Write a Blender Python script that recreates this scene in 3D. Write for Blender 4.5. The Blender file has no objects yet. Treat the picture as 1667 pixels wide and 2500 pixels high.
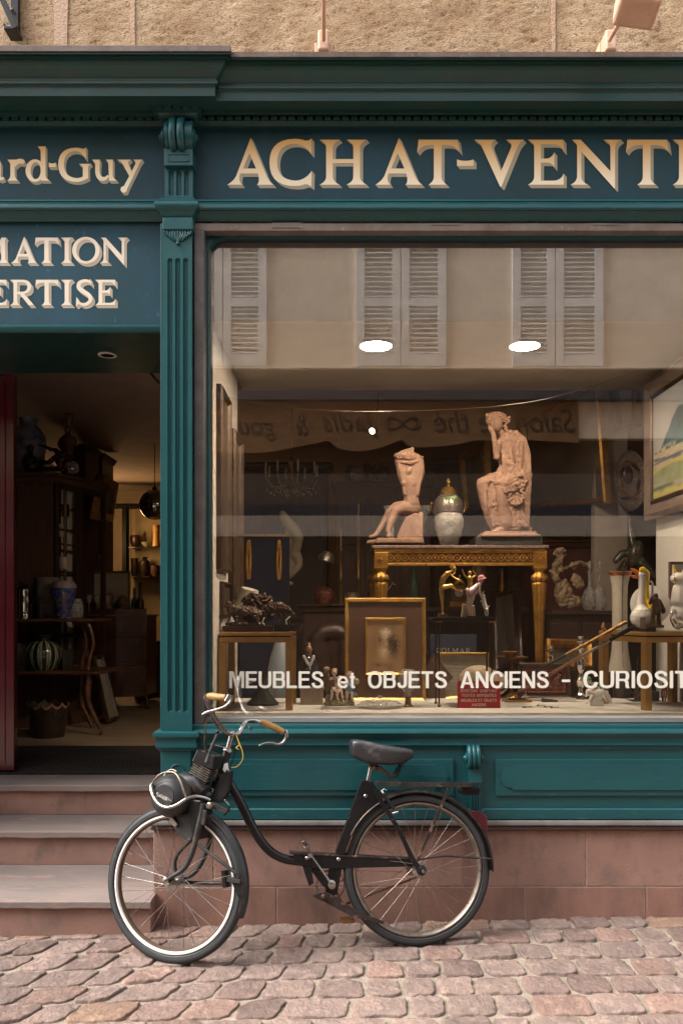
import bpy, bmesh, math, random
from math import sin, cos, pi, radians as R
from mathutils import Vector as V, Matrix, noise, geometry
scene = bpy.context.scene
# ---------------------------------------------------------------- camera, sky, sun, exposure
F, D, PX, PY, H = 2016.0, 3.6, 833.5, 1490.0, 1.36
cam = bpy.data.cameras.new('camera'); camo = bpy.data.objects.new('camera', cam)
scene.collection.objects.link(camo); scene.camera = camo
camo.location = (0, -D, H); camo.rotation_euler = (R(90), 0, 0)
cam.sensor_width = 36; cam.lens = F / 2500 * 36; cam.shift_y = 240 / 2500
cam.clip_start = .05; cam.clip_end = 2000
SUN_EL, SUN_AZ = R(48), R(268)      # azimuth measured from +Y towards +X
w = bpy.data.worlds.new('World'); scene.world = w; w.use_nodes = True
nt = w.node_tree; nt.nodes.clear()
sky = nt.nodes.new('ShaderNodeTexSky'); sky.sky_type = 'NISHITA'; sky.sun_disc = False
sky.sun_elevation = SUN_EL; sky.sun_rotation = SUN_AZ; sky.dust_density = 2.5
bg = nt.nodes.new('ShaderNodeBackground'); bg.inputs[1].default_value = .15
hs = nt.nodes.new('ShaderNodeHueSaturation'); hs.inputs['Saturation'].default_value = .25      # bright overcast: the cloud takes the blue out
wo = nt.nodes.new('ShaderNodeOutputWorld')
nt.links.new(sky.outputs[0], hs.inputs['Color']); nt.links.new(hs.outputs[0], bg.inputs[0]); nt.links.new(bg.outputs[0], wo.inputs[0])
sl = bpy.data.lights.new('sun', 'SUN'); sl.energy = 3.0; sl.angle = R(50); sl.color = (1, .95, .87)
slo = bpy.data.objects.new('sun', sl); scene.collection.objects.link(slo)
sd = V((sin(SUN_AZ) * cos(SUN_EL), cos(SUN_AZ) * cos(SUN_EL), sin(SUN_EL)))
slo.rotation_euler = sd.to_track_quat('Z', 'Y').to_euler()
scene.view_settings.view_transform = 'Standard'; scene.view_settings.look = 'None'
scene.view_settings.exposure = 1.95; scene.view_settings.gamma = 1
cy = scene.cycles
cy.use_denoising = True; cy.max_bounces = 8; cy.diffuse_bounces = 4; cy.glossy_bounces = 4
cy.transparent_max_bounces = 12; cy.caustics_reflective = False; cy.caustics_refractive = False
cy.sample_clamp_indirect = 6
# ---------------------------------------------------------------- helpers
rnd = random.Random(7)
ORG = {}
def W(px, py, Y=0.0):
    d = D + Y
    return V(((px - PX) * d / F, Y, H - (py - PY) * d / F))
def zz(py, Y=0.0): return H - (py - PY) * (D + Y) / F
def xx(px, Y=0.0): return (px - PX) * (D + Y) / F
def u(Y=0.0): return (D + Y) / F            # metres per pixel at depth Y
def tag(o, label=None, cat=None, group=None, kind=None):
    if label: o['label'] = label
    if cat: o['category'] = cat
    if group: o['group'] = group
    if kind: o['kind'] = kind
    return o
def thing(name, label, cat, loc=(0, 0, 0), group=None):
    o = bpy.data.objects.new(name, None); scene.collection.objects.link(o)
    o.location = loc; o.empty_display_size = .05; ORG[o.name] = V(loc)
    return tag(o, label, cat, group)
def sett(o, label, cat='setting'): return tag(o, label, cat, kind='structure')
class MB:
    def __init__(s): s.v = []; s.f = []
    def add(s, vs, fs):
        n = len(s.v); s.v += [V(p) for p in vs]; s.f += [tuple(i + n for i in f) for f in fs]; return s
    def box(s, x0, x1, y0, y1, z0, z1):
        return s.add([(x, y, z) for z in (z0, z1) for y in (y0, y1) for x in (x0, x1)],
                     [(0, 2, 3, 1), (4, 5, 7, 6), (0, 1, 5, 4), (2, 6, 7, 3), (0, 4, 6, 2), (1, 3, 7, 5)])
    def obox(s, c, ax, ay, az):
        c, ax, ay, az = V(c), V(ax), V(ay), V(az)
        return s.add([c + i * ax + j * ay + k * az for k in (-1, 1) for j in (-1, 1) for i in (-1, 1)],
                     [(0, 2, 3, 1), (4, 5, 7, 6), (0, 1, 5, 4), (2, 6, 7, 3), (0, 4, 6, 2), (1, 3, 7, 5)])
    def prism(s, pts, vec):
        n = len(pts); pts = [V(p) for p in pts]; vec = V(vec)
        tr = geometry.tessellate_polygon([pts])
        fs = [tuple(t) for t in tr] + [tuple(i + n for i in t[::-1]) for t in tr]
        fs += [(i, (i + 1) % n, (i + 1) % n + n, i + n) for i in range(n)]
        return s.add(pts + [p + vec for p in pts], fs)
    def tube(s, path, r, n=10, caps=True, flat=None):
        path = [V(p) for p in path]; m = len(path)
        rs = r if isinstance(r, (list, tuple)) else [r] * m
        t0 = (path[1] - path[0]).normalized()
        up = V((0, 0, 1)) if abs(t0.z) < .9 else V((0, 1, 0))
        nrm = (up - up.dot(t0) * t0).normalized(); vs = []
        for i, p in enumerate(path):
            a, b = path[max(i - 1, 0)], path[min(i + 1, m - 1)]
            t = (b - a).normalized() if (b - a).length > 1e-9 else t0
            nrm = (nrm - nrm.dot(t) * t).normalized(); bi = t.cross(nrm)
            for k in range(n):
                a_ = 2 * pi * k / n
                vs.append(p + rs[i] * (cos(a_) * nrm * (flat or 1) + sin(a_) * bi))
        fs = [(i * n + k, i * n + (k + 1) % n, (i + 1) * n + (k + 1) % n, (i + 1) * n + k) for i in range(m - 1) for k in range(n)]
        if caps: fs += [tuple(range(n))[::-1], tuple((m - 1) * n + k for k in range(n))]
        return s.add(vs, fs)
    def lathe(s, prof, c=(0, 0, 0), n=28, axis=None, ripple=None, sq=(1, 1)):
        """prof: (radius, height) bottom to top"""
        c = V(c); q = V(axis).to_track_quat('Z', 'Y') if axis is not None else None; vs = []
        for (r, h) in prof:
            for k in range(n):
                a = 2 * pi * k / n; rr = r * (1 + (ripple[1] * cos(ripple[0] * a) if ripple else 0))
                p = V((rr * cos(a) * sq[0], rr * sin(a) * sq[1], h)); vs.append(c + (q @ p if q else p))
        m = len(prof)
        fs = [(i * n + k, i * n + (k + 1) % n, (i + 1) * n + (k + 1) % n, (i + 1) * n + k) for i in range(m - 1) for k in range(n)]
        if prof[0][0] > 1e-5: fs.append(tuple(range(n))[::-1])
        if prof[-1][0] > 1e-5: fs.append(tuple((m - 1) * n + k for k in range(n)))
        return s.add(vs, fs)
    def ball(s, c, rx, ry=None, rz=None, n=14, rot=None):
        ry = rx if ry is None else ry; rz = rx if rz is None else rz; c = V(c); vs = []; h = n // 2
        for i in range(1, h):
            t = pi * i / h
            for k in range(n):
                a = 2 * pi * k / n; p = V((rx * sin(t) * cos(a), ry * sin(t) * sin(a), -rz * cos(t)))
                vs.append(p)
        nb = len(vs); vs += [V((0, 0, -rz)), V((0, 0, rz))]
        if rot is not None: vs = [rot @ p for p in vs]
        fs = [(i * n + k, i * n + (k + 1) % n, (i + 1) * n + (k + 1) % n, (i + 1) * n + k) for i in range(h - 2) for k in range(n)]
        fs += [(nb, (k + 1) % n, k) for k in range(n)] + [(nb + 1, (h - 2) * n + k, (h - 2) * n + (k + 1) % n) for k in range(n)]
        return s.add([p + c for p in vs], fs)
    def mould(s, path, prof, caps=True):
        """sweep profile (out, z) along plan path (x, y); outward is to the right of travel"""
        path = [V((p[0], p[1])) for p in path]; m = len(path); k = len(prof); vs = []
        nm = []
        for i in range(m - 1):
            d_ = (path[i + 1] - path[i]).normalized(); nm.append(V((d_.y, -d_.x)))
        for i, p in enumerate(path):
            if i == 0: o = nm[0]
            elif i == m - 1: o = nm[-1]
            else:
                o = nm[i - 1] + nm[i]; o = o / max(o.dot(nm[i]), .2)
            vs += [(p.x + o.x * a, p.y + o.y * a, z) for a, z in prof]
        fs = [(i * k + j, i * k + (j + 1) % k, (i + 1) * k + (j + 1) % k, (i + 1) * k + j) for i in range(m - 1) for j in range(k)]
        n0 = len(s.v); s.add(vs, fs)
        if caps:
            for i in (0, m - 1):
                tr = geometry.tessellate_polygon([[V(vs[i * k + j]) for j in range(k)]])
                s.f += [tuple(n0 + i * k + q for q in t) for t in tr]
        return s
    def build(s, name, mat, parent=None, smooth=False, bevel=0, label=None, angle=35, seg=2):
        org = ORG.get(parent.name, V((0, 0, 0))) if parent else V((0, 0, 0))
        me = bpy.data.meshes.new(name); me.from_pydata([p - org for p in s.v], [], s.f); me.validate()
        bm = bmesh.new(); bm.from_mesh(me); bmesh.ops.recalc_face_normals(bm, faces=bm.faces)
        bm.to_mesh(me); bm.free()
        me.materials.append(mat)
        if smooth:
            for p in me.polygons: p.use_smooth = True
            if angle < 180: me.set_sharp_from_angle(angle=R(angle))
        o = bpy.data.objects.new(name, me); scene.collection.objects.link(o)
        if parent: o.parent = parent
        ORG[o.name] = org
        if bevel:
            b = o.modifiers.new('bevel', 'BEVEL'); b.width = bevel; b.segments = seg; b.limit_method = 'ANGLE'; b.angle_limit = R(40)
        if label: o['label'] = label
        return o
def crv(pts, n=6):
    """Catmull-Rom through points (any dimension)"""
    pts = [tuple(p) for p in pts]; out = []
    P = [pts[0]] + pts + [pts[-1]]
    for i in range(1, len(P) - 2):
        for k in range(n):
            t = k / n
            out.append(tuple(.5 * (2 * b + (c - a) * t + (2 * a - 5 * b + 4 * c - d_) * t * t + (3 * b - a - 3 * c + d_) * t ** 3)
                             for a, b, c, d_ in zip(P[i - 1], P[i], P[i + 1], P[i + 2])))
    out.append(pts[-1]); return out
# ---------------------------------------------------------------- materials
MT = {}
def mat(name, c, r=.5, m=0., c2=None, sc=6., det=6., th=(.35, .65), bump=0., bsc=60., c3=None, sc3=30., th3=(.55, .7), coat=0., emit=0., trans=0., ior=1.45, alpha=1., rv=.0, bdist=.01, stretch=None, spec=None):
    M_ = bpy.data.materials.new(name); M_.use_nodes = True; t = M_.node_tree; N = t.nodes; L = t.links
    b = N['Principled BSDF']; b.inputs['Roughness'].default_value = r; b.inputs['Metallic'].default_value = m
    b.inputs['Base Color'].default_value = (*c, 1)
    if spec is not None: b.inputs['Specular IOR Level'].default_value = spec
    if coat: b.inputs['Coat Weight'].default_value = coat; b.inputs['Coat Roughness'].default_value = .15
    if trans: b.inputs['Transmission Weight'].default_value = trans; b.inputs['IOR'].default_value = ior
    if emit: b.inputs['Emission Color'].default_value = (*c, 1); b.inputs['Emission Strength'].default_value = emit
    if alpha < 1: b.inputs['Alpha'].default_value = alpha
    tc = N.new('ShaderNodeTexCoord'); co = tc.outputs['Object']
    if stretch:
        mp = N.new('ShaderNodeMapping'); mp.inputs['Scale'].default_value = stretch; L.new(co, mp.inputs[0]); co = mp.outputs[0]
    def ns(scale, d_=6.):
        n = N.new('ShaderNodeTexNoise'); n.inputs['Scale'].default_value = scale; n.inputs['Detail'].default_value = d_
        n.inputs['Roughness'].default_value = .62; L.new(co, n.inputs['Vector']); return n
    def ramp(src, a, b_):
        q = N.new('ShaderNodeMapRange'); q.inputs['From Min'].default_value = a; q.inputs['From Max'].default_value = b_; L.new(src, q.inputs['Value']); return q.outputs[0]
    def mix(f, a, b_):
        q = N.new('ShaderNodeMix'); q.data_type = 'RGBA'; L.new(f, q.inputs[0])
        for s_, i in ((a, 6), (b_, 7)):
            if isinstance(s_, tuple): q.inputs[i].default_value = (*s_, 1)
            else: L.new(s_, q.inputs[i])
        return q.outputs[2]
    if c2 is None: c2 = tuple(x * .8 for x in c)
    n1 = ns(sc, det); f1 = ramp(n1.outputs['Fac'], *th); col = mix(f1, c, c2)
    if c3: n3 = ns(sc3, 8.); col = mix(ramp(n3.outputs['Fac'], *th3), col, c3)
    L.new(col, b.inputs['Base Color'])
    if rv:
        q = N.new('ShaderNodeMapRange'); q.inputs['To Min'].default_value = max(r - rv, .02); q.inputs['To Max'].default_value = r + rv
        L.new(ns(sc * 3).outputs['Fac'], q.inputs['Value']); L.new(q.outputs[0], b.inputs['Roughness'])
    if bump:
        bp = N.new('ShaderNodeBump'); bp.inputs['Strength'].default_value = bump; bp.inputs['Distance'].default_value = bdist
        L.new(ns(bsc, 8.).outputs['Fac'], bp.inputs['Height']); L.new(bp.outputs[0], b.inputs['Normal'])
    MT[name] = M_; M_['_c'] = 1; return M_
def sub(m_): return m_.node_tree.nodes, m_.node_tree.links
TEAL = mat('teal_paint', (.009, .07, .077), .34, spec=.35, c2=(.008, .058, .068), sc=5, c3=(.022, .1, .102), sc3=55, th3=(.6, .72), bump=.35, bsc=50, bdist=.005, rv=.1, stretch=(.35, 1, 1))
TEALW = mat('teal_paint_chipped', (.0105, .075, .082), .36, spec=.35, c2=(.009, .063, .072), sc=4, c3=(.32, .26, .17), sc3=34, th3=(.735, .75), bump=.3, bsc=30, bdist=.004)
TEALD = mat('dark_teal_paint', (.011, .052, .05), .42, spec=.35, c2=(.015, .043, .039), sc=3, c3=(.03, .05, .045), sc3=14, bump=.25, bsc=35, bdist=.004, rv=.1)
BOARD = mat('sign_board_paint', (.012, .04, .048), .5, spec=.25, c2=(.012, .05, .078), sc=2.2, th=(.4, .62), c3=(.04, .1, .15), sc3=38, th3=(.66, .75), bump=.12, bsc=90, bdist=.003, stretch=(1, 1, .5))
BOARDB = mat('blue_board_paint', (.016, .062, .095), .5, spec=.25, c2=(.014, .052, .07), sc=2.6, th=(.4, .62), c3=(.05, .14, .21), sc3=42, th3=(.63, .74), bump=.12, bsc=90, bdist=.003, stretch=(1.4, 1, .5))
STONE_W = mat('rough_sandstone', (.7, .5, .31), .95, c2=(.46, .28, .15), sc=5, c3=(.26, .16, .085), sc3=80, th3=(.55, .66), bump=1., bsc=150, bdist=.03)
MORTAR_W = mat('pink_mortar', (.46, .32, .235), .95, c2=(.4, .26, .18), sc=9, bump=.8, bsc=90, bdist=.01)
STONE_P = mat('pink_sandstone', (.33, .19, .15), .85, c2=(.255, .145, .115), sc=3.5, c3=(.18, .12, .1), sc3=9, th3=(.52, .72), bump=.6, bsc=120, bdist=.006, stretch=(1.4, 1.4, .9))
STONE_D = mat('damp_pink_sandstone', (.28, .145, .11), .85, c2=(.15, .085, .065), sc=2.6, th=(.42, .66), c3=(.23, .13, .1), sc3=20, bump=.5, bsc=130, bdist=.006, stretch=(1.6, 1.5, .8))
TREAD = mat('worn_step_stone', (.27, .205, .18), .8, c2=(.185, .15, .138), sc=2.5, c3=(.32, .2, .16), sc3=9, th3=(.55, .7), bump=.5, bsc=50, bdist=.005, stretch=(.6, 1.5, 1))
COB = mat('cobble_stone', (.245, .17, .142), .8, c2=(.165, .118, .103), sc=7, c3=(.32, .235, .195), sc3=26, th3=(.52, .7), bump=.9, bsc=45, bdist=.018)
N_, L_ = sub(COB)
at = N_.new('ShaderNodeAttribute'); at.attribute_name = 'tint'
bs = N_['Principled BSDF']; src = bs.inputs['Base Color'].links[0].from_socket
mx = N_.new('ShaderNodeMix'); mx.data_type = 'RGBA'; mx.blend_type = 'MULTIPLY'; mx.inputs[0].default_value = 1
L_.new(src, mx.inputs[6]); L_.new(at.outputs['Color'], mx.inputs[7]); L_.new(mx.outputs[2], bs.inputs['Base Color'])
SAND = mat('joint_sand', (.38, .31, .25), .95, c2=(.26, .21, .165), sc=14, c3=(.48, .4, .33), sc3=120, th3=(.6, .68), bump=1., bsc=150, bdist=.012)
ZINC = mat('weathered_zinc', (.2, .17, .15), .55, .3, c2=(.13, .1, .085), sc=9, c3=(.3, .27, .24), sc3=60, th3=(.6, .7), bump=.2, bsc=60, bdist=.003)
ZINCG = mat('grey_zinc_rail', (.105, .095, .09), .5, .45, c2=(.07, .062, .06), sc=12, c3=(.24, .22, .21), sc3=90, th3=(.62, .7), bump=.2, bsc=120, bdist=.002)
LEAD = mat('lead_sill', (.2, .195, .19), .5, .2, c2=(.13, .11, .1), sc=5, bump=.3, bsc=30, bdist=.004)
PURPLE = mat('purple_brown_paint', (.09, .05, .05), .4, c2=(.06, .035, .035))
CREAMP = mat('cream_interior_paint', (.72, .66, .6), .7, c2=(.66, .6, .54), bump=.1)
WHITEP = mat('white_display_paint', (.72, .7, .66), .6, c2=(.66, .64, .6), sc=4, c3=(.4, .36, .32), sc3=60, th3=(.72, .76))
LET_G = mat('gilded_letter_paint', (.78, .62, .4), .5, c2=(.7, .54, .33), sc=8)
LET_C = mat('cream_letter_paint', (.78, .7, .58), .5, c2=(.7, .62, .5), sc=8)
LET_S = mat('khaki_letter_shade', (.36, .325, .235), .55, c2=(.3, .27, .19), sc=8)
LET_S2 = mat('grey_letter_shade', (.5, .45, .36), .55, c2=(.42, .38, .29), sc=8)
LET_W = mat('white_vinyl', (.72, .7, .62), .6, c2=(.68, .66, .58))
BLK = mat('black_enamel', (.006, .006, .007), .33, spec=.35, c2=(.011, .0105, .0105), sc=20, c3=(.1, .07, .055), sc3=34, th3=(.66, .72), bump=.15, bsc=60, bdist=.002, rv=.12)
BLKR = mat('black_enamel_rusty', (.012, .01, .01), .42, spec=.35, c2=(.04, .028, .024), sc=24, c3=(.2, .11, .075), sc3=26, th3=(.57, .66), bump=.2, bsc=70, bdist=.002)
BLKG = mat('dusty_grey_enamel', (.026, .026, .028), .45, spec=.4, c2=(.016, .016, .017), sc=9, c3=(.075, .062, .05), sc3=14, th3=(.56, .7))
RUB = mat('tyre_rubber', (.034, .036, .039), .55, spec=.4, c2=(.03, .031, .033), sc=16, c3=(.085, .08, .072), sc3=30, th3=(.6, .75), bump=.15, bsc=60, bdist=.002)
SIL = mat('worn_chrome', (.42, .4, .38), .26, .95, c2=(.25, .23, .215), sc=16, c3=(.18, .1, .06), sc3=40, th3=(.66, .72), rv=.1)
SILD = mat('dull_steel', (.3, .26, .22), .42, .8, c2=(.2, .16, .13), sc=18, c3=(.14, .07, .04), sc3=30, th3=(.58, .68))
RUST = mat('rusty_steel', (.15, .075, .045), .7, .4, c2=(.08, .045, .03), sc=40)
WRIM = mat('white_rim_paint', (.78, .74, .7), .4, c2=(.7, .64, .58), sc=12, c3=(.34, .17, .05), sc3=7, th3=(.62, .66))
GRIP = mat('tan_grip', (.34, .21, .07), .55, c2=(.22, .12, .035), sc=40, bump=.5, bsc=160, bdist=.002)
YEL = mat('yellow_cord', (.65, .42, .06), .6)
REDL = mat('dark_red_lens', (.07, .006, .011), .35, c2=(.05, .007, .011))
LEATH = mat('black_saddle_leather', (.016, .016, .018), .34, spec=.45, c2=(.022, .022, .024), sc=9, c3=(.07, .068, .068), sc3=12, th3=(.58, .72), bump=.25, bsc=90, bdist=.002)
GOLD = mat('gilt_wood', (.5, .27, .06), .38, .75, c2=(.3, .14, .03), sc=14, c3=(.16, .07, .02), sc3=30, th3=(.56, .7), bump=.4, bsc=90, bdist=.003)
BRASS = mat('brushed_brass', (.46, .27, .09), .38, .75, c2=(.33, .18, .06), sc=8, rv=.1)
BRASSD = mat('aged_brass', (.3, .17, .06), .42, .8, c2=(.16, .09, .035), sc=20)
FRG = mat('gold_frame', (.62, .4, .12), .35, .7, c2=(.42, .24, .06), sc=14)
TERRA = mat('terracotta', (.3, .175, .12), .75, c2=(.22, .125, .085), sc=9, c3=(.38, .24, .17), sc3=14, bump=.5, bsc=70, bdist=.004)
MARB = mat('grey_brown_marble', (.24, .17, .15), .3, c2=(.12, .08, .07), sc=60, c3=(.4, .33, .3), sc3=90)
BRONZE = mat('dark_bronze', (.09, .055, .035), .36, .7, c2=(.035, .025, .02), sc=30, c3=(.2, .13, .08), sc3=40, th3=(.6, .7), bump=.5, bsc=90, bdist=.004)
GBR = mat('gilt_bronze', (.6, .38, .11), .28, .9, c2=(.4, .22, .06), sc=30)
POR = mat('white_porcelain', (.86, .85, .83), .15, c2=(.82, .8, .78), coat=.5)
FLESH = mat('tinted_porcelain', (.85, .7, .62), .2, c2=(.66, .5, .42), coat=.4)
OLIVEP = mat('mossy_porcelain', (.3, .2, .14), .3, c2=(.25, .3, .12), sc=60, c3=(.6, .45, .38), sc3=70, coat=.4)
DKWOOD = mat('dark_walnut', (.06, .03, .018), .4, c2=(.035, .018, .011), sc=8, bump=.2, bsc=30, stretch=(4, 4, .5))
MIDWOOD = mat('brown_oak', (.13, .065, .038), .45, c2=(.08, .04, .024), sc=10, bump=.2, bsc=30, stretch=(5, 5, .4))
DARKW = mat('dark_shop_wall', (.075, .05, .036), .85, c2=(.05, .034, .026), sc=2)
GLASSV = mat('crystal', (.6, .58, .55), .08, c2=(.45, .43, .4), sc=30, trans=.0, alpha=.45, bump=.6, bsc=60, bdist=.01, spec=.9)
SILV = mat('polished_silver', (.65, .62, .58), .12, 1., c2=(.5, .47, .44), sc=12)
FLOORW = mat('oak_floor', (.4, .3, .2), .5, c2=(.3, .21, .14), sc=5, bump=.1, stretch=(.5, 4, 1))
BLACKM = mat('matt_black', (.006, .006, .006), .8, spec=.15)
BLUEG = mat('pale_blue_glaze', (.32, .37, .42), .35, c2=(.26, .3, .35), sc=5)
CARVED = mat('carved_red_wood', (.2, .06, .035), .5, c2=(.12, .035, .02), sc=26, bump=1., bsc=50, bdist=.01)

def tintable(m_, lo=.82, hi=1.12):
    """each block of stone has its own tone"""
    N, L = sub(m_); b = N['Principled BSDF']; src = b.inputs['Base Color'].links[0].from_socket
    oi = N.new('ShaderNodeObjectInfo'); mr = N.new('ShaderNodeMapRange'); mr.inputs['To Min'].default_value = lo; mr.inputs['To Max'].default_value = hi
    L.new(oi.outputs['Random'], mr.inputs['Value']); hv = N.new('ShaderNodeHueSaturation'); L.new(mr.outputs[0], hv.inputs['Value']); L.new(src, hv.inputs['Color']); L.new(hv.outputs[0], b.inputs['Base Color'])
for m_ in (STONE_P, STONE_D): tintable(m_)
tintable(TREAD, .88, 1.08)
# gilded letters: yellow leaf kept at the top, washed out to cream lower down
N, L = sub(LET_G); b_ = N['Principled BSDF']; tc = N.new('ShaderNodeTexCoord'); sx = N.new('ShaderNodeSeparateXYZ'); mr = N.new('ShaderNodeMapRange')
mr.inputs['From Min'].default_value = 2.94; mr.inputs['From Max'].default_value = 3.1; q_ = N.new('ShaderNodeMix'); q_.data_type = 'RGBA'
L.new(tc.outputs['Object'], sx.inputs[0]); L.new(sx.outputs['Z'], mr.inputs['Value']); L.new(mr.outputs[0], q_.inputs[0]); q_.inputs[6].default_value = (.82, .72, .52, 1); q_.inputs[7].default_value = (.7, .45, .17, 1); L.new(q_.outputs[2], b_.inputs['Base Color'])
# canvases, prints and drawings: colour laid down point by point on a fine grid
PAINT = bpy.data.materials.new('painted_canvas'); PAINT.use_nodes = True; N, L = sub(PAINT)
pa = N.new('ShaderNodeAttribute'); pa.attribute_name = 'paint'; L.new(pa.outputs['Color'], N['Principled BSDF'].inputs['Base Color']); N['Principled BSDF'].inputs['Roughness'].default_value = .5
def painted(name, pos, colf, nx, ny, parent):
    org = ORG[parent.name]; me = bpy.data.meshes.new(name)
    me.from_pydata([V(pos(i / nx, j / ny)) - org for j in range(ny + 1) for i in range(nx + 1)], [], [(j * (nx + 1) + i, j * (nx + 1) + i + 1, (j + 1) * (nx + 1) + i + 1, (j + 1) * (nx + 1) + i) for j in range(ny) for i in range(nx)])
    ca = me.color_attributes.new('paint', 'FLOAT_COLOR', 'POINT')
    ca.data.foreach_set('color', [x for j in range(ny + 1) for i in range(nx + 1) for x in (*colf(i / nx, j / ny), 1)])
    me.materials.append(PAINT); o = bpy.data.objects.new(name, me); scene.collection.objects.link(o); o.parent = parent; ORG[o.name] = org; return o
def mixc(a, b, t): t = min(max(t, 0), 1); return tuple(x + (y - x) * t for x, y in zip(a, b))
def sstep(a, b, x): t = min(max((x - a) / (b - a), 0), 1); return t * t * (3 - 2 * t)
def nz2(x, y, s=0.): return noise.noise(V((x, y, s)))
def paint_landscape(u_, v):
    sky_ = mixc((.42, .42, .42), (.24, .27, .32), sstep(.1, 1, u_ + .3 * nz2(u_ * 3, v * 3)) * .8); sky_ = mixc(sky_, (.5, .42, .3), .5 * sstep(.1, .5, nz2(u_ * 2 + v * 3, v * 2, 4)))
    c = sky_; ridge = .42 + .36 * math.exp(-((u_ - .58) / .3) ** 2) + .03 * nz2(u_ * 9, 1); c = mixc(c, mixc((.05, .14, .17), (.03, .08, .1), sstep(.4, .7, v + .1 * nz2(u_ * 8, v * 8))), sstep(ridge + .01, ridge - .01, v))
    if v < .44: c = mixc((.42, .36, .25), (.5, .44, .32), .5 + nz2(u_ * 12, v * 30))
    for y0_, h_, cc in ((.37, .012, (.1, .11, .18)), (.33, .009, (.12, .13, .2)), (.28, .02, (.5, .43, .12))): c = mixc(c, cc, sstep(h_ * 1.4, h_ * .6, abs(v - y0_ - .02 * sin(u_ * 5 + y0_ * 40))))
    c = mixc(c, mixc((.2, .23, .13), (.3, .32, .2), .5 + nz2(u_ * 7, v * 14)), sstep(.25, .23, v - .05 * sin(u_ * 4)))
    c = mixc(c, (.36, .33, .27), sstep(.03, .01, abs(v - .13 + .06 * u_))); c = mixc(c, (.07, .11, .05), sstep(.02, .01, abs(v - .1)) * sstep(.5, .4, u_)); c = mixc(c, (.46, .4, .14), sstep(.08, .05, v + .03 * nz2(u_ * 8, 2)))
    c = mixc(c, (.5, .4, .28), sstep(.03, .02, abs(v - .46)) * sstep(.22, .18, abs(u_ - .3)) * (nz2(u_ * 30, v * 30) > -.1)); return c
def gs(u_, v, cx_, cy_, rx, ry): return math.exp(-((u_ - cx_) / rx) ** 2 - ((v - cy_) / ry) ** 2)
def paint_portrait(u_, v):
    p = (.4, .24, .115); n = nz2(u_ * 9, v * 22, 2); c = mixc(p, (.34, .2, .095), .5 + .5 * nz2(u_ * 3, v * 3))
    dark = 1.3 * gs(u_, v, .72, .52, .16, .2) + .6 * gs(u_, v, .34, .62, .05, .1) + .5 * gs(u_, v, .55, .85, .2, .05) + .55 * gs(u_, v, .32, .14, .18, .04) + .4 * gs(u_, v, .62, .1, .12, .07) + .3 * gs(u_, v, .2, .6, .1, .25)
    dark += .9 * gs(u_, v, .43, .635, .035, .012) + .8 * gs(u_, v, .57, .63, .04, .012) + .6 * gs(u_, v, .46, .56, .015, .03) + .5 * gs(u_, v, .49, .5, .06, .01) + .35 * gs(u_, v, .64, .6, .04, .1)
    c = mixc(c, (.05, .03, .02), dark * (1.0 + 1.0 * nz2(u_ * 16, v * 34, 2))); light = 1.1 * gs(u_, v, .5, .78, .13, .07) + .6 * gs(u_, v, .45, .38, .13, .12) + .5 * gs(u_, v, .48, .68, .08, .06) + .35 * gs(u_, v, .5, .57, .05, .05)
    return mixc(c, (.85, .7, .52), light * (.7 + 1.2 * abs(n)))
def paint_dark(u_, v):
    c = mixc((.05, .038, .026), (.13, .09, .05), .5 + nz2(u_ * 4, v * 4)); c = mixc(c, (.24, .17, .09), .7 * sstep(.15, .5, nz2(u_ * 3, v * 2, 5))); return mixc(c, (.05, .06, .05), sstep(.35, .2, v))
def paint_children(u_, v):
    c = mixc((.55, .47, .36), (.45, .38, .27), .5 + nz2(u_ * 4, v * 3)); c = mixc(c, (.2, .13, .09), .8 * max(gs(u_, v, .3, .3, .1, .16), gs(u_, v, .55, .35, .12, .2), gs(u_, v, .8, .28, .1, .16))); return mixc(c, (.14, .09, .05), sstep(.2, .05, v))
# ---------------------------------------------------------------- lettering
def flat(pts):
    """points; a third value marks a quadratic control point"""
    n = len(pts); out = []; full = []
    for i, p in enumerate(pts):
        q = pts[(i + 1) % n]; full.append(p)
        if len(p) == 3 and len(q) == 3: full.append(((p[0] + q[0]) / 2, (p[1] + q[1]) / 2))
    n = len(full)
    for i, p in enumerate(full):
        if len(p) == 2: out.append((p[0], p[1]))
        else:
            a, b = full[i - 1], full[(i + 1) % n]
            for k in range(1, 7):
                t = k / 7; out.append(((1 - t) ** 2 * a[0] + 2 * t * (1 - t) * p[0] + t * t * b[0], (1 - t) ** 2 * a[1] + 2 * t * (1 - t) * p[1] + t * t * b[1]))
    return out
def o_(x, y): return (x, y, 1)
def stem(x, h=100, w=15, l=15, top=1, bot=1, rt=15):
    a, b = x, x + w; p = []
    p += [(a - l, h), (b + rt, h), o_(b, h - 7), (b, h - 18)] if top else [(a, h), (b, h)]
    p += [(b, 18), o_(b, 7), (b + rt, 0), (a - l, 0), o_(a, 7), (a, 18)] if bot else [(b, 0), (a, 0)]
    if top: p += [(a, h - 18), o_(a, h - 7)]
    return p
def ell(cx, cy_, rx, ry, n=36): return [(cx + rx * cos(2 * pi * k / n), cy_ + ry * sin(2 * pi * k / n)) for k in range(n)]
def stroke(pts, n=7):
    c = crv(pts, n); L, R_ = [], []
    for i, p in enumerate(c):
        a, b = c[max(i - 1, 0)], c[min(i + 1, len(c) - 1)]; dx, dy = b[0] - a[0], b[1] - a[1]; q = math.hypot(dx, dy) or 1
        L.append((p[0] - dy / q * p[2] / 2, p[1] + dx / q * p[2] / 2)); R_.append((p[0] + dy / q * p[2] / 2, p[1] - dx / q * p[2] / 2))
    return L + R_[::-1]
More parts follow.
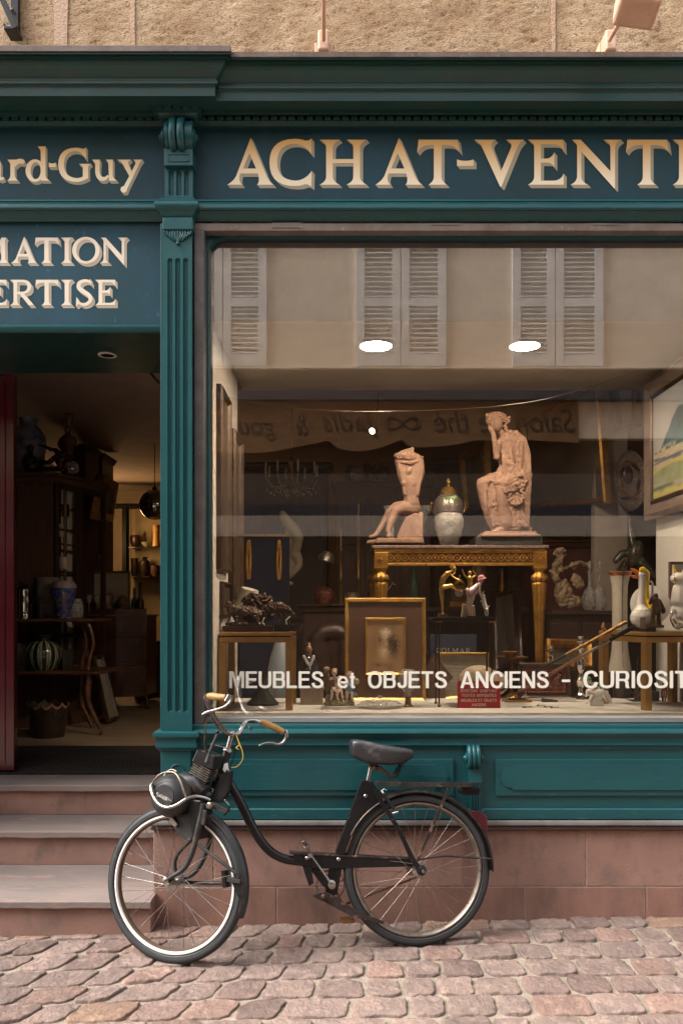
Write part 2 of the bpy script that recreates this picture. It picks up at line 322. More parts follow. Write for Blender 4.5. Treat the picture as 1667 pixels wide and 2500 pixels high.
GL = {
 'A': (103, [[[(0, 0), o_(14, 8), (20, 20), (52, 104), (87, 20), o_(92, 8), (103, 0), (66, 0), o_(74, 6), (68, 25), (29, 25), o_(23, 10), (33, 0)], [(49, 70), (64, 36), (35, 36)]]]),
 'C': (94, [[[(93, 103), o_(88, 97), (80, 98), o_(70, 102), (57, 102), o_(0, 102), (0, 49), o_(0, -3), (56, -3), o_(70, -3), (78, 1), o_(87, 2), (93, -5), (94, 31), o_(80, 10), (58, 9), o_(17, 11), (17, 50), o_(17, 90), (56, 91), o_(80, 90), (93, 67)]]]),
 'G': (92, [[[(78, 103), o_(73, 97), (66, 99), o_(58, 102), (48, 102), o_(0, 100), (0, 49), o_(1, -3), (52, -4), o_(68, -3), (84, 8), (84, 40), o_(84, 47), (92, 52), (58, 52), o_(69, 48), (69, 38), (69, 13), o_(62, 8), (52, 8), o_(16, 10), (16, 52), o_(17, 90), (48, 91), o_(68, 90), (78, 64)]]]),
 'H': (107, [[stem(14)], [stem(75)], [[(29, 57), (75, 57), (75, 48), (29, 48)]]]),
 'T': (93, [[[(3, 100), (90, 100), (94, 72), o_(84, 88), (66, 88), (54, 88), (54, 18), o_(54, 7), (66, 0), (25, 0), o_(37, 7), (37, 18), (37, 88), (28, 88), o_(8, 88), (0, 72)]]]),
 'V': (103, [[[(0, 100), (44, 100), o_(33, 94), (37, 82), (56, 30), (77, 82), o_(81, 93), (67, 100), (103, 100), o_(94, 92), (89, 80), (57, -4), (54, -4), (16, 84), o_(11, 94)]]]),
 'E': (80, [[[(0, 100), (79, 100), (80, 73), o_(74, 90), (58, 90), (29, 90), (29, 58), (43, 58), o_(54, 60), (59, 72), (59, 38), o_(54, 49), (43, 49), (29, 49), (29, 9), (58, 9), o_(75, 10), (80, 25), (80, 0), (0, 0), o_(14, 7), (14, 18), (14, 84), o_(14, 93)]]]),
 'N': (109, [[[(3, 100), (22, 100), (86, 30), (86, 84), o_(84, 95), (71, 100), (109, 100), o_(97, 94), (96, 82), (96, -8), (94, -8), (23, 74), (23, 18), o_(23, 6), (38, 0), (0, 0), o_(13, 6), (14, 18), (14, 86), o_(12, 94)]]]),
 'M': (135, [[[(6, 100), (24, 100), (66, 28), (106, 100), (124, 100), o_(120, 94), (119, 84), (121, 18), o_(122, 7), (134, 0), (93, 0), o_(104, 7), (105, 18), (103, 72), (66, 2), (60, 2), (24, 74), (24, 18), o_(25, 7), (36, 0), (0, 0), o_(12, 7), (13, 18), (14, 84), o_(13, 94)]]]),
 'I': (43, [[stem(14, l=14, rt=14)]]),
 'O': (106, [[ell(53, 50, 53, 53), ell(53, 50, 37, 43)]]),
 'R': (98, [[[(0, 100), (50, 100), o_(86, 100), (86, 72), o_(86, 50), (58, 45), (98, 0), (76, 0), (40, 43), (30, 43), (30, 18), o_(30, 6), (43, 0), (0, 0), o_(15, 6), (15, 18), (15, 84), o_(15, 93)], [(30, 90), (48, 90), o_(71, 90), (71, 72), o_(71, 53), (48, 53), (30, 53)]]]),
 'S': (66, [[stroke([(60, 86, 8), (50, 94, 10), (33, 96, 12), (14, 87, 15), (12, 68, 16), (30, 54, 17), (52, 38, 16), (57, 20, 15), (44, 6, 12), (26, 3, 11), (8, 12, 8)])], [[(56, 103), (62, 74), (50, 96)]], [[(0, -5), (2, 33), (16, 8)]]]),
 '-': (38, [[[(0, 56), o_(19, 50), (38, 56), (38, 42), (0, 42)]]]),
 'L': (74, [[[(0, 100), (45, 100), o_(30, 94), (30, 84), (30, 10), (52, 10), o_(68, 12), (74, 28), (74, 0), (0, 0), o_(14, 7), (14, 18), (14, 84), o_(14, 93)]]]),
 'a': (58, [[ell(25, 22, 25, 24, 28), ell(27, 22, 15, 17, 28)], [stroke([(8, 60, 10), (25, 66, 12), (42, 58, 14), (44, 40, 14), (44, 14, 13), (50, 6, 11), (62, 8, 7)])]]),
 'r': (56, [[stem(11, 65, 14, 10, 1, 1, 12)], [stroke([(26, 44, 4), (34, 58, 14), (48, 60, 14), (54, 54, 12)])]]),
 'd': (70, [[ell(29, 31, 30, 35, 30), ell(31, 31, 16, 26, 30)], [[(37, 106), (62, 106), (62, 16), o_(63, 6), (76, 0), (48, 0), (47, 88), o_(47, 98)]]]),
 'u': (78, [[stroke([(17, 65, 14), (17, 24, 14), (26, 8, 14), (40, 6, 11), (52, 16, 6)])], [[(0, 65), (24, 65), (24, 50), (10, 50)]], [[(43, 65), (66, 65), (66, 14), o_(68, 6), (80, 0), (54, 0), (52, 50), o_(51, 60)]]]),
 'y': (76, [[[(0, 65), (42, 65), o_(32, 60), (34, 53), (44, 28), (56, 52), o_(58, 61), (49, 65), (78, 65), o_(72, 60), (67, 50), (28, -30), (15, -26), (37, 14), (17, 50), o_(12, 61)]], [ell(20, -27, 10, 10, 16)]]),
}
def letters(txt, x0, x1, ytop, ybase, Y, nm, face, shade, parent, dx=7.5, dy=8.5, sp=8, seps=None):
    """painted block letters; pixel extents at depth Y; each letter its own part with its shade under it"""
    cap = (ybase - ytop) / 100.0
    tot = sum(GL[c][0] for c in txt) + sp * (len(txt) - 1)
    kx = (x1 - x0) / tot; x = x0
    for i, ch in enumerate(txt):
        wd, shapes = GL[ch]; lx = seps[i][0] if seps else x; kx = (seps[i][1] - seps[i][0]) / wd if seps else kx
        fb, sb = MB(), MB()
        for k, sh in enumerate(shapes):
            cs = [flat(c) for c in sh]
            P = lambda p, y: W(lx + p[0] * kx, ybase - p[1] * cap, y)
            yf, yb, ym = Y - .0042 - .0002 * k, Y - .0015, Y - .0035
            tri = geometry.tessellate_polygon([[V((p[0], p[1], 0)) for p in c] for c in cs])
            allp = [p for c in cs for p in c]
            fb.add([P(p, yf) for p in allp], [tuple(t) for t in tri])
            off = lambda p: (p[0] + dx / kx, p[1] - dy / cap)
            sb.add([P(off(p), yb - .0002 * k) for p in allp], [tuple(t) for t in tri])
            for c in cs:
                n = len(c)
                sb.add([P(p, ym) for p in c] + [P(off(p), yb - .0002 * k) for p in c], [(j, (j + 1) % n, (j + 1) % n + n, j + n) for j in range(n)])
        f = fb.build('letter', face, parent)
        sb.build('letter_shade', shade, f)
        x += (wd + sp) * kx
# plain bold grotesque for the lettering on the glass
def bar_(x0, y0, x1, y1): return [(x0, y0), (x1, y0), (x1, y1), (x0, y1)]
def bowl(x0, xr, yb, yt, w=16): # a D-shaped ring
    r = (yt - yb) * .5; return [[(x0, yt), (xr - r * .8, yt), o_(xr, yt), (xr, (yt + yb) / 2), o_(xr, yb), (xr - r * .8, yb), (x0, yb)], [(x0 + w, yt - 13), (xr - r * .8, yt - 13), o_(xr - w, yt - 13), (xr - w, (yt + yb) / 2), o_(xr - w, yb + 13), (xr - r * .8, yb + 13), (x0 + w, yb + 13)]]
def oval(x0, x1, y0, y1, w=17):
    a, b, c_, d_ = (x0 + x1) / 2, (y0 + y1) / 2, (x1 - x0) / 2, (y1 - y0) / 2
    sq = lambda rx, ry: [(a + rx * math.copysign(abs(cos(t)) ** .85, cos(t)), b + ry * math.copysign(abs(sin(t)) ** .85, sin(t))) for t in [2 * pi * k / 40 for k in range(40)]]
    return [sq(c_, d_), sq(c_ - w, d_ - 15)]
_S = stroke([(58, 70, 17), (54, 86, 16), (35, 93, 15), (17, 88, 16), (12, 73, 17), (22, 59, 17), (48, 47, 18), (60, 28, 17), (54, 13, 16), (35, 7, 15), (15, 13, 16), (9, 31, 17)])
GS = {
 'M': (84, [[[(0, 0), (0, 100), (23, 100), (42, 32), (61, 100), (84, 100), (84, 0), (68, 0), (68, 76), (49, 0), (35, 0), (16, 76), (16, 0)]]]),
 'E': (64, [[[(0, 0), (0, 100), (63, 100), (63, 86), (17, 86), (17, 59), (59, 59), (59, 45), (17, 45), (17, 14), (65, 14), (65, 0)]]]),
 'H': (72, [[bar_(0, 0, 17, 100)], [bar_(55, 0, 72, 100)], [bar_(17, 43, 55, 58)]]),
 'L': (59, [[[(0, 0), (0, 100), (17, 100), (17, 15), (59, 15), (59, 0)]]]),
 'T': (66, [[[(0, 100), (66, 100), (66, 85), (41.5, 85), (41.5, 0), (24.5, 0), (24.5, 85), (0, 85)]]]),
 'I': (17, [[bar_(0, 0, 17, 100)]]), '-': (34, [[bar_(0, 36, 34, 51)]]),
 'N': (72, [[[(0, 0), (0, 100), (18, 100), (56, 32), (56, 100), (72, 100), (72, 0), (54, 0), (16, 67), (16, 0)]]]),
 'A': (78, [[[(0, 0), (30, 100), (48, 100), (78, 0), (60, 0), (54, 22), (24, 22), (18, 0)], [(28, 36), (50, 36), (39, 76)]]]),
 'U': (72, [[stroke([(8.5, 100, 17), (8.5, 34, 17), (14, 14, 16), (36, 7, 15), (58, 14, 16), (63.5, 34, 17), (63.5, 100, 17)])]]),
 'J': (54, [[stroke([(45.5, 100, 17), (45.5, 28, 17), (38, 11, 16), (24, 8, 15), (12, 14, 16), (8, 32, 16)])]]),
 'B': (68, [bowl(0, 66, 46, 100, 17), bowl(0, 69, 0, 59, 17)]), 'P': (66, [bowl(0, 66, 38, 100, 17), [bar_(0, 0, 17, 60)]]),
 'R': (70, [bowl(0, 67, 41, 100, 17), [bar_(0, 0, 17, 60)], [[(32, 46), (49, 50), o_(64, 46), (64, 28), (65, 10), (69, 0), (51, 0), (48, 12), (48, 26), o_(47, 42), (32, 42)]]]),
 'O': (78, [oval(0, 78, -2, 102)]), 'Q': (78, [oval(0, 78, -2, 102), [[(42, 22), (52, 30), (78, 4), (68, -6)]]]),
 'C': (73, [[stroke([(65, 68, 17), (58, 86, 16), (40, 94, 15), (17, 84, 17), (8.5, 50, 17), (17, 16, 17), (40, 6, 15), (58, 14, 16), (65, 34, 17)])]]),
 'S': (69, [[_S]]), ' ': (30, []),
 'e': (57, [[stroke([(9, 37, 12), (49, 37, 12), (46, 58, 14), (29, 67, 13), (12, 56, 16), (8, 36, 16), (13, 14, 16), (30, 6, 13), (44, 10, 14), (50, 22, 13)])]]),
 't': (32, [[stroke([(16, 93, 15), (16, 18, 15), (20, 7, 14), (31, 7, 12)])], [bar_(0, 61, 31, 72)]]),
}
GS['\u00c9'] = (64, GS['E'][1] + [[[(26, 108), (38, 124), (54, 124), (38, 108)]]])
def sans(txt, name, mt, parent, x0, x1, ytop, ybase, Y, sp=9):
    cap = (ybase - ytop) / 100.0; tot = sum(GS[c][0] for c in txt) + sp * (len(txt) - 1); kx = (x1 - x0) / tot; x = x0; b = MB()
    for ch in txt:
        wd, shapes = GS[ch]
        for k, sh in enumerate(shapes):
            cs = [flat(c) for c in sh]; tri = geometry.tessellate_polygon([[V((p[0], p[1], 0)) for p in c] for c in cs])
            b.add([W(x + p[0] * kx, ybase - p[1] * cap, Y - .00015 * k) for c in cs for p in c], [tuple(t) for t in tri])
        x += (wd + sp) * kx
    return b.build(name, mt, parent)
FONT = None
def text_mesh(body, name, mt, parent, x0, x1, y0, y1, Y, bold=.02, shear=0., thick=.0006, mirror=False):
    """built-in font text fitted to a pixel box on the plane at depth Y"""
    cu = bpy.data.curves.new(name, 'FONT'); cu.body = body
    if FONT: cu.font = FONT
    cu.shear = shear; cu.extrude = 0; cu.resolution_u = 4
    o = bpy.data.objects.new(name, cu); scene.collection.objects.link(o)
    bpy.context.view_layer.update()
    me = bpy.data.meshes.new_from_object(o.evaluated_get(bpy.context.evaluated_depsgraph_get()))
    bpy.data.objects.remove(o); bpy.data.curves.remove(cu)
    vs = [v.co.copy() for v in me.vertices]; fs = [tuple(p.vertices) for p in me.polygons]
    bpy.data.meshes.remove(me)
    ax, bx = min(v.x for v in vs), max(v.x for v in vs); ay, by = min(v.y for v in vs), max(v.y for v in vs)
    A, B = W(x0, y1, Y), W(x1, y0, Y); b = MB(); e = bold * (B.z - A.z) * 1.35
    if bold:
        A += V((e, 0, e * .4)); B -= V((e, 0, e * .4))
        for k, (ex, ez) in enumerate(((e, 0), (-e, 0), (e * .5, e * .4), (-e * .5, -e * .4))):
            b.add([(A.x + ex + (v.x - ax) / (bx - ax) * (B.x - A.x), Y + .00012 * (k + 1), A.z + ez + (v.y - ay) / (by - ay) * (B.z - A.z)) for v in vs], fs)
    b.add([(A.x + (v.x - ax) / (bx - ax) * (B.x - A.x), Y, A.z + (v.y - ay) / (by - ay) * (B.z - A.z)) for v in vs], fs)
    if mt is None: return b
    return b.build(name, mt, parent)
# ================================================================ SETTING: ground
def gz(x, y=0.): return .02 * max(min(x, 2.5), -2.5) - .018
g = MB(); xs = [-60, -8, -5] + [i * .25 for i in range(-19, 20)] + [5, 8, 60]; ys = [-60, -12, -7] + [-6.5 + .5 * i for i in range(13)] + [.4]
g.add([(x, y, gz(x) + .0055) for y in ys for x in xs], [(j * len(xs) + i, j * len(xs) + i + 1, (j + 1) * len(xs) + i + 1, (j + 1) * len(xs) + i) for j in range(len(ys) - 1) for i in range(len(xs) - 1)])
g.build('ground', SAND)['kind'] = 'structure'
# cobbles: one sheet of irregular setts
def cobbles():
    rn = random.Random(3); vs = []; fs = []; tint = []
    cw, cd = .163, .145
    def wp(i, j):
        x = i * cw; y = -j * cd + .03
        k = min(max((.25 - x) / .9, 0), 1)
        q = random.Random(i * 977 + j * 131 + 5)
        x2 = x + k * .36 * (y + .55) + (q.random() - .5) * .036 + (.06 if j % 2 else 0) * (1 - k)
        y2 = y + (q.random() - .5) * .026 + .012 * sin(x * 2.1 + j * .4)
        return V((x2, y2))
    xb = {}
    for j in range(0, 45):          # every course has its own stone widths
        q = random.Random(j * 17 + 2); x = -27 * cw + q.random() * cw; row = []
        for i in range(56): row.append(x); x += cw * q.choice((.8, .92, 1., 1.05, 1.15, 1.28))
        xb[j] = row
    def rp(i, j, low):
        x = xb[j][i + 27] + (random.Random(i * 91 + j * 7 + low).random() - .5) * .018
        jj = j + low; y = -jj * cd + .03 + .011 * sin(x * 2.1 + jj * .4) + .010 * noise.noise(V((x * 3.2, jj * 1.7, 2)))
        k = min(max((.2 - x) / .9, 0), 1)
        return V((x + k * .42 * (y + .55), y))
    for j in range(0, 45):
        for i in range(-27, 28):
            near = j < 10 and abs(i) < 15
            c = [rp(i, j, 0), rp(i + 1, j, 0), rp(i + 1, j, 1), rp(i, j, 1)]
            if min(p.y for p in c) > -.0: continue
            ctr = sum(c, V((0, 0))) / 4
            gap = rn.uniform(.010, .018); m = 7 if near else 2
            ring = []
            for a in range(4):
                p, q = c[a], c[(a + 1) % 4]
                for t in range(m):
                    s_ = t / m; e = p.lerp(q, s_)
                    dcor = min(s_, 1 - s_) * (q - p).length          # round the corners
                    inn = (ctr - e); L = inn.length
                    pull = gap * (1.0 + 1.7 * math.exp(-dcor / .013)) * .62
                    e = e + inn / L * pull
                    nz = noise.noise(V((e.x * 26, e.y * 26, 3 + i))) * .008 + noise.noise(V((e.x * 75, e.y * 75, 9))) * .005
                    ring.append(e + inn / L * nz)
            hgt = rn.uniform(.0, .006); tx, ty = rn.uniform(-.03, .03), rn.uniform(-.03, .03)
            base = gz(ctr.x); n = len(ring); n0 = len(vs)
            lv = [(1.0, -.008), (.996, .0112), (.978, .0142), (.94, .0152), (.8, .0156), (.5, .0158), (.25, .0158)] if near else [(1., -.012), (.95, .01), (.6, .016)]
            for f_, z in lv:
                for p in ring:
                    q = ctr + (p - ctr) * f_
                    zn = (noise.noise(V((q.x * 14, q.y * 14, i + j))) * .006 + noise.noise(V((q.x * 45, q.y * 45, 7))) * .004 + noise.noise(V((q.x * 110, q.y * 110, 7))) * .0015) * (1 if f_ < .99 else .3)
                    vs.append((q.x, min(q.y, -.001), base + z * .9 + hgt + zn + tx * (q.x - ctr.x) + ty * (q.y - ctr.y)))
            vs.append((ctr.x, min(ctr.y, -.002), base + .0165 + hgt))
            k = len(lv)
            for l in range(k - 1):
                for a in range(n):
                    fs.append((n0 + l * n + a, n0 + l * n + (a + 1) % n, n0 + (l + 1) * n + (a + 1) % n, n0 + (l + 1) * n + a))
            for a in range(n): fs.append((n0 + (k - 1) * n + a, n0 + (k - 1) * n + (a + 1) % n, n0 + k * n))
            r_ = rn.random(); b_ = rn.uniform(.8, 1.14)
            col = (b_, b_, b_, 1) if r_ < .62 else ((b_ * 1.08, b_ * .97, b_ * .92, 1) if r_ < .8 else ((b_ * 1.22, b_ * 1.08, b_ * .9, 1) if r_ < .85 else (b_ * .84, b_ * .8, b_ * .8, 1)))
            tint.extend([col] * (len(vs) - n0))
    me = bpy.data.meshes.new('cobbled_street'); me.from_pydata(vs, [], fs)
    bm = bmesh.new(); bm.from_mesh(me); bmesh.ops.recalc_face_normals(bm, faces=bm.faces); bm.to_mesh(me); bm.free()
    ca = me.color_attributes.new('tint', 'FLOAT_COLOR', 'POINT')
    ca.data.foreach_set('color', [x for t in tint for x in t])
    for p in me.polygons: p.use_smooth = True
    me.materials.append(COB); o = bpy.data.objects.new('cobbled_street', me); scene.collection.objects.link(o)
    if sum(p.normal.z for p in me.polygons[:400]) < 0: me.flip_normals()
    o['kind'] = 'structure'
cobbles()
# ================================================================ wall above the shop
wl = thing('stone_wall', 'rough sandstone wall of large blocks above the green shop cornice', 'wall', (0, .15, 3.5))
wm = MB(); nx, nz_ = 250, 90; X0, X1, Z0, Z1 = -2.2, 2.2, 3.55, 4.35
vj = [xx(p, .12) for p in (150, 325, 1350)]
for j in range(nz_ + 1):
    for i in range(nx + 1):
        x = X0 + (X1 - X0) * i / nx; z = Z0 + (Z1 - Z0) * j / nz_
        y = .12 - .0028 * noise.fractal(V((x * 45, 0, z * 45)), .8, 2.1, 3) - .003 * noise.noise(V((x * 5, 3, z * 6)))
        pit = noise.noise(V((x * 60, 4, z * 60)))
        if pit > .35: y += (pit - .35) * .02
        for v_ in vj:
            dj = abs(x - v_ - .012 * noise.noise(V((v_, z * 9, 0))))
            if dj < .035: y = .118 + (y - .118) * (.25 + .75 * dj / .035)
        wm.v.append(V((x, y, z)))
wm.f = [(j * (nx + 1) + i, j * (nx + 1) + i + 1, (j + 1) * (nx + 1) + i + 1, (j + 1) * (nx + 1) + i) for j in range(nz_) for i in range(nx)]
wm.build('stone_face', STONE_W, wl, smooth=True, angle=180)
mo = MB()
for v_, wd in zip(vj, (.03, .010, .008)):
    pts = []
    for k in range(13):
        z = 3.55 + k * .068; pts.append((v_ - wd - .008 * noise.noise(V((z * 11, v_, 1))), z))
    for k in range(12, -1, -1):
        z = 3.55 + k * .068; pts.append((v_ + wd + .008 * noise.noise(V((z * 11, v_, 5))), z))
    mo.prism([(x, .1145, z) for x, z in pts], (0, .02, 0))
mo.build('mortar_joint', MORTAR_W, wl)
up = MB().box(-12, 12, .16, 8, 3.55, 10.2); up.box(-12, X0, .12, .16, 3.55, 4.35); up.box(X1, 12, .12, .16, 3.55, 4.35); up.box(-12, 12, .12, .16, 4.352, 10.2)
up.build('upper_wall', STONE_W, wl)
lw = MB().box(-12, -3.0, .02, .5, -.2, 3.55); lw.box(3.3, 12, .02, .5, -.2, 3.55)
lw.build('side_wall', STONE_W, wl)
# ================================================================ plinth
pl = thing('stone_plinth', 'low pink sandstone plinth under the green shop front', 'plinth', (.5, 0, 0))
jz = zz(2165, 0); XL, XR = xx(374), 3.3
def block(x0, x1, z0, z1, m_, y=0.): MB().box(x0 + .0012, x1 - .0012, y, y + .3, z0 + .0012, z1 - .0012).build('block', m_, pl, bevel=.004)
for a, b in ((XL, xx(675)), (xx(675), xx(1280)), (xx(1280), xx(1577)), (xx(1577), 2.4), (2.4, XR)): block(a, b, -.12, jz, STONE_D)
for a, b in ((XL, xx(522)), (xx(522), xx(825)), (xx(825), xx(1129)), (xx(1129), xx(1430)), (xx(1430), 1.9), (1.9, XR)): block(a, b, jz, zz(2026), STONE_P)
MB().box(XL + .01, XR - .01, .0018, .29, -.1, zz(2027)).build('joint_filling', SAND, pl)
# ================================================================ steps
Z1s, Z2s, Z3s = .127, .294, .451
def step(nm, lab, z0, z1, yn, yb, x1, nose=.022, slab=.03, m_=TREAD):
    t = thing(nm, lab, 'step', (-1.6, yn, z0), 'entrance steps')
    n = 60; pr = MB()
    for k in range(n):     # chipped nosing
        xa, xb = -3.0 + (x1 + 3.0) * k / n, -3.0 + (x1 + 3.0) * (k + 1) / n
        pass
    ys = [yn, yn + .012, (yn + yb) / 2, yb]
    vs = []; cols = 90
    for k in range(cols + 1):
        x = -3.0 + (x1 + 3.0) * k / cols; e = .0025 * noise.noise(V((x * 9, z1 * 30, 0))) + .002 * noise.noise(V((x * 31, z1 * 30, 4)))
        for y, z in ((yn + e, z1 - slab + e), (yn + e * .6, z1 - .005), (yn + .006 + e, z1), (yn + .1, z1 + .001), (yb, z1), (yb, z1 - slab)): vs.append((x, y, z))
    f = [(k * 6 + a, (k + 1) * 6 + a, (k + 1) * 6 + (a + 1) % 6, k * 6 + (a + 1) % 6) for k in range(cols) for a in range(6)]
    f += [tuple(range(6)), tuple(cols * 6 + a for a in range(6))]
    MB().add(vs, f).build('tread', m_, t, smooth=True, angle=30)
    MB().box(-3.0, x1 - .004, yn + nose, yb, z0, z1 - slab - .0005).build('riser', STONE_P, t, bevel=.003)
    return t
s1 = step('stone_step', 'lowest and deepest pink stone step, on the cobbles', -.15, Z1s, -.1, .42, xx(368, -.1))
MB().box(-3.0, xx(371, -.02), -.1 + .18, -.1 + .184, Z1s + .0005, Z1s + .0022).build('joint_line', SAND, s1)
step('stone_step', 'middle stone step with a chipped, wood-coloured front edge', Z1s, Z2s, .38, .71, -.792, m_=TREAD)
step('stone_step', 'top stone step in front of the dark door mat', Z2s, Z3s, .69, .955, -.775, m_=TREAD)
# ================================================================ shop front
sf = thing('shop_front', 'teal painted wooden antique shop front with cornice, pilaster and big display window', 'shop front', (0, 0, .3))
FB = .02          # frieze board plane
XD = xx(392, -.03)   # left edge of the pilaster
P0, P1 = xx(398, -.035), xx(470, -.035)
def zo(py, out, base=0.): return zz(py, base - out)
def prof(lst, base=FB, zback=None):
    p = [(o, zz(y, base - o)) for o, y in lst]
    return p
# cornice (left part stands 35 mm further out)
zs = zz(246, FB - .15)
def corn(e):
    q = [(-.1, zz(134, FB - .225) + .006), (.225 + e, zz(134, FB - .225)), (.225 + e, zz(145, FB - .225)), (.212 + e, zz(147, FB - .212)), (.212 + e, zz(154, FB - .212)), (.202 + e, zz(157, FB - .2))]
    for k in range(6):
        a = k / 5; q.append((.2 - .035 * (1 - cos(a * pi / 2)) * 1.0 - .006 * a + e, zz(160 + 38 * a, FB - .19 + .02 * a)))
    q += [(.157 + e, zz(201, FB - .157)), (.157 + e, zz(208, FB - .157)), (.163 + e, zz(209, FB - .163)), (.163 + e, zz(216, FB - .163)), (.155 + e, zz(218, FB - .155)), (.15 + e, zz(224, FB - .15)), (.15 + e, zs)]
    q += [(.085, zs), (.085, zs - .012), (-.1, zs - .012)]
    return q
xe = xx(528, FB - .15) - .15 - .035 + .035
cn = MB().mould([(-3.0, FB), (xe, FB)], corn(.035), True)
# mitred return end
c1 = MB()
q0, q1 = [(a, z - .0015) for a, z in corn(.035)], corn(0)
cn = MB(); k = len(q0)
n0 = len(cn.v)
cn.v += [V((-3.0, FB - a, z)) for a, z in q0] + [V((xe + max(a - .035, 0.0), FB - a, z)) for a, z in q0] + [V((xe + max(a - .035, 0.0), FB - max(a - .06, -.1), z)) for a, z in q0]
cn.f += [(j, (j + 1) % k, k + (j + 1) % k, k + j) for j in range(k)] + [(k + j, k + (j + 1) % k, 2 * k + (j + 1) % k, 2 * k + j) for j in range(k)]
cn.f += [tuple(t) for t in geometry.tessellate_polygon([[V((0, p.y, p.z)) for p in cn.v[:k]]])]
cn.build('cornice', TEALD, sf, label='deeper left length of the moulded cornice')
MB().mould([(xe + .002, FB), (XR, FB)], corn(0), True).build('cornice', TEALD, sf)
zt = zz(134, FB - .225)
fl = MB()
fl.mould([(-3.0, FB), (xe + .225, FB)], [(.267, zt - .012), (.27, zt + .008), (.262, zt + .014), (-.1, zt + .022), (-.1, zt + .012), (.258, zt + .004), (.258, zt - .012)])
fl.mould([(xe + .2255, FB), (XR, FB)], [(.232, zt - .012), (.235, zt + .006), (.227, zt + .011), (-.1, zt + .018), (-.1, zt + .010), (.2265, zt + .003), (.2265, zt - .012)])
fl.build('cornice_flashing', ZINC, sf)
# dentils: backing, teeth, cove
dt = MB(); zd0, zd1 = zz(275, FB - .06), zz(293, FB - .06)
for a, b in ((-3.0, XR),):
    dt.box(a, b, FB - .045, FB + .1, zd1 - .002, zs - .012)
    dt.mould([(a, FB), (b, FB)], [(.07, zs - .012), (.07, zd0 + .012), (.06, zd0), (.0, zd0), (.0, zs - .012)])
    dt.mould([(a, FB), (b, FB)], [(.058, zd1 - .002), (.055, zd1 - .008), (.04, zd1 - .016), (.022, zz(310, FB - .02)), (.01, zz(315, FB)), (-.02, zz(315, FB)), (-.02, zd1 - .002)])
x = -3.0
while x < XR:
    dt.box(x, x + .0285, FB - .06, FB - .045, zd1, zd0); x += .0385
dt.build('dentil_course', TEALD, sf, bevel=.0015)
# frieze boards
MB().box(-3.0, P0 + .03, FB, FB + .08, zz(488), zz(280)).build('sign_board', BOARD, sf, label='left fascia board behind the gilded lower-case name')
MB().box(P1 - .03, XR, FB, FB + .08, zz(488), zz(280)).build('sign_board', BOARD, sf, label='right fascia board behind the gilded capitals')
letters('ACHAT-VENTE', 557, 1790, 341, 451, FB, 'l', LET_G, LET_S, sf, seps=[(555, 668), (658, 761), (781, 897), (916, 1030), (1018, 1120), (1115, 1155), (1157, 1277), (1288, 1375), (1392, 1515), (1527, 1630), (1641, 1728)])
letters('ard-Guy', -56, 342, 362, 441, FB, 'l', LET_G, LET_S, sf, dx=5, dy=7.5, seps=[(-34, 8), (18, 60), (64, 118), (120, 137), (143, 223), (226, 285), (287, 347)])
# architrave moulding over window and sign
def archi(x0, x1): return MB().mould([(x0, FB), (x1, FB)], prof([(.0, 485), (.035, 487), (.038, 491), (.034, 493), (.05, 495), (.058, 500), (.058, 507), (.05, 513), (.034, 515), (.03, 519), (.024, 526), (.015, 533), (.006, 541), (-.06, 541), (-.06, 485)]))
archi(-3.0, P0).build('architrave', TEAL, sf, smooth=True, bevel=0); archi(P1, XR).build('architrave', TEAL, sf, smooth=True)
# second sign board above the door
MB().box(-3.0, P0 + .01, FB + .012, FB + .06, zz(800, FB), zz(540, FB)).build('sign_board', BOARDB, sf, label='blue board above the door with two lines of cream capitals')
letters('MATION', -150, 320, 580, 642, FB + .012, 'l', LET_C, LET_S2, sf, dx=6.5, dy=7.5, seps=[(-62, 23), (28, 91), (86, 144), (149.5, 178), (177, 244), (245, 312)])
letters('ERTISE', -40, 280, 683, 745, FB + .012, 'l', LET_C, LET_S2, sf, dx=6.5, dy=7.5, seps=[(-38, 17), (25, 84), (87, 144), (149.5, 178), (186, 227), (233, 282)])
MB().mould([(-3.0, FB), (P0, FB)], prof([(-.02, 792), (.012, 793), (.02, 796), (.02, 802), (.014, 808), (.004, 813), (-.05, 813), (-.05, 792)])).build('lintel_moulding', TEAL, sf, smooth=True)
# door recess: soffit, threshold walls
SZ = 2.667
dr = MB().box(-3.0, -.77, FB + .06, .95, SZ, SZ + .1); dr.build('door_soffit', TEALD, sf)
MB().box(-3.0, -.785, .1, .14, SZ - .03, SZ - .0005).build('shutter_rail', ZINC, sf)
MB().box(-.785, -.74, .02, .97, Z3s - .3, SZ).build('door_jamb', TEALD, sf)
MB().box(-2.75, -2.62, .02, .97, Z1s, SZ).build('door_jamb', TEALD, sf)
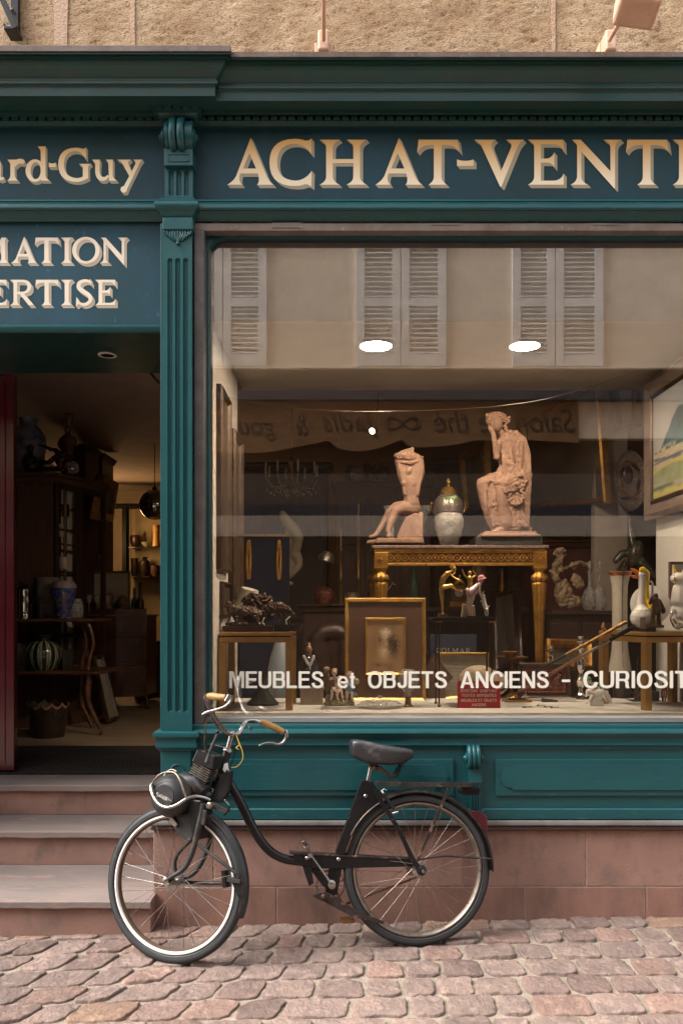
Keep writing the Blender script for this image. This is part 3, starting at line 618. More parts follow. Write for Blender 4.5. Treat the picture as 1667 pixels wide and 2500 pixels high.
# ---------------------------------------------------------------- pilaster
pil = MB(); PF = -.035; zb, ztp = zz(1745, PF), zz(545, PF)
fz0, fz1 = zz(1742 - 3, PF), zz(634, PF)
def fluted(x0, x1, y0, y1, fl, n=3, depth=.012, wf=None, yb=.1, name='pilaster_shaft', mt=TEALW):
    """front face with vertical round-ended flutes as real grooves (grid heightfield)"""
    b = MB(); cols = 84; A0, A1, B0, B1 = xx(x0, PF), xx(x1, PF), zz(y1, PF), zz(y0, PF)
    F0, F1 = zz(fl[1], PF), zz(fl[0], PF); wd = A1 - A0; cs = [A0 + wd * (.235 + .27 * i) for i in range(n)]; hw = wd * .082 if wf is None else wf
    zr = [B0]
    zr += [F0 + hw * (k / 6 * 2 - 1) for k in range(-0, 7)] + [F1 + hw * (k / 6 * 2 - 1) for k in range(0, 7)] + [B1]
    zr = sorted(set(zr))
    for z in zr:
        for i in range(cols + 1):
            x = A0 + wd * i / cols; y = PF
            for c in cs:
                dx = abs(x - c); dz = 0 if F0 + hw * 0 <= z <= F1 else (F0 - z if z < F0 else z - F1)
                r_ = math.hypot(dx, max(dz, 0)) / hw
                if r_ < 1: y = PF + depth * math.sqrt(max(1 - r_ * r_, 0))
            b.v.append(V((x, y, z)))
    m_ = len(zr)
    b.f = [(j * (cols + 1) + i, j * (cols + 1) + i + 1, (j + 1) * (cols + 1) + i + 1, (j + 1) * (cols + 1) + i) for j in range(m_ - 1) for i in range(cols)]
    b.box(A0, A1, PF + depth + .002, yb, B0, B1)
    b.add([(A0, PF, B0), (A0, PF + depth + .002, B0), (A0, PF + depth + .002, B1), (A0, PF, B1)], [(0, 1, 2, 3)])
    b.add([(A1, PF, B0), (A1, PF + depth + .002, B0), (A1, PF + depth + .002, B1), (A1, PF, B1)], [(0, 1, 2, 3)])
    return b.build(name, mt, sf, smooth=True, angle=30)
fluted(399, 469, 560, 1787, (636, 1733))
MB().box(xx(392, -.01), xx(401, -.01), -.012, .1, zz(1790, -.01), zz(545, -.01)).build('pilaster_edge', TEALW, sf, bevel=.002)
# neck block, acanthus ornament
MB().box(xx(397, -.05), xx(471, -.05), -.05, .1, zz(560, -.05), zz(530, -.05)).build('pilaster_neck', TEAL, sf, bevel=.003)
ac = MB(); cx = 435.0
for s_ in (-1, 1):
    for k, (ox, ln, bx) in enumerate(((30, 16, 26), (24, 22, 20), (17, 26, 15), (11, 27, 9), (5, 30, 4))):
        pth = crv([(cx + s_ * ox, 562, .0), (cx + s_ * (ox + 2), 562 + ln * .4, 0), (cx + s_ * (bx - 2), 562 + ln * .8, 0), (cx + s_ * (bx - 6), 562 + ln, 0)], 4)
        n = len(pth); ac.tube([W(p[0], p[1], PF - .006) for p in pth], [.002 + .0035 * sin(pi * min(i / n + .15, 1)) for i in range(n)], 8)
    ac.ball(W(cx + s_ * 32, 566, PF - .008), .006)
ac.ball(W(cx, 594, PF - .006), .009, .008, .008); ac.tube([W(cx, 562, PF - .008), W(cx, 592, PF - .006)], [.004, .005])
ac.build('acanthus_ornament', TEAL, sf, smooth=True, angle=60)
# capital moulding breaking round the pilaster
def wrap(x0, x1, pr, nm, mt=TEAL, back=FB + .0):
    return MB().mould([(x0, back + .02), (x0, PF), (x1, PF), (x1, back + .02)], pr).build(nm, mt, sf, smooth=True)
cp = [(o, zz(y, PF - o)) for o, y in [(-.02, 480), (.008, 481), (.014, 484), (.014, 487), (.026, 489), (.033, 494), (.033, 500), (.028, 506), (.018, 513), (.014, 516), (.010, 524), (.003, 530), (-.02, 530)]]
wrap(P0 + .002, P1 - .002, cp, 'pilaster_capital')
# console on the frieze
fluted(402, 471, 400, 481, (420, 472), name='console_block', mt=TEAL)
MB().box(xx(401, -.06), xx(471, -.06), -.06, .05, zz(404, -.06), zz(362, -.06)).build('console_tablet', TEAL, sf, bevel=.002)
fr = MB()
for a, b_, c_, d_ in ((411, 462, 376, 378), (411, 462, 393, 395), (411, 413, 376, 395), (460, 462, 376, 395)): fr.box(xx(a, -.06), xx(b_, -.06), -.0635, -.0605, zz(d_, -.06), zz(c_, -.06))
fr.build('tablet_edging', TEAL, sf)
sc = MB(); yc = 332
for i, (x0, wd) in enumerate(((402, 9), (413, 18), (433, 18), (453, 9), (462, 8))):
    n = 18; pth = []
    for k in range(n):
        a = pi * (k / (n - 1)) - pi / 2
        pth.append((-.05 - .052 * cos(a) - (.004 if i in (1, 2) else 0), zz(yc, -.05) - sin(a) * .062))
    pts = [(xx(x0, -.08), y, z) for y, z in pth]
    c_ = xx(x0 + wd / 2, -.08); hw = wd / 2 * u(-.08)
    if i in (1, 2): sc.tube([(c_, y + .002, z) for y, z in pth], hw, 12, flat=.8)
    else: sc.prism([(c_ - hw, y + .004, z) for y, z in pth], (hw * 2, 0, 0))
sc.prism([(xx(404, -.08), y + .012, z) for y, z in pth], (xx(468, -.08) - xx(404, -.08), 0, 0))
for s_, x0 in ((-1, 398), (1, 474)):
    sc.lathe([(.034, 0), (.034, .008), (.024, .012), (.016, .013), (.016, .02), (.0, .022)], (xx(x0 + (3 if s_ < 0 else -3), -.06), -.052, zz(338, -.05)), 20, axis=(s_, 0, 0))
sc.build('console_scroll', TEAL, sf, smooth=True, angle=50)
ca = [(o, zz(y, PF - .02 - o)) for o, y in [(-.05, 252), (.052, 253), (.05, 258), (.045, 260), (.045, 270), (.036, 273), (.03, 275), (.022, 283), (.012, 289), (.006, 291), (-.05, 292)]]
MB().mould([(xx(404, -.06), .03), (xx(404, -.06), -.055), (xx(468, -.06), -.055), (xx(468, -.06), .03)], ca).build('console_abacus', TEALD, sf, smooth=True)
tt = MB()
for k in range(5): tt.box(xx(381 + k * 22, -.1), xx(381 + k * 22 + 15, -.1), -.1065, -.0995, zz(269, -.1), zz(258, -.1))
tt.build('abacus_dentil', TEALD, sf)
# pedestal of the pilaster
pz = [(o, zz(y, PF - o)) for o, y in [(-.02, 1785), (.018, 1786), (.026, 1789), (.028, 1794), (.026, 1800), (.017, 1804), (.015, 1808), (.014, 1813), (.018, 1820), (.016, 1826), (.008, 1829), (.006, 1833), (-.02, 1834)]]
MB().mould([(xx(392, PF), .1), (xx(392, PF), PF), (xx(472, PF), PF), (xx(472, PF), .1)], pz).build('pedestal_cap', TEALW, sf, smooth=True)
MB().box(xx(393, -.03), xx(466, -.03), -.033, .1, zz(2002, -.03), zz(1832, -.03)).build('pedestal', TEALW, sf, bevel=.003)
ar = MB(); pth = [(412, 1990), (412, 1884), (417, 1884)] + [(433 + 16 * cos(a), 1882 - 16 * sin(a)) for a in [pi - pi * k / 12 for k in range(13)]] + [(452, 1884), (455, 1884), (455, 1990)]
ar.tube([W(a, b, -.036) for a, b in pth], .0028, 6); ar.build('pedestal_panel', TEAL, sf, smooth=True)
# ---------------------------------------------------------------- stall riser under the window
RF = .0
MB().box(P1 - .01, XR, RF, RF + .1, zz(2003, RF), zz(1790, RF)).build('stall_riser', TEAL, sf)
MB().mould([(P1 - .012, RF), (XR, RF)], [(o, zz(y, RF - o)) for o, y in [(-.05, 1766), (.01, 1767), (.014, 1771), (.014, 1779), (.02, 1781), (.03, 1784), (.034, 1790), (.03, 1796), (.02, 1800), (.015, 1805), (.014, 1812), (.018, 1819), (.008, 1823), (.004, 1830), (-.05, 1831)]]).build('sill_moulding', TEAL, sf, smooth=True)
MB().mould([(P1 - .005, RF), (XR, RF)], [(o, zz(y, RF - o)) for o, y in [(-.05, 1972), (.006, 1973), (.012, 1977), (.012, 2000), (.0, 2003), (-.05, 2003)]]).build('base_moulding', TEAL, sf, smooth=True)
def panel(x0, x1, nl, nr):
    b = MB().box(xx(x0), xx(x1), -.011, .02, zz(1942), zz(1852)); b.build('raised_panel', TEAL, sf, bevel=.003)
    pts = []; a, e, t, bt = 1866, 1928, x0 + 12, x1 - 12; r_ = 31
    if nl: pts += [(x0 + 42, bt) for bt in ()] + [(x0 + 40, a + 0)]
    top, bot = a, e; cyy = (a + e) / 2
    L_side = [(x0 + 42, bot), (x0 + 42, bot - 5)] + [(x0 + 40 - 26 * sin(pi * k / 12), cyy + 26 * cos(pi * k / 12)) for k in range(13)] + [(x0 + 42, top + 5), (x0 + 42, top)] if nl else [(x0 + 12, bot), (x0 + 12, top)]
    R_side = [(x1 - 42, top), (x1 - 42, top + 5)] + [(x1 - 40 + 26 * sin(pi * k / 12), cyy - 26 * cos(pi * k / 12)) for k in range(13)] + [(x1 - 42, bot - 5), (x1 - 42, bot)] if nr else [(x1 - 12, top), (x1 - 12, bot)]
    pts = L_side + R_side
    MB().prism([W(p, q, -.0105) for p, q in pts], (0, -.007, 0)).build('inner_panel', TEAL, sf, bevel=.0025)
panel(500, 1106, 1, 1); panel(1207, 1815, 1, 1)
# small bracket between the panels
bk = thing_ = None
b = MB()
for i, x0 in enumerate((1140, 1150.5, 1161)):
    pth = [( -.012 - .034 * cos(a), zz(1846) - sin(a) * .045) for a in [pi * k / 13 - pi / 2 for k in range(14)]]
    b.tube([(xx(x0 + 5, -.02), y, z) for y, z in pth], 5.6 * u(-.02), 10)
b.prism([(xx(1139, -.02), -.006 - .034 * cos(a), zz(1846) - sin(a) * .045) for a in [pi * k / 13 - pi / 2 for k in range(14)]], (xx(1172, -.02) - xx(1139, -.02), 0, 0))
for s_, x0 in ((-1, 1139), (1, 1173)): b.lathe([(.022, 0), (.022, .005), (.012, .008), (.009, .014), (0, .015)], (xx(x0, -.02), -.02, zz(1848)), 16, axis=(s_, 0, 0))
b.box(xx(1142), xx(1174), -.024, .02, zz(1909), zz(1870)); b.box(xx(1144), xx(1173), -.016, .02, zz(1976), zz(1909))
for k in range(4): b.box(xx(1146.5 + k * 6.6), xx(1149.5 + k * 6.6), -.021, -.01, zz(1972), zz(1912))
b.box(xx(1139), xx(1180), -.026, .02, zz(1996), zz(1976))
b.build('bracket', TEAL, sf, smooth=True, angle=40)
MB().mould([(XL - .004, RF), (XR, RF)], [(o, zz(y, RF - o)) for o, y in [(-.05, 2002), (.03, 2003), (.034, 2007), (.034, 2014), (.028, 2017), (-.05, 2017)]]).build('lead_ledge', LEAD, sf, smooth=True)
MB().mould([(XL - .004, RF), (XR, RF)], [(o, zz(y, RF - o)) for o, y in [(-.05, 2017), (.022, 2018), (.026, 2021), (.022, 2026), (-.05, 2027)]]).build('ledge_edge', PURPLE, sf, smooth=True)
# ---------------------------------------------------------------- window: rail, frame, pane
MB().box(xx(474, 0), xx(500, 0), -.012, .06, zz(1767), zz(563)).build('shutter_guide', ZINCG, sf, bevel=.006, seg=3)
MB().box(xx(474, 0), XR, .002, .09, zz(563), zz(544)).build('shutter_track', ZINC, sf, bevel=.003)
for a in (1055, 1445): MB().box(xx(a), xx(a + 68), -.0005, .01, zz(550), zz(545)).build('track_plate', ZINC, sf)
MB().box(xx(664), xx(737), -.0015, .01, zz(556), zz(544)).build('track_plate', ZINC, sf)
GY = .09
# green frame with a rounded inner corner
o0, o1, t0, t1 = xx(502, .05), xx(514, .1), zz(565, .05), zz(592, .11)
gr = MB(); rc = .075; zbot = zz(1760, .05)
inner = [(o1 + .004, zbot), (o1, zz(900, .05))] + [(o1 + rc - rc * cos(a), t1 - rc + rc * sin(a)) for a in [pi / 2 * k / 10 for k in range(11)]] + [(XR, t1)]
outer = [(o0, zbot), (o0, zz(900, .05))] + [(o0 + .0, t0 - (10 - k) * .001) for k in range(5)] + [(o0 + .004 * (k + 1), t0) for k in range(6)] + [(XR, t0)]
n = len(inner)
for yf, yb_ in ((.05, GY + .02),):
    vs = [(x, yf, z) for x, z in outer] + [(x, yf, z) for x, z in inner] + [(x, yb_, z) for x, z in inner]
    gr.add(vs, [(i, i + 1, n + i + 1, n + i) for i in range(n - 1)] + [(n + i, n + i + 1, 2 * n + i + 1, 2 * n + i) for i in range(n - 1)])
gr.box(o0, XR, .045, GY, t0 - .006, t0 + .004)
gr.build('window_frame', TEAL, sf)
ALU = mat('brushed_aluminium', (.42, .4, .38), .5, .6, c2=(.3, .28, .265), sc=14, stretch=(.4, 1, 4))
MB().box(xx(502), XR, .045, .2, zz(1764, .045), zz(1751, .045)).build('window_sill_strip', ALU, sf, bevel=.002)
MB().box(xx(502), XR, .055, .2, zz(1772, .0), zz(1764, .045) - .0005).build('sill_gap', PURPLE, sf)
GL_ = bpy.data.materials.new('window_glass'); GL_.use_nodes = True; N, L = sub(GL_); N.clear()
out = N.new('ShaderNodeOutputMaterial'); mx = N.new('ShaderNodeMixShader'); tr = N.new('ShaderNodeBsdfTransparent'); gl = N.new('ShaderNodeBsdfGlossy')
tr.inputs[0].default_value = (.93, .93, .92, 1); gl.inputs['Roughness'].default_value = 0.; gl.inputs[0].default_value = (1, 1, 1, 1)
fn = N.new('ShaderNodeFresnel'); fn.inputs[0].default_value = 1.5; ma = N.new('ShaderNodeMath'); ma.operation = 'MULTIPLY'; ma.inputs[1].default_value = 4.0
tc = N.new('ShaderNodeTexCoord'); nz = N.new('ShaderNodeTexNoise'); nz.inputs['Scale'].default_value = 1.4; bp = N.new('ShaderNodeBump'); bp.inputs['Strength'].default_value = .015; bp.inputs['Distance'].default_value = .006
L.new(tc.outputs['Object'], nz.inputs['Vector']); L.new(nz.outputs['Fac'], bp.inputs['Height']); L.new(bp.outputs[0], gl.inputs['Normal'])
L.new(fn.outputs[0], ma.inputs[0]); L.new(ma.outputs[0], mx.inputs[0]); L.new(tr.outputs[0], mx.inputs[1]); L.new(gl.outputs[0], mx.inputs[2]); L.new(mx.outputs[0], out.inputs[0])
pane = MB().add([(xx(500, GY), GY, zz(1762, GY)), (XR, GY, zz(1762, GY)), (XR, GY, zz(560, GY)), (xx(500, GY), GY, zz(560, GY))], [(0, 1, 2, 3)]).build('window_pane', GL_, sf)
for t, a, b in (('MEUBLES', 560, 790), ('et', 824, 867), ('OBJETS', 898, 1091), ('ANCIENS', 1123, 1339), ('-', 1371, 1391)):
    y0, y1 = (1638, 1682) if len(t) > 2 else ((1642, 1682) if t == 'et' else (1657, 1663))
    sans(t, 'window_lettering', LET_W, sf, a, b, *((1639, 1680) if t != 'et' else (1640, 1680)), GY - .002)
sans('CURIOSIT\u00c9S', 'window_lettering', LET_W, sf, 1423, 1752, 1638, 1680, GY - .002)
# ---------------------------------------------------------------- the room behind
rm = sett(thing('shop_interior', 'dark interior room of the antique shop', 'room', (0, 1, .451)), 'dark interior room of the antique shop')
ZF = .451; ZC = 2.98
def st(mb, nm, m_, **k): o = mb.build(nm, m_, None, **k); o['kind'] = 'structure'; return o
bpy.data.objects.remove(rm)
st(MB().box(-3.2, 3.3, .96, 7.7, ZF - .1, ZF), 'floor', FLOORW)
st(MB().box(-3.2, 3.3, 1.3, 7.7, ZC, ZC + .1), 'ceiling', mat('brownish_ceiling_paint', (.45, .36, .3), .9, c2=(.4, .31, .26)))
WPALE = mat('ochre_plaster', (.42, .33, .22), .85, c2=(.36, .28, .18))
st(MB().box(-3.2, 3.3, 7.6, 7.7, ZF, ZC), 'back_wall', WPALE)
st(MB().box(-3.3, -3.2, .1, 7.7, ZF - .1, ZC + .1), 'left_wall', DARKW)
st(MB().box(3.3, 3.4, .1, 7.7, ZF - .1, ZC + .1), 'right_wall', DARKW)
st(MB().box(-.66, -.585, .13, 1.05, ZF, SZ + .01), 'display_wall', CREAMP)       # left wall of the window bay
st(MB().box(1.75, 1.83, .13, 1.0, ZF, SZ + .01), 'display_wall', WHITEP)
GREYP = mat('greige_wall_paint', (.4, .33, .28), .8, c2=(.34, .28, .235))
st(MB().box(xx(1450, 1.9), 1.9, 1.9, 1.97, ZF, SZ + .3), 'display_wall', GREYP)
st(MB().box(-.585, XR - .02, .1605, 1.3, SZ, SZ + .06), 'display_ceiling', CREAMP)
st(MB().box(-.585, XR - .02, .13, .16, SZ - .0005, zz(540, .13)), 'display_header', mat('white_header_paint', (.86, .8, .72), .7))
PZ = .888
st(MB().box(-.585, XR - .02, .1, .84, PZ - .04, PZ), 'display_floor', WHITEP, bevel=.003)
st(MB().box(-.585, XR - .02, .8, .84, ZF, PZ - .041), 'display_back', DKWOOD)
st(MB().box(xx(504, .1), xx(504, .1) + .03, .095, .135, PZ, SZ + .3), 'window_reveal', CREAMP)
def pY(py): return (H - PZ) * F / (py - PY) - D      # depth of a thing standing on the display floor
def fY(py): return (H - ZF) * F / (py - PY) - D      # ... on the shop floor
# mat
mt_ = MB().box(-2.6, -.78, .96, fY(1825), ZF, ZF + .012)
MATM = mat('ribbed_brown_mat', (.03, .019, .014), .9, c2=(.02, .014, .011), bump=0)
N, L = sub(MATM); wv = N.new('ShaderNodeTexWave'); wv.inputs['Scale'].default_value = 13; wv.bands_direction = 'DIAGONAL'; tc = N.new('ShaderNodeTexCoord')
L.new(tc.outputs['Object'], wv.inputs['Vector']); bp = N.new('ShaderNodeBump'); bp.inputs['Strength'].default_value = 1; bp.inputs['Distance'].default_value = .01
L.new(wv.outputs['Fac'], bp.inputs['Height']); L.new(bp.outputs[0], N['Principled BSDF'].inputs['Normal'])
tag(mt_.build('door_mat', MATM), 'dark ribbed door mat just inside the shop doorway', 'door mat')
# red door leaf
dl = thing('shop_door', 'dark red wooden door leaf at the left edge of the doorway', 'door', (-2.2, .97, ZF))
REDP = mat('oxblood_paint', (.1, .008, .016), .2, c2=(.075, .006, .012), coat=.5)
MB().box(-2.6, xx(35, .97), .97, 1.02, ZF + .02, SZ - .003).build('door_panel', REDP, dl, bevel=.004)
q = MB()
for px in (12,): q.box(xx(px, .97), xx(px + 2, .97), .962, .9695, ZF + .06, SZ - .05)
q.build('door_moulding', REDP, dl)
# ceiling lamps
def downlight(px, py, Yz, z, r_, lit, lab, par=None, rimm=WHITEP):
    t = thing('ceiling_light', lab, 'ceiling light', W(px, py, Yz))
    c = V((xx(px, Yz), Yz, z))
    MB().lathe([(r_ * .72, -.002), (r_ * .74, -.007), (r_ * .97, -.006), (r_, -.001)], c, 40).build('trim_ring', rimm, t, smooth=True)
    em = mat('lamp_glow_' + lab[:5], (1, .86, .66), .5, emit=lit) if lit else BLACKM
    MB().lathe([(.0001, -.005), (r_ * .8, -.005), (r_ * .8, -.0045), (.0001, -.0045)], c, 36).build('diffuser', em, t)
    if lit:
        b_ = em.node_tree.nodes['Principled BSDF']; b_.inputs['Emission Color'].default_value = (1, .8, .58, 1)
    return t
LZ = .47
downlight(917, 842, LZ, SZ, .105, 105, 'round lit ceiling lamp above the display window, left of the two')
downlight(1280, 842, LZ, SZ, .098, 105, 'second round lit ceiling lamp of the display window, above the seated statue')
downlight(263, 860, .62, SZ, .047, 0, 'small unlit round recessed lamp in the soffit over the doorway')
# ================================================================ opposite building (seen mirrored in the pane)
OY = -6.5
op = thing('opposite_building', 'cream house across the street with white louvred shutters over a dark tea room front', 'building', (0, OY, 0))
su = 10.1 / F
def ox(px): return (px - PX) * su
def oz(py): return H - (py - PY) * su
OPW = mat('peach_render', (.86, .75, .62), .9, c2=(.81, .7, .57), bump=.3)
MB().box(-12, 12, OY - 6, OY, 3.5, 6.7).build('upper_wall', OPW, op)
MB().box(-12, 12, OY - 1, OY - .15, -.2, 3.5).build('shop_wall', DARKW, op)
SHW = mat('white_shutter_paint', (.95, .95, .94), .6)
def shutter_pair(px0, px1, pm):
    for a, b in ((px0, pm - 1), (pm + 1, px1)):
        A, B_ = ox(a), ox(b); z0, z1 = oz(885), oz(885) + 1.85
        s_ = MB()
        s_.box(A, A + .1, OY, OY + .05, z0, z1); s_.box(B_ - .1, B_, OY, OY + .05, z0, z1)
        for z in (z0, z0 + .74, z1 - .12): s_.box(A + .1005, B_ - .1005, OY + .002, OY + .048, z, z + (.14 if z == z0 else .1))
        f_ = s_.build('shutter', SHW, op)
        l_ = MB()
        for za, zb_ in ((z0 + .15, z0 + .73), (z0 + .85, z1 - .13)):
            z = za
            while z < zb_: l_.obox(((A + B_) / 2, OY + .025, z + .02), ((B_ - A) / 2 - .1, 0, 0), (0, .018, -.014), (0, .003, .004)); z += .06
        l_.box(A + .1, B_ - .1, OY + .001, OY + .004, z0 + .1, z1 - .1)
        l_.build('louvres', SHW, f_)
shutter_pair(870, 1092, 980); shutter_pair(1256, 1480, 1362); shutter_pair(430, 648, 540); shutter_pair(1740, 1960, 1850); shutter_pair(-10, 208, 100)
MB().box(-12, 12, OY - .15, OY + .06, oz(892), oz(888)).build('string_course', OPW, op)
MB().box(-12, 12, OY - .15, OY, oz(970), oz(893)).build('fascia', mat('brown_fascia', (.2, .15, .11), .8), op)
MB().box(-12, 12, OY - .15, OY + .12, oz(972), oz(948)).build('sign_ledge', mat('slate_blue_paint', (.07, .075, .09), .6), op)
pts = crv([(ox(430), oz(1088), 0), (ox(620), oz(1100), 0), (ox(760), oz(1078), 0), (ox(800), oz(1070), 0), (ox(830), oz(1090), 0), (ox(900), oz(1094), 0), (ox(975), oz(1070), 0), (ox(985), oz(1066), 0), (ox(1010), oz(1086), 0), (ox(1110), oz(1080), 0), (ox(1200), oz(1066), 0), (ox(1420), oz(1075), 0)], 5)
SGN = mat('oak_sign_board', (.3, .17, .075), .6, c2=(.18, .1, .045), sc=3, stretch=(.5, 1, 5))
MB().prism([(p[0], OY, p[1]) for p in pts] + [(ox(1420), OY, oz(974)), (ox(430), OY, oz(974))], (0, .03, 0)).build('sign_board', SGN, op)
INK = mat('dark_sign_ink', (.07, .045, .03), .8)
def osign(body, a, b, y0, y1, nm='sign_lettering'):
    m_ = text_mesh(body, nm, None, None, 0, 1, 0, 1, 0, bold=0, shear=.25)
    xs = [v.x for v in m_.v]; zs_ = [v.z for v in m_.v]; ax, bx, ay, by = min(xs), max(xs), min(zs_), max(zs_)
    q = MB(); q.f = m_.f
    # the viewer stands with the shop behind: letters run the other way along x
    q.v = [V((ox(b) - (v.x - ax) / (bx - ax) * (ox(b) - ox(a)), OY + .034, oz(y1) + (v.z - ay) / (by - ay) * (oz(y0) - oz(y1)))) for v in m_.v]
    q.build(nm, INK, op)
osign('Salon de thé', 1062, 1412, 992, 1050); osign('Jadis', 785, 925, 1000, 1062); osign('&', 722, 752, 1002, 1058); osign('gourmandises', 330, 672, 1008, 1070)
q = MB(); 
for s_ in (1, .8): q.tube([(ox(985 + 44 * s_ * cos(a) / (1 + sin(a) ** 2)), OY + .034, oz(1028 + 44 * s_ * sin(a) * cos(a) / (1 + sin(a) ** 2))) for a in [2 * pi * k / 40 for k in range(41)]], .008, 5)
q.build('sign_flourish', INK, op)
MB().box(-12, 12, OY - .15, OY - .02, oz(1235), oz(1150)).build('transom_panel', mat('brown_transom', (.12, .085, .065), .7), op)
MB().box(-12, 12, OY - .15, OY + .35, oz(1262), oz(1236)).build('awning_box', mat('navy_awning', (.03, .034, .05), .7), op)
MB().box(-12, 12, OY + .3, OY + .36, oz(1312), oz(1263)).build('awning_valance', mat('grey_awning_cloth', (.42, .38, .34), .9), op)
for k in range(-5, 6): MB().box(k * 2.2 - .12, k * 2.2 + .12, OY - .15, OY - .02, 0, oz(1313)).build('shop_pier', DKWOOD, op)
# ================================================================ things on the upper wall
LAMPP = mat('peach_lamp_paint', (.62, .4, .28), .5, c2=(.52, .32, .22), sc=10, c3=(.3, .2, .14), sc3=30, th3=(.66, .74))
def flood(px, lab, rod_top, head):
    t = thing('wall_floodlight', lab, 'floodlight', W(px, 130, .1))
    b = MB().box(xx(px - 22, .05), xx(px + 22, .05), .07, .12, zz(131, .05), zz(96, .05)); b.build('mounting_plate', LAMPP, t, bevel=.004)
    MB().box(xx(px - 14, .03), xx(px + 13, .03), .0, .075, zz(132, .03), zz(82, .03)).build('joint_box', LAMPP, t, bevel=.008)
    s_ = MB()
    for sx in (-19, 19):
        for sy in (99, 127): s_.ball(W(px + sx, sy, .066), .0035)
    s_.build('screw', SILD, t, smooth=True)
    MB().tube([W(px, 98, -.01), rod_top], .009, 12).build('arm', LAMPP, t, smooth=True)
    if head:
        hb = MB(); c0 = W(1556, 6, -.42)
        hb.obox(c0, V((.075, -.01, -.018)), V((0, .06, -.02)), V((.012, .02, .058)))
        hb.build('lamp_head', LAMPP, t, bevel=.016, seg=3)
    else:
        MB().obox(W(px + 14, -120, -.42), V((.11, 0, 0)), V((0, .09, 0)), V((0, 0, .05))).build('lamp_head', LAMPP, t, bevel=.015)
flood(790, 'peach painted floodlight arm on the stone wall, middle of the picture top', W(790, -90, -.38), False)
flood(1487, 'peach painted floodlight with tilted head at the top right of the stone wall', W(1518, 42, -.38), True)
br = thing('iron_bracket', 'black iron wall bracket at the top left corner', 'bracket', W(30, 40, .1))
MB().box(xx(22, .08), xx(42, .08), .095, .12, zz(78, .08), zz(-60, .08)).build('wall_plate', BLK, br, bevel=.002)
MB().obox(W(20, 28, -.02), V((.028, 0, -.062)) * 1.2, V((0, .006, 0)), V((.012, 0, .005))).build('diagonal_strut', BLK, br, bevel=.002)
q = MB().box(xx(14, .04), xx(44, .04), .02, .1, zz(78, .04), zz(70, .04)); q.box(xx(12, .04), xx(17, .04), .02, .1, zz(70, .04), zz(64, .04)); q.build('foot', BLK, br, bevel=.002)
MB().ball(W(31, 24, .085), .009, .007, .009).build('bolt', RUST, br, smooth=True)
# ================================================================ the moped
PR = V((.315, -.25, gz(.3) + .012)); PFW = V((-.672, -.37, gz(-.67) + .012)); RW = .3025
LEAN = R(8)
mop = thing('moped', 'old black front-engined moped with tan grips leaning by the shop front', 'moped', (-.2, -.3, 0))
def frame(o, e1):
    """a leaning plane: o wheel contact, e1 horizontal rearward unit; returns (origin, e1, up, normal towards the street)"""
    n = V((e1.y, -e1.x, 0)).normalized()
    if n.y > 0: n = -n
    up = V((0, 0, 1)) * cos(LEAN) - n * sin(LEAN); nn = n * cos(LEAN) + V((0, 0, 1)) * sin(LEAN)
    return o, e1, up, nn
def caster(fr_):
    o, e1, up_, nn = fr_
    def f(px, py, off=0.):
        r = V(((px - PX) / F, 1.0, -(py - PY) / F)); c = V((0, -D, H)); q = o + nn * off
        t = (q - c).dot(nn) / r.dot(nn); return c + r * t
    return f
e_b = (PR - PFW); e_b.z = 0; e_b.normalize()
FB_ = frame(PR, e_b); B = caster(FB_)
e_f = V((cos(R(19)), -sin(R(19)), 0)); FF_ = frame(PFW, e_f); Fp = caster(FF_)
CR = PR + FB_[2] * RW; CF = PFW + FF_[2] * RW
BN, FN = FB_[3], FF_[3]
def arc(fr_, c, r_, a0, a1, n=24, off=0.): return [c + fr_[1] * (r_ * cos(a)) + fr_[2] * (r_ * sin(a)) + fr_[3] * off for a in [a0 + (a1 - a0) * k / n for k in range(n + 1)]]
def ring(fr_, c, prof_, a0=0., a1=2 * pi, n=96, closed=True):
    """revolve profile (radius, offset along the axle) round the hub"""
    b = MB(); k = len(prof_)
    m = n if closed else n + 1
    for i in range(m):
        a = a0 + (a1 - a0) * i / n; d_ = fr_[1] * cos(a) + fr_[2] * sin(a)
        b.v += [c + d_ * r_ + fr_[3] * w_ for r_, w_ in prof_]
    b.f = [(i * k + j, ((i + 1) % m) * k + j, ((i + 1) % m) * k + (j + 1) % k, i * k + (j + 1) % k) for i in range(n) for j in range(k)]
    return b
def circ(rc_, rr, n=14, sq=1.): return [(rc_ + rr * cos(2 * pi * k / n), rr * sq * sin(2 * pi * k / n)) for k in range(n)]
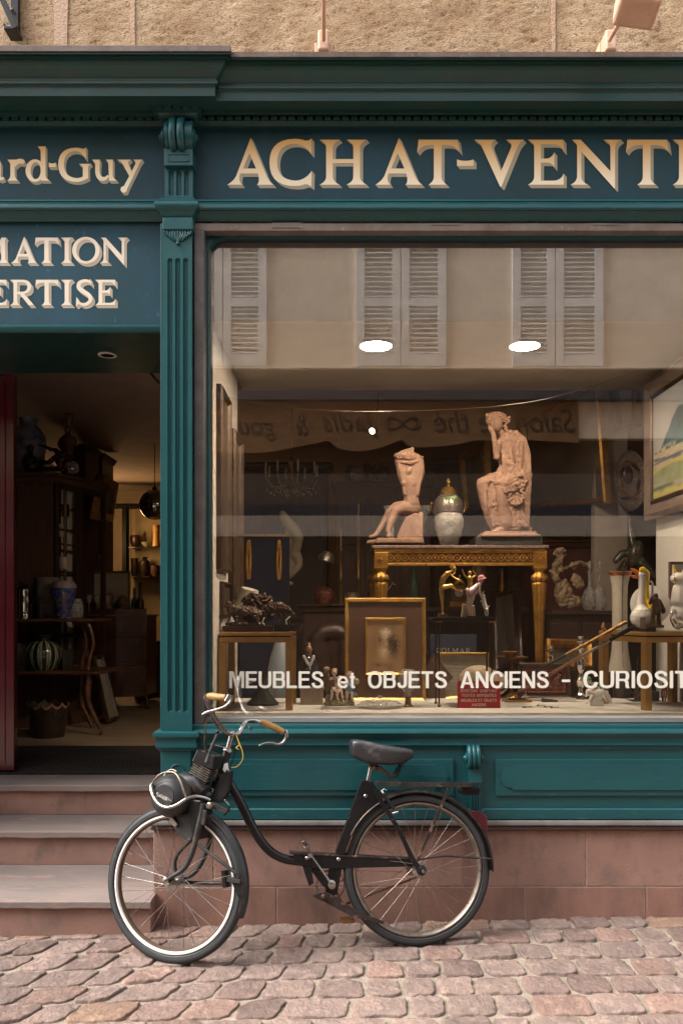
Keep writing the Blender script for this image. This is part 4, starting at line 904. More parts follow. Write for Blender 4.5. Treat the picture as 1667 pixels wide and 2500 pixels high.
def wheel(fr_, c, lab, rim_face, seed, spokes=28):
    t_ = ring(fr_, c, circ(RW - .0185, .0185, 18, .98))
    ty = None
    w_ = MB().box(0, 0, 0, 0, 0, 0)
    hub = MB(); ax = fr_[3]
    tyre = t_.build('wheel', RUB, mop, smooth=True, angle=180, label=lab)
    tr_ = ring(fr_, c, [(RW - .002, -.011), (RW + .0008, -.008), (RW + .0008, .008), (RW - .002, .011)])
    tr_.build('tyre_tread', RUB, tyre, smooth=True)
    sw = MB()
    for o_ in (.0165, -.0165): sw = ring(fr_, c, circ(RW - .026, .0022, 6)); sw.v = [v + ax * o_ for v in sw.v]; sw.build('sidewall_bead', RUB, tyre, smooth=True)
    ring(fr_, c, [(.2665, .0135), (.2665, .0165), (.2605, .0175), (.2585, .0155), (.252, .006), (.250, 0), (.252, -.006), (.2585, -.0155), (.2605, -.0175), (.2665, -.0165), (.2665, -.0135), (.258, 0)]).build('rim', rim_face, tyre, smooth=True, angle=50)
    if rim_face is WRIM:
        ring(fr_, c, [(.2545, .0125), (.2515, .0078), (.2495, 0), (.2515, -.0078), (.2545, -.0125), (.2525, -.0125), (.249, -.006), (.2475, 0), (.249, .006), (.2525, .0125)]).build('rim_inside', mat('brown_rim_rust', (.12, .075, .05), .6, .3), tyre, smooth=True)
    hb = MB()
    hb.lathe([(.0, -.05), (.005, -.05), (.005, -.04), (.012, -.038), (.027, -.034), (.027, -.030), (.014, -.028), (.011, -.01), (.011, .01), (.014, .028), (.027, .030), (.027, .034), (.012, .038), (.005, .04), (.005, .05), (0, .05)], c, 28, axis=ax)
    hb.build('hub', SIL, tyre, smooth=True, angle=40)
    rn = random.Random(seed)
    for k in range(spokes):
        side = 1 if k % 2 else -1; a = 2 * pi * k / spokes; sh = (.95 if (k // 2) % 2 else -.95) * 1.05
        d0 = fr_[1] * cos(a + sh) + fr_[2] * sin(a + sh); d1 = fr_[1] * cos(a) + fr_[2] * sin(a)
        MB().tube([c + d0 * .024 + ax * (.032 * side), c + d1 * .2505 + ax * (.004 * side)], .00115, 5).build('spoke', SILD if rim_face is not WRIM else SIL, tyre)
    va = rn.uniform(2.6, 2.8); d1 = fr_[1] * cos(va) + fr_[2] * sin(va)
    MB().tube([c + d1 * .25, c + d1 * .222], .0032, 8).build('valve', SILD, tyre)
    return tyre
wheel(FB_, CR, 'rear wheel with dull metal rim', SILD, 3); wheel(FF_, CF, 'front wheel with white painted rim', WRIM, 5)
def bar(pts, r_, nm, m_, n=12, par=None, flat=None, **k): return MB().tube(pts, r_, n, flat=flat).build(nm, m_, par or mop, smooth=True, angle=50, **k)
def plate(cast, pts, o0, o1, nm, m_, bev=.0015, par=None, nn=BN, **k):
    q = [cast(x, y, o0) for x, y in pts]; return MB().prism(q, nn * (o1 - o0)).build(nm, m_, par or mop, bevel=bev, **k)
# --- frame
dtp = crv([(541, 1882), (560, 1912), (590, 1965), (622, 2029), (655, 2074), (695, 2097), (748, 2104)], 8)
bar([B(a, b_) for a, b_ in dtp], [.0205 - .003 * (i / len(dtp)) for i in range(len(dtp))], 'down_tube', BLK, 16)
MB().prism([B(x, y, -.02) for x, y in ((716, 2082), (1000, 2092), (1012, 2100), (1004, 2112), (800, 2117), (742, 2114), (712, 2100))], BN * .04).build('lower_beam', BLK, mop, bevel=.004)
plate(B, ((706, 2076), (850, 2084), (1002, 2092), (1002, 2095), (706, 2082)), -.023, .023, 'beam_cap', BLKR)
plate(B, ((881, 1903), (905, 1905), (930, 1966), (906, 1982), (883, 2008), (866, 2040), (851, 2082), (817, 2080), (848, 1996)), .002, .026, 'seat_tube_panel', BLK, .003)
plate(B, ((881, 1903), (905, 1905), (930, 1966), (906, 1982), (883, 2008), (866, 2040), (851, 2082), (817, 2080), (848, 1996)), -.026, 0., 'seat_tube_panel', BLK, .003)
pth = crv([(928, 1962, 0), (905, 1975, 0), (880, 2000, 0), (862, 2034, 0), (845, 2080, 0)], 6)
bar([B(a, b_, .0268) for a, b_, _ in pth], .0008, 'pin_stripe', BRASSD, 5)
for x, y in ((892, 1943), (826, 2098), (749, 2095)):
    MB().lathe([(.0075, 0), (.0075, .004), (.0045, .0065), (0, .0068)], B(x, y, .022 if y > 2000 else .026), 12, axis=BN).build('bolt', SIL, mop, smooth=True)
bar([B(897, 1912), B(905, 1872)], .0095, 'seat_post', SIL, 14)
q = MB().ball(B(917, 1874, .008), .014, .014, .013); q.ball(B(905, 1870, .0), .012); q.build('saddle_clamp', RUST, mop, smooth=True)
bar([B(a, b_, c_) for a, b_, c_ in ((925, 1872, .02), (942, 1888, .02), (955, 1897, .022), (970, 1890, .025))], .0075, 'saddle_bracket', RUST, 8)
for o_ in (.035, -.035):
    b = MB(); a0, a1 = B(965, 1893, o_), B(986, 1856, o_); ax = (a1 - a0); al = ax.normalized(); p_ = al.cross(BN).normalized(); q_ = al.cross(p_)
    b.tube([a0 + ax * (k / 110) + (p_ * cos(k * .42) + q_ * sin(k * .42)) * .012 for k in range(111)], .0022, 6)
    b.build('saddle_spring', RUST if o_ < 0 else BLK, mop, smooth=True)
# saddle: lofted sections along its length
sb = MB(); secs = []
prof_s = [(857, 1826, 1806, 1846, .052), (868, 1830, 1804, 1853, .062), (885, 1838, 1806, 1862, .07), (910, 1845, 1812, 1866, .085), (940, 1848, 1818, 1867, .1), (965, 1850, 1822, 1866, .108), (985, 1848, 1825, 1858, .108), (996, 1844, 1828, 1850, .1)]
prof_s = [(854, 1826, 1812, 1840, .042)] + prof_s + [(999, 1840, 1829, 1853, .1)]
ns_ = 22
for (x, yc_, yt, yb_, wd) in prof_s:
    c_ = B(x, (yt + yb_) / 2); hh = (B(x, yt) - B(x, yb_)).length / 2
    for k in range(ns_):
        a = 2 * pi * k / ns_; ca_, sa = cos(a), sin(a)
        sx = math.copysign(abs(ca_) ** .4, ca_); sz = math.copysign(abs(sa) ** .42, sa)
        sb.v.append(c_ + BN * (wd * sx * (1 if sz > -.2 else .9)) + FB_[2] * (hh * sz))
m = len(prof_s)
sb.f = [(i * ns_ + k, i * ns_ + (k + 1) % ns_, (i + 1) * ns_ + (k + 1) % ns_, (i + 1) * ns_ + k) for i in range(m - 1) for k in range(ns_)] + [tuple(range(ns_)), tuple((m - 1) * ns_ + k for k in range(ns_))]
so = sb.build('saddle', LEATH, mop, smooth=True, angle=70)
md = so.modifiers.new('sub', 'SUBSURF'); md.levels = 1; md.render_levels = 1
# stays and rack
def flatbar(cast, p0, p1, w_, o0, o1, nm, m_=BLKR, nn=BN):
    a, b_ = cast(*p0, o0), cast(*p1, o0); d_ = (b_ - a).normalized(); s_ = d_.cross(nn).normalized() * w_
    MB().prism([a - s_, b_ - s_, b_ + s_, a + s_], nn * (o1 - o0)).build(nm, m_, mop, bevel=.0012)
for o_ in (.045, -.05):
    pts = crv([(903, 1908, 0), (935, 1965, 0), (975, 2030, 0), (1005, 2095, 0), (1027, 2126, 0)], 4)
    b = MB(); vs = []
    for i, (x, y, _) in enumerate(pts):
        a = B(x, y, o_); d_ = (B(pts[min(i + 1, len(pts) - 1)][0], pts[min(i + 1, len(pts) - 1)][1], o_) - B(pts[max(i - 1, 0)][0], pts[max(i - 1, 0)][1], o_)).normalized(); s_ = d_.cross(BN).normalized() * (.0085 + .002 * i / len(pts))
        vs += [a - s_, a + s_, a + s_ + BN * .008, a - s_ + BN * .008]
    n = len(pts); b.add(vs, [(i * 4 + k, i * 4 + (k + 1) % 4, i * 4 + 4 + (k + 1) % 4, i * 4 + 4 + k) for i in range(n - 1) for k in range(4)] + [(0, 1, 2, 3), tuple(4 * n - 4 + k for k in range(4))])
    b.build('seat_stay', BLK, mop, bevel=.0015)
    flatbar(B, (1096, 1922), (1018, 2102), .0062, o_ * 1.25, o_ * 1.25 + .004, 'rack_strut')
    pts2 = [(918, 1912), (962, 1912), (1100, 1914), (1140, 1915)]
    a = [B(x, y, o_ * 1.5) for x, y in pts2]
    flatbar(B, (916, 1914), (1150, 1917), .0085, o_ * 1.5, o_ * 1.5 + .004, 'rack_rail')
MB().prism([B(x, 1914, o_) for x, o_ in ((1120, .072), (1150, .066), (1163, .04), (1166, 0), (1163, -.04), (1150, -.066), (1120, -.072))], FB_[2] * .007).build('rack_end', BLKR, mop, bevel=.001)
MB().prism([B(x, 1908, o_) for x, o_ in ((918, .045), (1125, .062), (1125, .045), (918, .03))], FB_[2] * .003).build('rack_slat', BLKR, mop); MB().prism([B(x, 1908, o_) for x, o_ in ((918, -.02), (1125, -.02), (1125, -.035), (918, -.035))], FB_[2] * .003).build('rack_slat', BLKR, mop)
plate(B, ((1115, 1926), (1130, 1920), (1166, 1920), (1162, 1938), (1128, 1940), (1116, 1935)), -.03, .03, 'rack_reflector', BLK, .004)
bar([B(932, 1936, .05), B(962, 1975, .05)], .008, 'pump', BLK, 10)
q = MB().tube([B(930, 1932, .05), B(938, 1926, .06), B(944, 1930, .06)], .003, 8); q.lathe([(.006, 0), (.006, .01), (.004, .012)], B(935, 1935, .05), 10, axis=BN); q.build('wing_nut', SIL, mop, smooth=True)
bar([B(958, 1986, .05), B(972, 1982, .055)], .005, 'brake_pad', SIL, 8)
pts = crv([(1018, 2100, 0), (1050, 2094, 0), (1090, 2090, 0), (1150, 2094, 0), (1202, 2097, 0)], 6)
for o_ in (.052, -.05): bar([B(a, b_, o_ - .015 * i / len(pts)) for i, (a, b_, _) in enumerate(pts)], .0042, 'mudguard_stay', BLKR, 8)
# rear mudguard: from behind the seat panel over the wheel
def guard(fr_, c, r_, w_, a0, a1, nm, m_, th=.0025, curve=.012, n=50):
    ps = [(r_ - curve * (abs(t) ** 2.2), w_ * t) for t in [k / 6 - 1 for k in range(13)]]
    ps += [(a - th, b_) for a, b_ in ps[::-1]]
    k = len(ps); b = ring(fr_, c, ps, a0, a1, n, False)
    b.f += [tuple(range(k)), tuple(n * k + j for j in range(k))]
    return b.build(nm, m_, mop, smooth=True, angle=50)
guard(FB_, CR, RW + .02, .03, R(-4), R(152), 'rear_mudguard', BLKR)
gd = MB(); tl = B(1140, 1983); 
plate(B, ((1136, 1978), (1150, 1976), (1173, 1983), (1182, 1993), (1184, 2024), (1176, 2028), (1156, 2006)), -.022, .022, 'tail_light', REDL, .004)
# axle, hub plate
q = MB().lathe([(.02, 0), (.021, .012), (.012, .016), (.008, .017), (.008, .024), (.0, .025)], B(1027, 2124, .04), 20, axis=BN); q.build('axle_cap', BLK, mop, smooth=True, angle=40)
MB().lathe([(.0085, 0), (.0085, .006), (.005, .012), (0, .013)], B(1033, 2127, .063), 8, axis=BN).build('axle_nut', SIL, mop)
MB().lathe([(.034, 0), (.036, .002), (.034, .006), (.015, .01), (0, .01)], B(1012, 2120, -.03), 24, axis=BN).build('brake_drum', SILD, mop, smooth=True, angle=40)
# chain wheel and chain on the far side
cwc = B(807, 2160, -.03); up_, e1_ = FB_[2], FB_[1]
b = MB(); rs_ = ring(FB_, cwc, [(.060, .0015), (.060, -.0015), (.055, -.0015), (.055, .0015)], n=60); rs_.build('chain_wheel', SILD, mop)
for k in range(5):
    a = 2 * pi * k / 5 + .3; bar([cwc, cwc + (e1_ * cos(a) + up_ * sin(a)) * .056], .0035, 'chain_wheel_arm', SILD, 6)
def chain(p0, p1, nm='chain'):
    a, b_ = p0, p1; n = int((b_ - a).length / .0095); d_ = (b_ - a).normalized(); s_ = d_.cross(BN).normalized(); q = MB()
    for k in range(n):
        c_ = a + d_ * (.0095 * k); q.obox(c_, d_ * .0052, s_ * (.0042 if k % 2 else .0034), BN * (.0035 if k % 2 else .002))
    q.build(nm, RUST, mop)
chain(B(1014, 2143, -.03), B(815, 2218, -.03)); chain(B(1000, 2105, -.03), B(805, 2123, -.03))
# bottom bracket struts, crank, pedals, stand
plate(B, ((748, 2110), (772, 2110), (812, 2150), (800, 2172), (786, 2160)), -.012, .012, 'bracket_strut', BLK)
plate(B, ((803, 2112), (834, 2112), (822, 2180), (808, 2186), (793, 2176)), -.012, .012, 'bracket_strut', BLK)
plate(B, ((737, 2112), (757, 2112), (763, 2150), (752, 2157)), -.03, .03, 'chain_guard', BLK)
MB().lathe([(.015, -.035), (.015, .035), (.011, .038), (0, .038)], B(808, 2158), 18, axis=BN).build('bottom_bracket', SILD, mop, smooth=True, angle=40)
cr_ = MB(); a, b_ = B(809, 2157, .042), B(756, 2083, .05); cr_.tube([a, a.lerp(b_, .2), b_], [.012, .0075, .0062], 10, flat=.7); cr_.lathe([(.0145, 0), (.0145, .008), (.006, .013), (0, .013)], B(809, 2157, .042), 18, axis=BN)
cr_.build('crank', SIL, mop, smooth=True)
q = MB().tube([B(756, 2083, .05), B(750, 2070, .075)], .006, 8).ball(B(748, 2067, .075), .014, .02, .014); q.lathe([(.008, 0), (.011, .02), (.011, .03), (.007, .045), (0, .046)], B(757, 2086, .04), 12, axis=BN); q.build('pedal', SILD, mop, smooth=True)
MB().obox(B(743, 2057, .085), V((.009, 0, -.012)) * .8, BN * .03, V((.009, 0, .008)) * .6).build('pedal_block', BLKR, mop, bevel=.003)
cr_ = MB(); a, b_ = B(809, 2160, -.055), B(858, 2242, -.06); cr_.tube([a, b_], [.009, .006], 8, flat=.7); cr_.build('crank', SILD, mop, smooth=True, label='far crank pointing down')
q = MB().obox(B(848, 2246, -.09), e1_ * .026, up_ * .008, BN * .03); q.build('pedal', BRASSD, mop, bevel=.003)
plate(B, ((762, 2186), (778, 2180), (800, 2178), (830, 2196), (870, 2222), (938, 2250), (934, 2256), (860, 2238), (800, 2206), (770, 2192)), .035, .041, 'side_stand', BLKR)
MB().lathe([(.009, 0), (.009, .008), (.005, .012), (0, .012)], B(789, 2188, .041), 12, axis=BN).build('stand_bolt', RUST, mop, smooth=True)
# --- front: head tube, stem, fork
HT0, HT1 = B(521, 1932), B(556, 1832)
bar([HT0, HT1], .0165, 'head_tube', BLK, 18)
for a, r_ in ((HT0, .0215), (HT1, .021)): MB().lathe([(r_ * .8, -.009), (r_, -.006), (r_, .002), (r_ * .85, .005), (r_, .007), (r_ * .8, .012)], a, 22, axis=(HT1 - HT0)).build('head_cup', SIL, mop, smooth=True, angle=60)
plate(B, ((548, 1865), (556, 1862), (558, 1875), (566, 1890), (548, 1885), (540, 1893)), .012, .0185, 'paper_label', POR, 0)
bar([HT1, B(567, 1790)], .0115, 'stem', SIL, 16)
bar([B(554, 1826, .01), B(513, 1816, .05)], .0025, 'stem_washer', SIL, 6)
MB().ball(B(566, 1792), .0165, .016, .014).build('stem_clamp', SIL, mop, smooth=True)
fb = crv([(498, 1962, 0), (484, 2025, 0), (468, 2086, 0), (450, 2120, 0), (424, 2138, 0), (407, 2148, 0)], 6)
bar([Fp(a, b_, .052 - .008 * i / len(fb)) for i, (a, b_, _) in enumerate(fb)], [.0125 - .004 * i / len(fb) for i in range(len(fb))], 'fork_blade', BLKG, 12)
fb = crv([(522, 1992, 0), (510, 2060, 0), (490, 2110, 0), (468, 2136, 0), (440, 2146, 0)], 6)
bar([Fp(a, b_, -.05) for i, (a, b_, _) in enumerate(fb)], [.0115 - .003 * i / len(fb) for i in range(len(fb))], 'fork_blade', BLKG, 12, label='far fork blade')
plate(Fp, ((486, 1946), (518, 1950), (522, 1990), (512, 2045), (498, 2040), (490, 1995)), -.045, .05, 'fork_crown', BLK, .005, nn=FN)
q = MB().lathe([(.013, 0), (.013, .008), (.007, .01), (.007, .017), (0, .018)], Fp(407, 2149, .045), 14, axis=FN); q.build('axle_nut', SIL, mop, smooth=True, angle=40)
MB().lathe([(.03, 0), (.031, .004), (.02, .008), (.0, .009)], Fp(432, 2150, -.034), 24, axis=FN).build('hub_plate', SIL, mop, smooth=True)
guard(FF_, CF, RW + .017, .029, R(-18), R(62), 'front_mudguard', BLKG, curve=.014)
ring_p = (578, 2135)
bar([Fp(484, 2062, .05), Fp(540, 2104, .045), Fp(578, 2133, .036)], .0068, 'mudguard_strut', BLKG, 10)
plate(Fp, ((574, 2134), (606, 2141), (606, 2150), (574, 2145)), -.034, .037, 'mudguard_clip', BLKG, .002, nn=FN)
plate(Fp, ((578, 2150), (606, 2152), (602, 2180), (592, 2184)), -.02, .024, 'mud_flap', BLK, .002, nn=FN)
# engine: rounded housing, grille, tank, fins, bumper tubes
EC = Fp(430, 1941, .02); axf = (FN * .95 - e_f * .02 + V((0, 0, .0))).normalized()
eb = MB(); Lp = [(.0, -.07), (.05, -.07), (.062, -.05), (.0735, -.02), (.081, .012), (.0835, .035), (.081, .055), (.072, .072), (.058, .084), (.047, .089), (.043, .0895)]
eb.lathe(Lp, EC, 48, axis=axf); eng = eb.build('engine_housing', BLKG, mop, smooth=True, angle=60)
gc = EC + axf * .0905; gu = (FF_[2] - FF_[2].dot(axf) * axf).normalized(); ge = axf.cross(gu)
if ge.x < 0: ge = -ge
MB().lathe([(0, -.002), (.0425, -.002), (.0425, -.0012), (0, -.0012)], gc, 40, axis=axf).build('grille_back', BLACKM, eng)
gb = MB()
for k in range(-6, 7):
    o_ = k * .0064; h_ = math.sqrt(max(.0415 ** 2 - o_ ** 2, 0))
    if h_ > .004:
        gb.obox(gc + ge * o_, ge * .0009, gu * h_, axf * .0012); gb.obox(gc + gu * o_, gu * .0009, ge * h_, axf * .001)
gb.build('grille', SILD, eng)
MB().lathe([(.041, -.001), (.0445, -.001), (.0445, .002), (.041, .002)], gc, 40, axis=axf).build('grille_ring', BLKG, eng, smooth=True)
sl_ = -.32; bp_ = [(-.043, .010), (-.02, .011), (.02, .0), (.043, -.016), (.02, -.012), (-.012, -.004)]
MB().prism([gc + ge * a + gu * b_ + axf * .001 for a, b_ in bp_], axf * .002).build('name_plate', SILD, eng)
# the maker's script on the plate
scp = [[(-.022, .007), (-.027, .009), (-.030, .004), (-.024, .001), (-.022, -.004), (-.029, -.006)], [(-.016, .001), (-.019, -.002), (-.015, -.006), (-.012, -.003), (-.016, .001)], [(-.008, .007), (-.009, -.006), (-.006, -.007)], [(-.003, -.003), (.003, -.002), (.001, .001), (-.003, -.003), (0, -.008), (.005, -.007)], [(.008, .003), (.018, -.011)], [(.019, .002), (.007, -.011)]]
b = MB()
for s_ in scp: b.tube([gc + ge * a + gu * (b_ - a * .22) + axf * .0045 for a, b_ in s_], .0009, 5)
b.build('script', POR, eng)
# rear cone of the housing towards the cylinder, cylinder with fins, air box
q = MB(); q.tube([Fp(450, 1915, .0), Fp(478, 1912, .0), Fp(500, 1935, .0)], [.05, .045, .035], 18); q.ball(Fp(448, 1893, .0), .022, .03, .012); q.build('crankcase', BLKG, mop, smooth=True, angle=80)
ca0, ca1 = Fp(481, 1922, .0), Fp(508, 1862, .0); cd = (ca1 - ca0); cdn = cd.normalized(); cs1 = cdn.cross(FN).normalized()
cyl = bar([ca0 - cd * .1, ca1], .024, 'cylinder', BLKG, 18)
for k in range(12):
    c_ = ca0 + cd * ((k + .3) / 12); w2 = .040 + (.003 if k % 2 else 0)
    MB().obox(c_, cs1 * w2, FN * .034, cdn * .0009).build('cooling_fin', SILD if 4 < k < 11 else BLKG, cyl)
plate(Fp, ((490, 1858), (503, 1829), (520, 1832), (546, 1845), (540, 1878)), -.03, .045, 'air_box', BLK, .004, nn=FN)
MB().tube([Fp(505, 1862, .045), Fp(516, 1828, .04), Fp(531, 1792, .03)], [.009, .007, .0045], 10, flat=.6).build('engine_lever', BLKG, mop, smooth=True)
MB().ball(B(531, 1787, .03), .008).build('lever_knob', BLK, mop, smooth=True)
plate(Fp, ((560, 1878), (572, 1880), (566, 1930), (548, 1960), (520, 1955), (524, 1935), (545, 1900)), -.04, -.012, 'fuel_tank', BLK, .006, nn=FN)
plate(Fp, ((414, 1994), (470, 1985), (494, 1962), (488, 2000), (476, 2040), (466, 2052), (452, 2050), (432, 2030)), .028, .032, 'engine_plate', BLKG, .001, nn=FN)
plate(Fp, ((414, 1992), (426, 1996), (438, 2012), (430, 2020), (420, 2010)), .034, .045, 'plate_clamp', SILD, .003, nn=FN)
MB().lathe([(.006, 0), (.006, .006), (.003, .009), (0, .009)], Fp(464, 2049, .033), 12, axis=FN).build('plate_bolt', SIL, mop)
q = MB().lathe([(.014, 0), (.014, .02), (.008, .024), (0, .024)], Fp(516, 1966, .05), 6, axis=FN); q.build('hex_nut', SILD, mop)
plate(Fp, ((520, 1958), (562, 1975), (558, 1984), (518, 1972)), .03, .05, 'link_plate', BLKR, .002, nn=FN)
plate(Fp, ((500, 1975), (509, 1978), (503, 2015), (494, 2012)), .05, .066, 'shock_block', BLKG, .003, nn=FN)
bar([Fp(548, 1990, .0), Fp(560, 1978, .02), Fp(560, 1966, .03), Fp(548, 1952, .02)], .003, 'wire_loop', BLK, 6)
bp1 = crv([(372, 1912, .10), (369, 1921, .112), (373, 1940, .128), (386, 1961, .14), (406, 1971, .146), (428, 1967, .146), (448, 1955, .135), (462, 1947, .12), (482, 1944, .095), (502, 1948, .06), (512, 1953, .045)], 5)
bar([Fp(a, b_, c_) for a, b_, c_ in bp1], .0066, 'bumper_tube', SIL, 12)
bp2 = crv([(370, 1918, .112), (378, 1903, .118), (392, 1890, .12), (410, 1885, .12), (428, 1888, .122), (440, 1905, .13), (448, 1928, .133), (456, 1950, .13)], 5)
bar([Fp(a, b_, c_) for a, b_, c_ in bp2], .0036, 'guard_loop', SILD, 10)
bp3 = crv([(394, 1912, .02), (404, 1890, .0), (418, 1879, -.01), (432, 1884, -.01)], 5)
bar([Fp(a, b_, c_) for a, b_, c_ in bp3], .0034, 'guard_loop', SILD, 8, label='second, far wire loop over the engine')
bar([Fp(370, 1918, .11), Fp(390, 1925, .05)], .006, 'guard_stay', SILD, 8)
# handlebar
hb = crv([(565, 1792, .0), (548, 1784, .03), (530, 1764, .08), (516, 1736, .13), (507, 1712, .18), (504, 1702, .2)], 6)
bar([B(a, b_, c_) for a, b_, c_ in hb], [.0088 + .003 * sin(pi * i / len(hb)) for i in range(len(hb))], 'handlebar', SIL, 12)
bar([B(504, 1702, .2), B(506, 1697, .205)], .0105, 'bar_end', RUST, 12)
g1 = bar([B(509, 1700, .205), B(518, 1700, .215), B(535, 1702, .235), B(552, 1703, .25)], [.0125, .0145, .0135, .012], 'grip', GRIP, 16)
MB().tube([B(553, 1712, .255), B(561, 1696, .26)], [.011, .009], 12).build('lever_bracket', SIL, mop, smooth=True)
lv = crv([(566, 1698, .26), (563, 1712, .262), (550, 1724, .262), (530, 1732, .258), (508, 1738, .252), (494, 1745, .248)], 5)
bar([B(a, b_, c_) for a, b_, c_ in lv], [.0075 - .003 * sin(pi * i / len(lv)) if i < len(lv) - 3 else .0045 for i in range(len(lv))], 'brake_lever', SIL, 10)
hb = crv([(568, 1794, .0), (583, 1790, -.01), (592, 1774, -.03), (603, 1760, -.06), (620, 1758, -.09), (638, 1763, -.11)], 6)
bar([B(a, b_, c_) for a, b_, c_ in hb], .0095, 'handlebar', SIL, 12, label='far half of the handlebar')
g2 = bar([B(637, 1762, -.11), B(652, 1768, -.115), B(672, 1777, -.12), B(692, 1787, -.125)], [.0125, .0145, .0145, .013], 'grip', GRIP, 16)
q = MB().tube([B(696, 1783, -.125), B(701, 1797, -.125), B(692, 1812, -.12)], [.009, .008, .007], 10); q.build('lever_bracket', SIL, mop, smooth=True)
lv = crv([(693, 1812, -.12), (680, 1817, -.118), (662, 1813, -.116), (645, 1815, -.114), (632, 1821, -.112)], 5)
bar([B(a, b_, c_) for a, b_, c_ in lv], [.0065 - .0035 * i / len(lv) for i in range(len(lv))], 'brake_lever', SIL, 10)
bar([B(605, 1773, -.07), B(614, 1782, -.07), B(610, 1776, -.06)], .0045, 'thumb_catch', SIL, 8)
def cable(pts, r_, nm, m_): bar([B(a, b_, c_) for a, b_, c_ in crv(pts, 6)], r_, nm, m_, 7)
cable([(509, 1742, .25), (503, 1775, .22), (500, 1810, .15), (503, 1838, .1), (516, 1862, .07), (534, 1893, .05), (556, 1917, .035)], .0027, 'brake_cable', RUST)
cable([(576, 1792, 0), (583, 1812, .01), (592, 1835, .015), (592, 1855, .01), (578, 1872, 0), (560, 1873, 0)], .0022, 'yellow_cord', YEL)
cable([(583, 1820, .012), (577, 1826, .02), (584, 1830, .012)], .0022, 'yellow_knot', YEL)
cable([(583, 1795, -.01), (576, 1830, -.01), (567, 1860, 0), (561, 1876, 0)], .0025, 'control_cable', BLK)
cable([(487, 1857, .04), (474, 1865, .04), (466, 1882, .04), (467, 1894, .03)], .0018, 'ignition_wire', BLK)
cable([(538, 1912, .02), (530, 1930, .03), (516, 1940, .03), (500, 1936, .03)], .0018, 'fuel_line', SILD)
# exhaust behind the front wheel
bar([Fp(a, b_, -.07) for a, b_, _ in crv([(490, 2035, 0), (470, 2048, 0), (432, 2090, 0), (430, 2130, 0), (450, 2152, 0), (500, 2156, 0), (545, 2156, 0)], 6)], .0075, 'exhaust_pipe', BLKG, 10)
bar([Fp(552, 2125, -.07), Fp(556, 2165, -.07)], .02, 'silencer', BLK, 14)
# ================================================================ figures: overlapping tapered limbs fused into one surface
def solid(name, parts, m_, Y, parent=None, vox=1.3, sm=4, disp=0., dsc=60., label=None, fine=0):
    """parts in pixels at depth Y: ('c', (x, y, back, r), ...) chains, ('e', x, y, back, rx, rback, ry[, tilt]) ellipsoids, ('b', x0, x1, back0, back1, y0, y1) blocks"""
    k = u(Y); b = MB()
    P = lambda x, y, d_: V((xx(x, Y), Y + d_ * k, zz(y, Y)))
    for p in parts:
        if p[0] == 'c':
            q = p[1:]
            for i, a in enumerate(q):
                b.ball(P(*a[:3]), a[3] * k, n=12)
                if i < len(q) - 1 and (P(*a[:3]) - P(*q[i + 1][:3])).length > 1e-5: b.tube([P(*a[:3]), P(*q[i + 1][:3])], [a[3] * k, q[i + 1][3] * k], 12)
        elif p[0] == 'e':
            rot = Matrix.Rotation(R(-p[7]), 3, 'Y') if len(p) > 7 else None
            b.ball(P(*p[1:4]), p[4] * k, p[5] * k, p[6] * k, n=18, rot=rot)
        elif p[0] == 'b':
            b.box(xx(p[1], Y), xx(p[2], Y), Y + p[3] * k, Y + p[4] * k, zz(p[6], Y), zz(p[5], Y))
        elif p[0] == 'p':       # polygon slab: ('p', back0, back1, (x, y)...)
            b.prism([P(x, y, p[1]) for x, y in p[3:]], (0, (p[2] - p[1]) * k, 0))
    me = bpy.data.meshes.new('t'); me.from_pydata(b.v, [], b.f)
    bm = bmesh.new(); bm.from_mesh(me); bmesh.ops.recalc_face_normals(bm, faces=bm.faces); bm.to_mesh(me); bm.free()
    o = bpy.data.objects.new('t', me); scene.collection.objects.link(o)
    r_ = o.modifiers.new('r', 'REMESH'); r_.mode = 'VOXEL'; r_.voxel_size = vox * k
    s_ = o.modifiers.new('s', 'SMOOTH'); s_.iterations = sm; s_.factor = .6
    dg = bpy.context.evaluated_depsgraph_get(); dg.update()
    m2 = bpy.data.meshes.new_from_object(o.evaluated_get(dg)); m2.name = name
    bpy.data.objects.remove(o); bpy.data.meshes.remove(me)
    org = ORG.get(parent.name, V((0, 0, 0))) if parent else V((0, 0, 0))
    nrm_ = [v.normal.copy() for v in m2.vertices]
    for v, n_ in zip(m2.vertices, nrm_):
        if disp:
            c = v.co * dsc
            v.co += n_ * disp * k * (noise.noise(c) + .5 * noise.noise(c * 2.3))
        v.co -= org
    for p in m2.polygons: p.use_smooth = True
    m2.materials.clear(); m2.materials.append(m_)
    o = bpy.data.objects.new(name, m2); scene.collection.objects.link(o)
    if parent: o.parent = parent
    ORG[o.name] = org
    if label: o['label'] = label
    return o
def obj(name, lab, cat, px, py, Y, group=None): return thing(name, lab, cat, W(px, py, Y), group)
def pbox(px0, px1, py0, py1, Y, dep, nm, m_, par, bevel=.001, back=0., **k_):
    return MB().box(xx(px0, Y), xx(px1, Y), Y + back, Y + back + dep, zz(py1, Y), zz(py0, Y)).build(nm, m_, par, bevel=bevel, **k_)
def plathe(px, prof_, Y, nm, m_, par, n=32, back=0., ripple=None, sq=(1, 1), **k_):
    """prof: (radius px, y px) from bottom to top at depth Y"""
    k = u(Y); z0 = zz(prof_[0][1], Y)
    return MB().lathe([(max(r_, 0) * k, zz(y, Y) - z0) for r_, y in prof_], (xx(px, Y), Y + back, z0), n, ripple=ripple, sq=sq).build(nm, m_, par, smooth=True, angle=k_.pop('angle', 40), **k_)
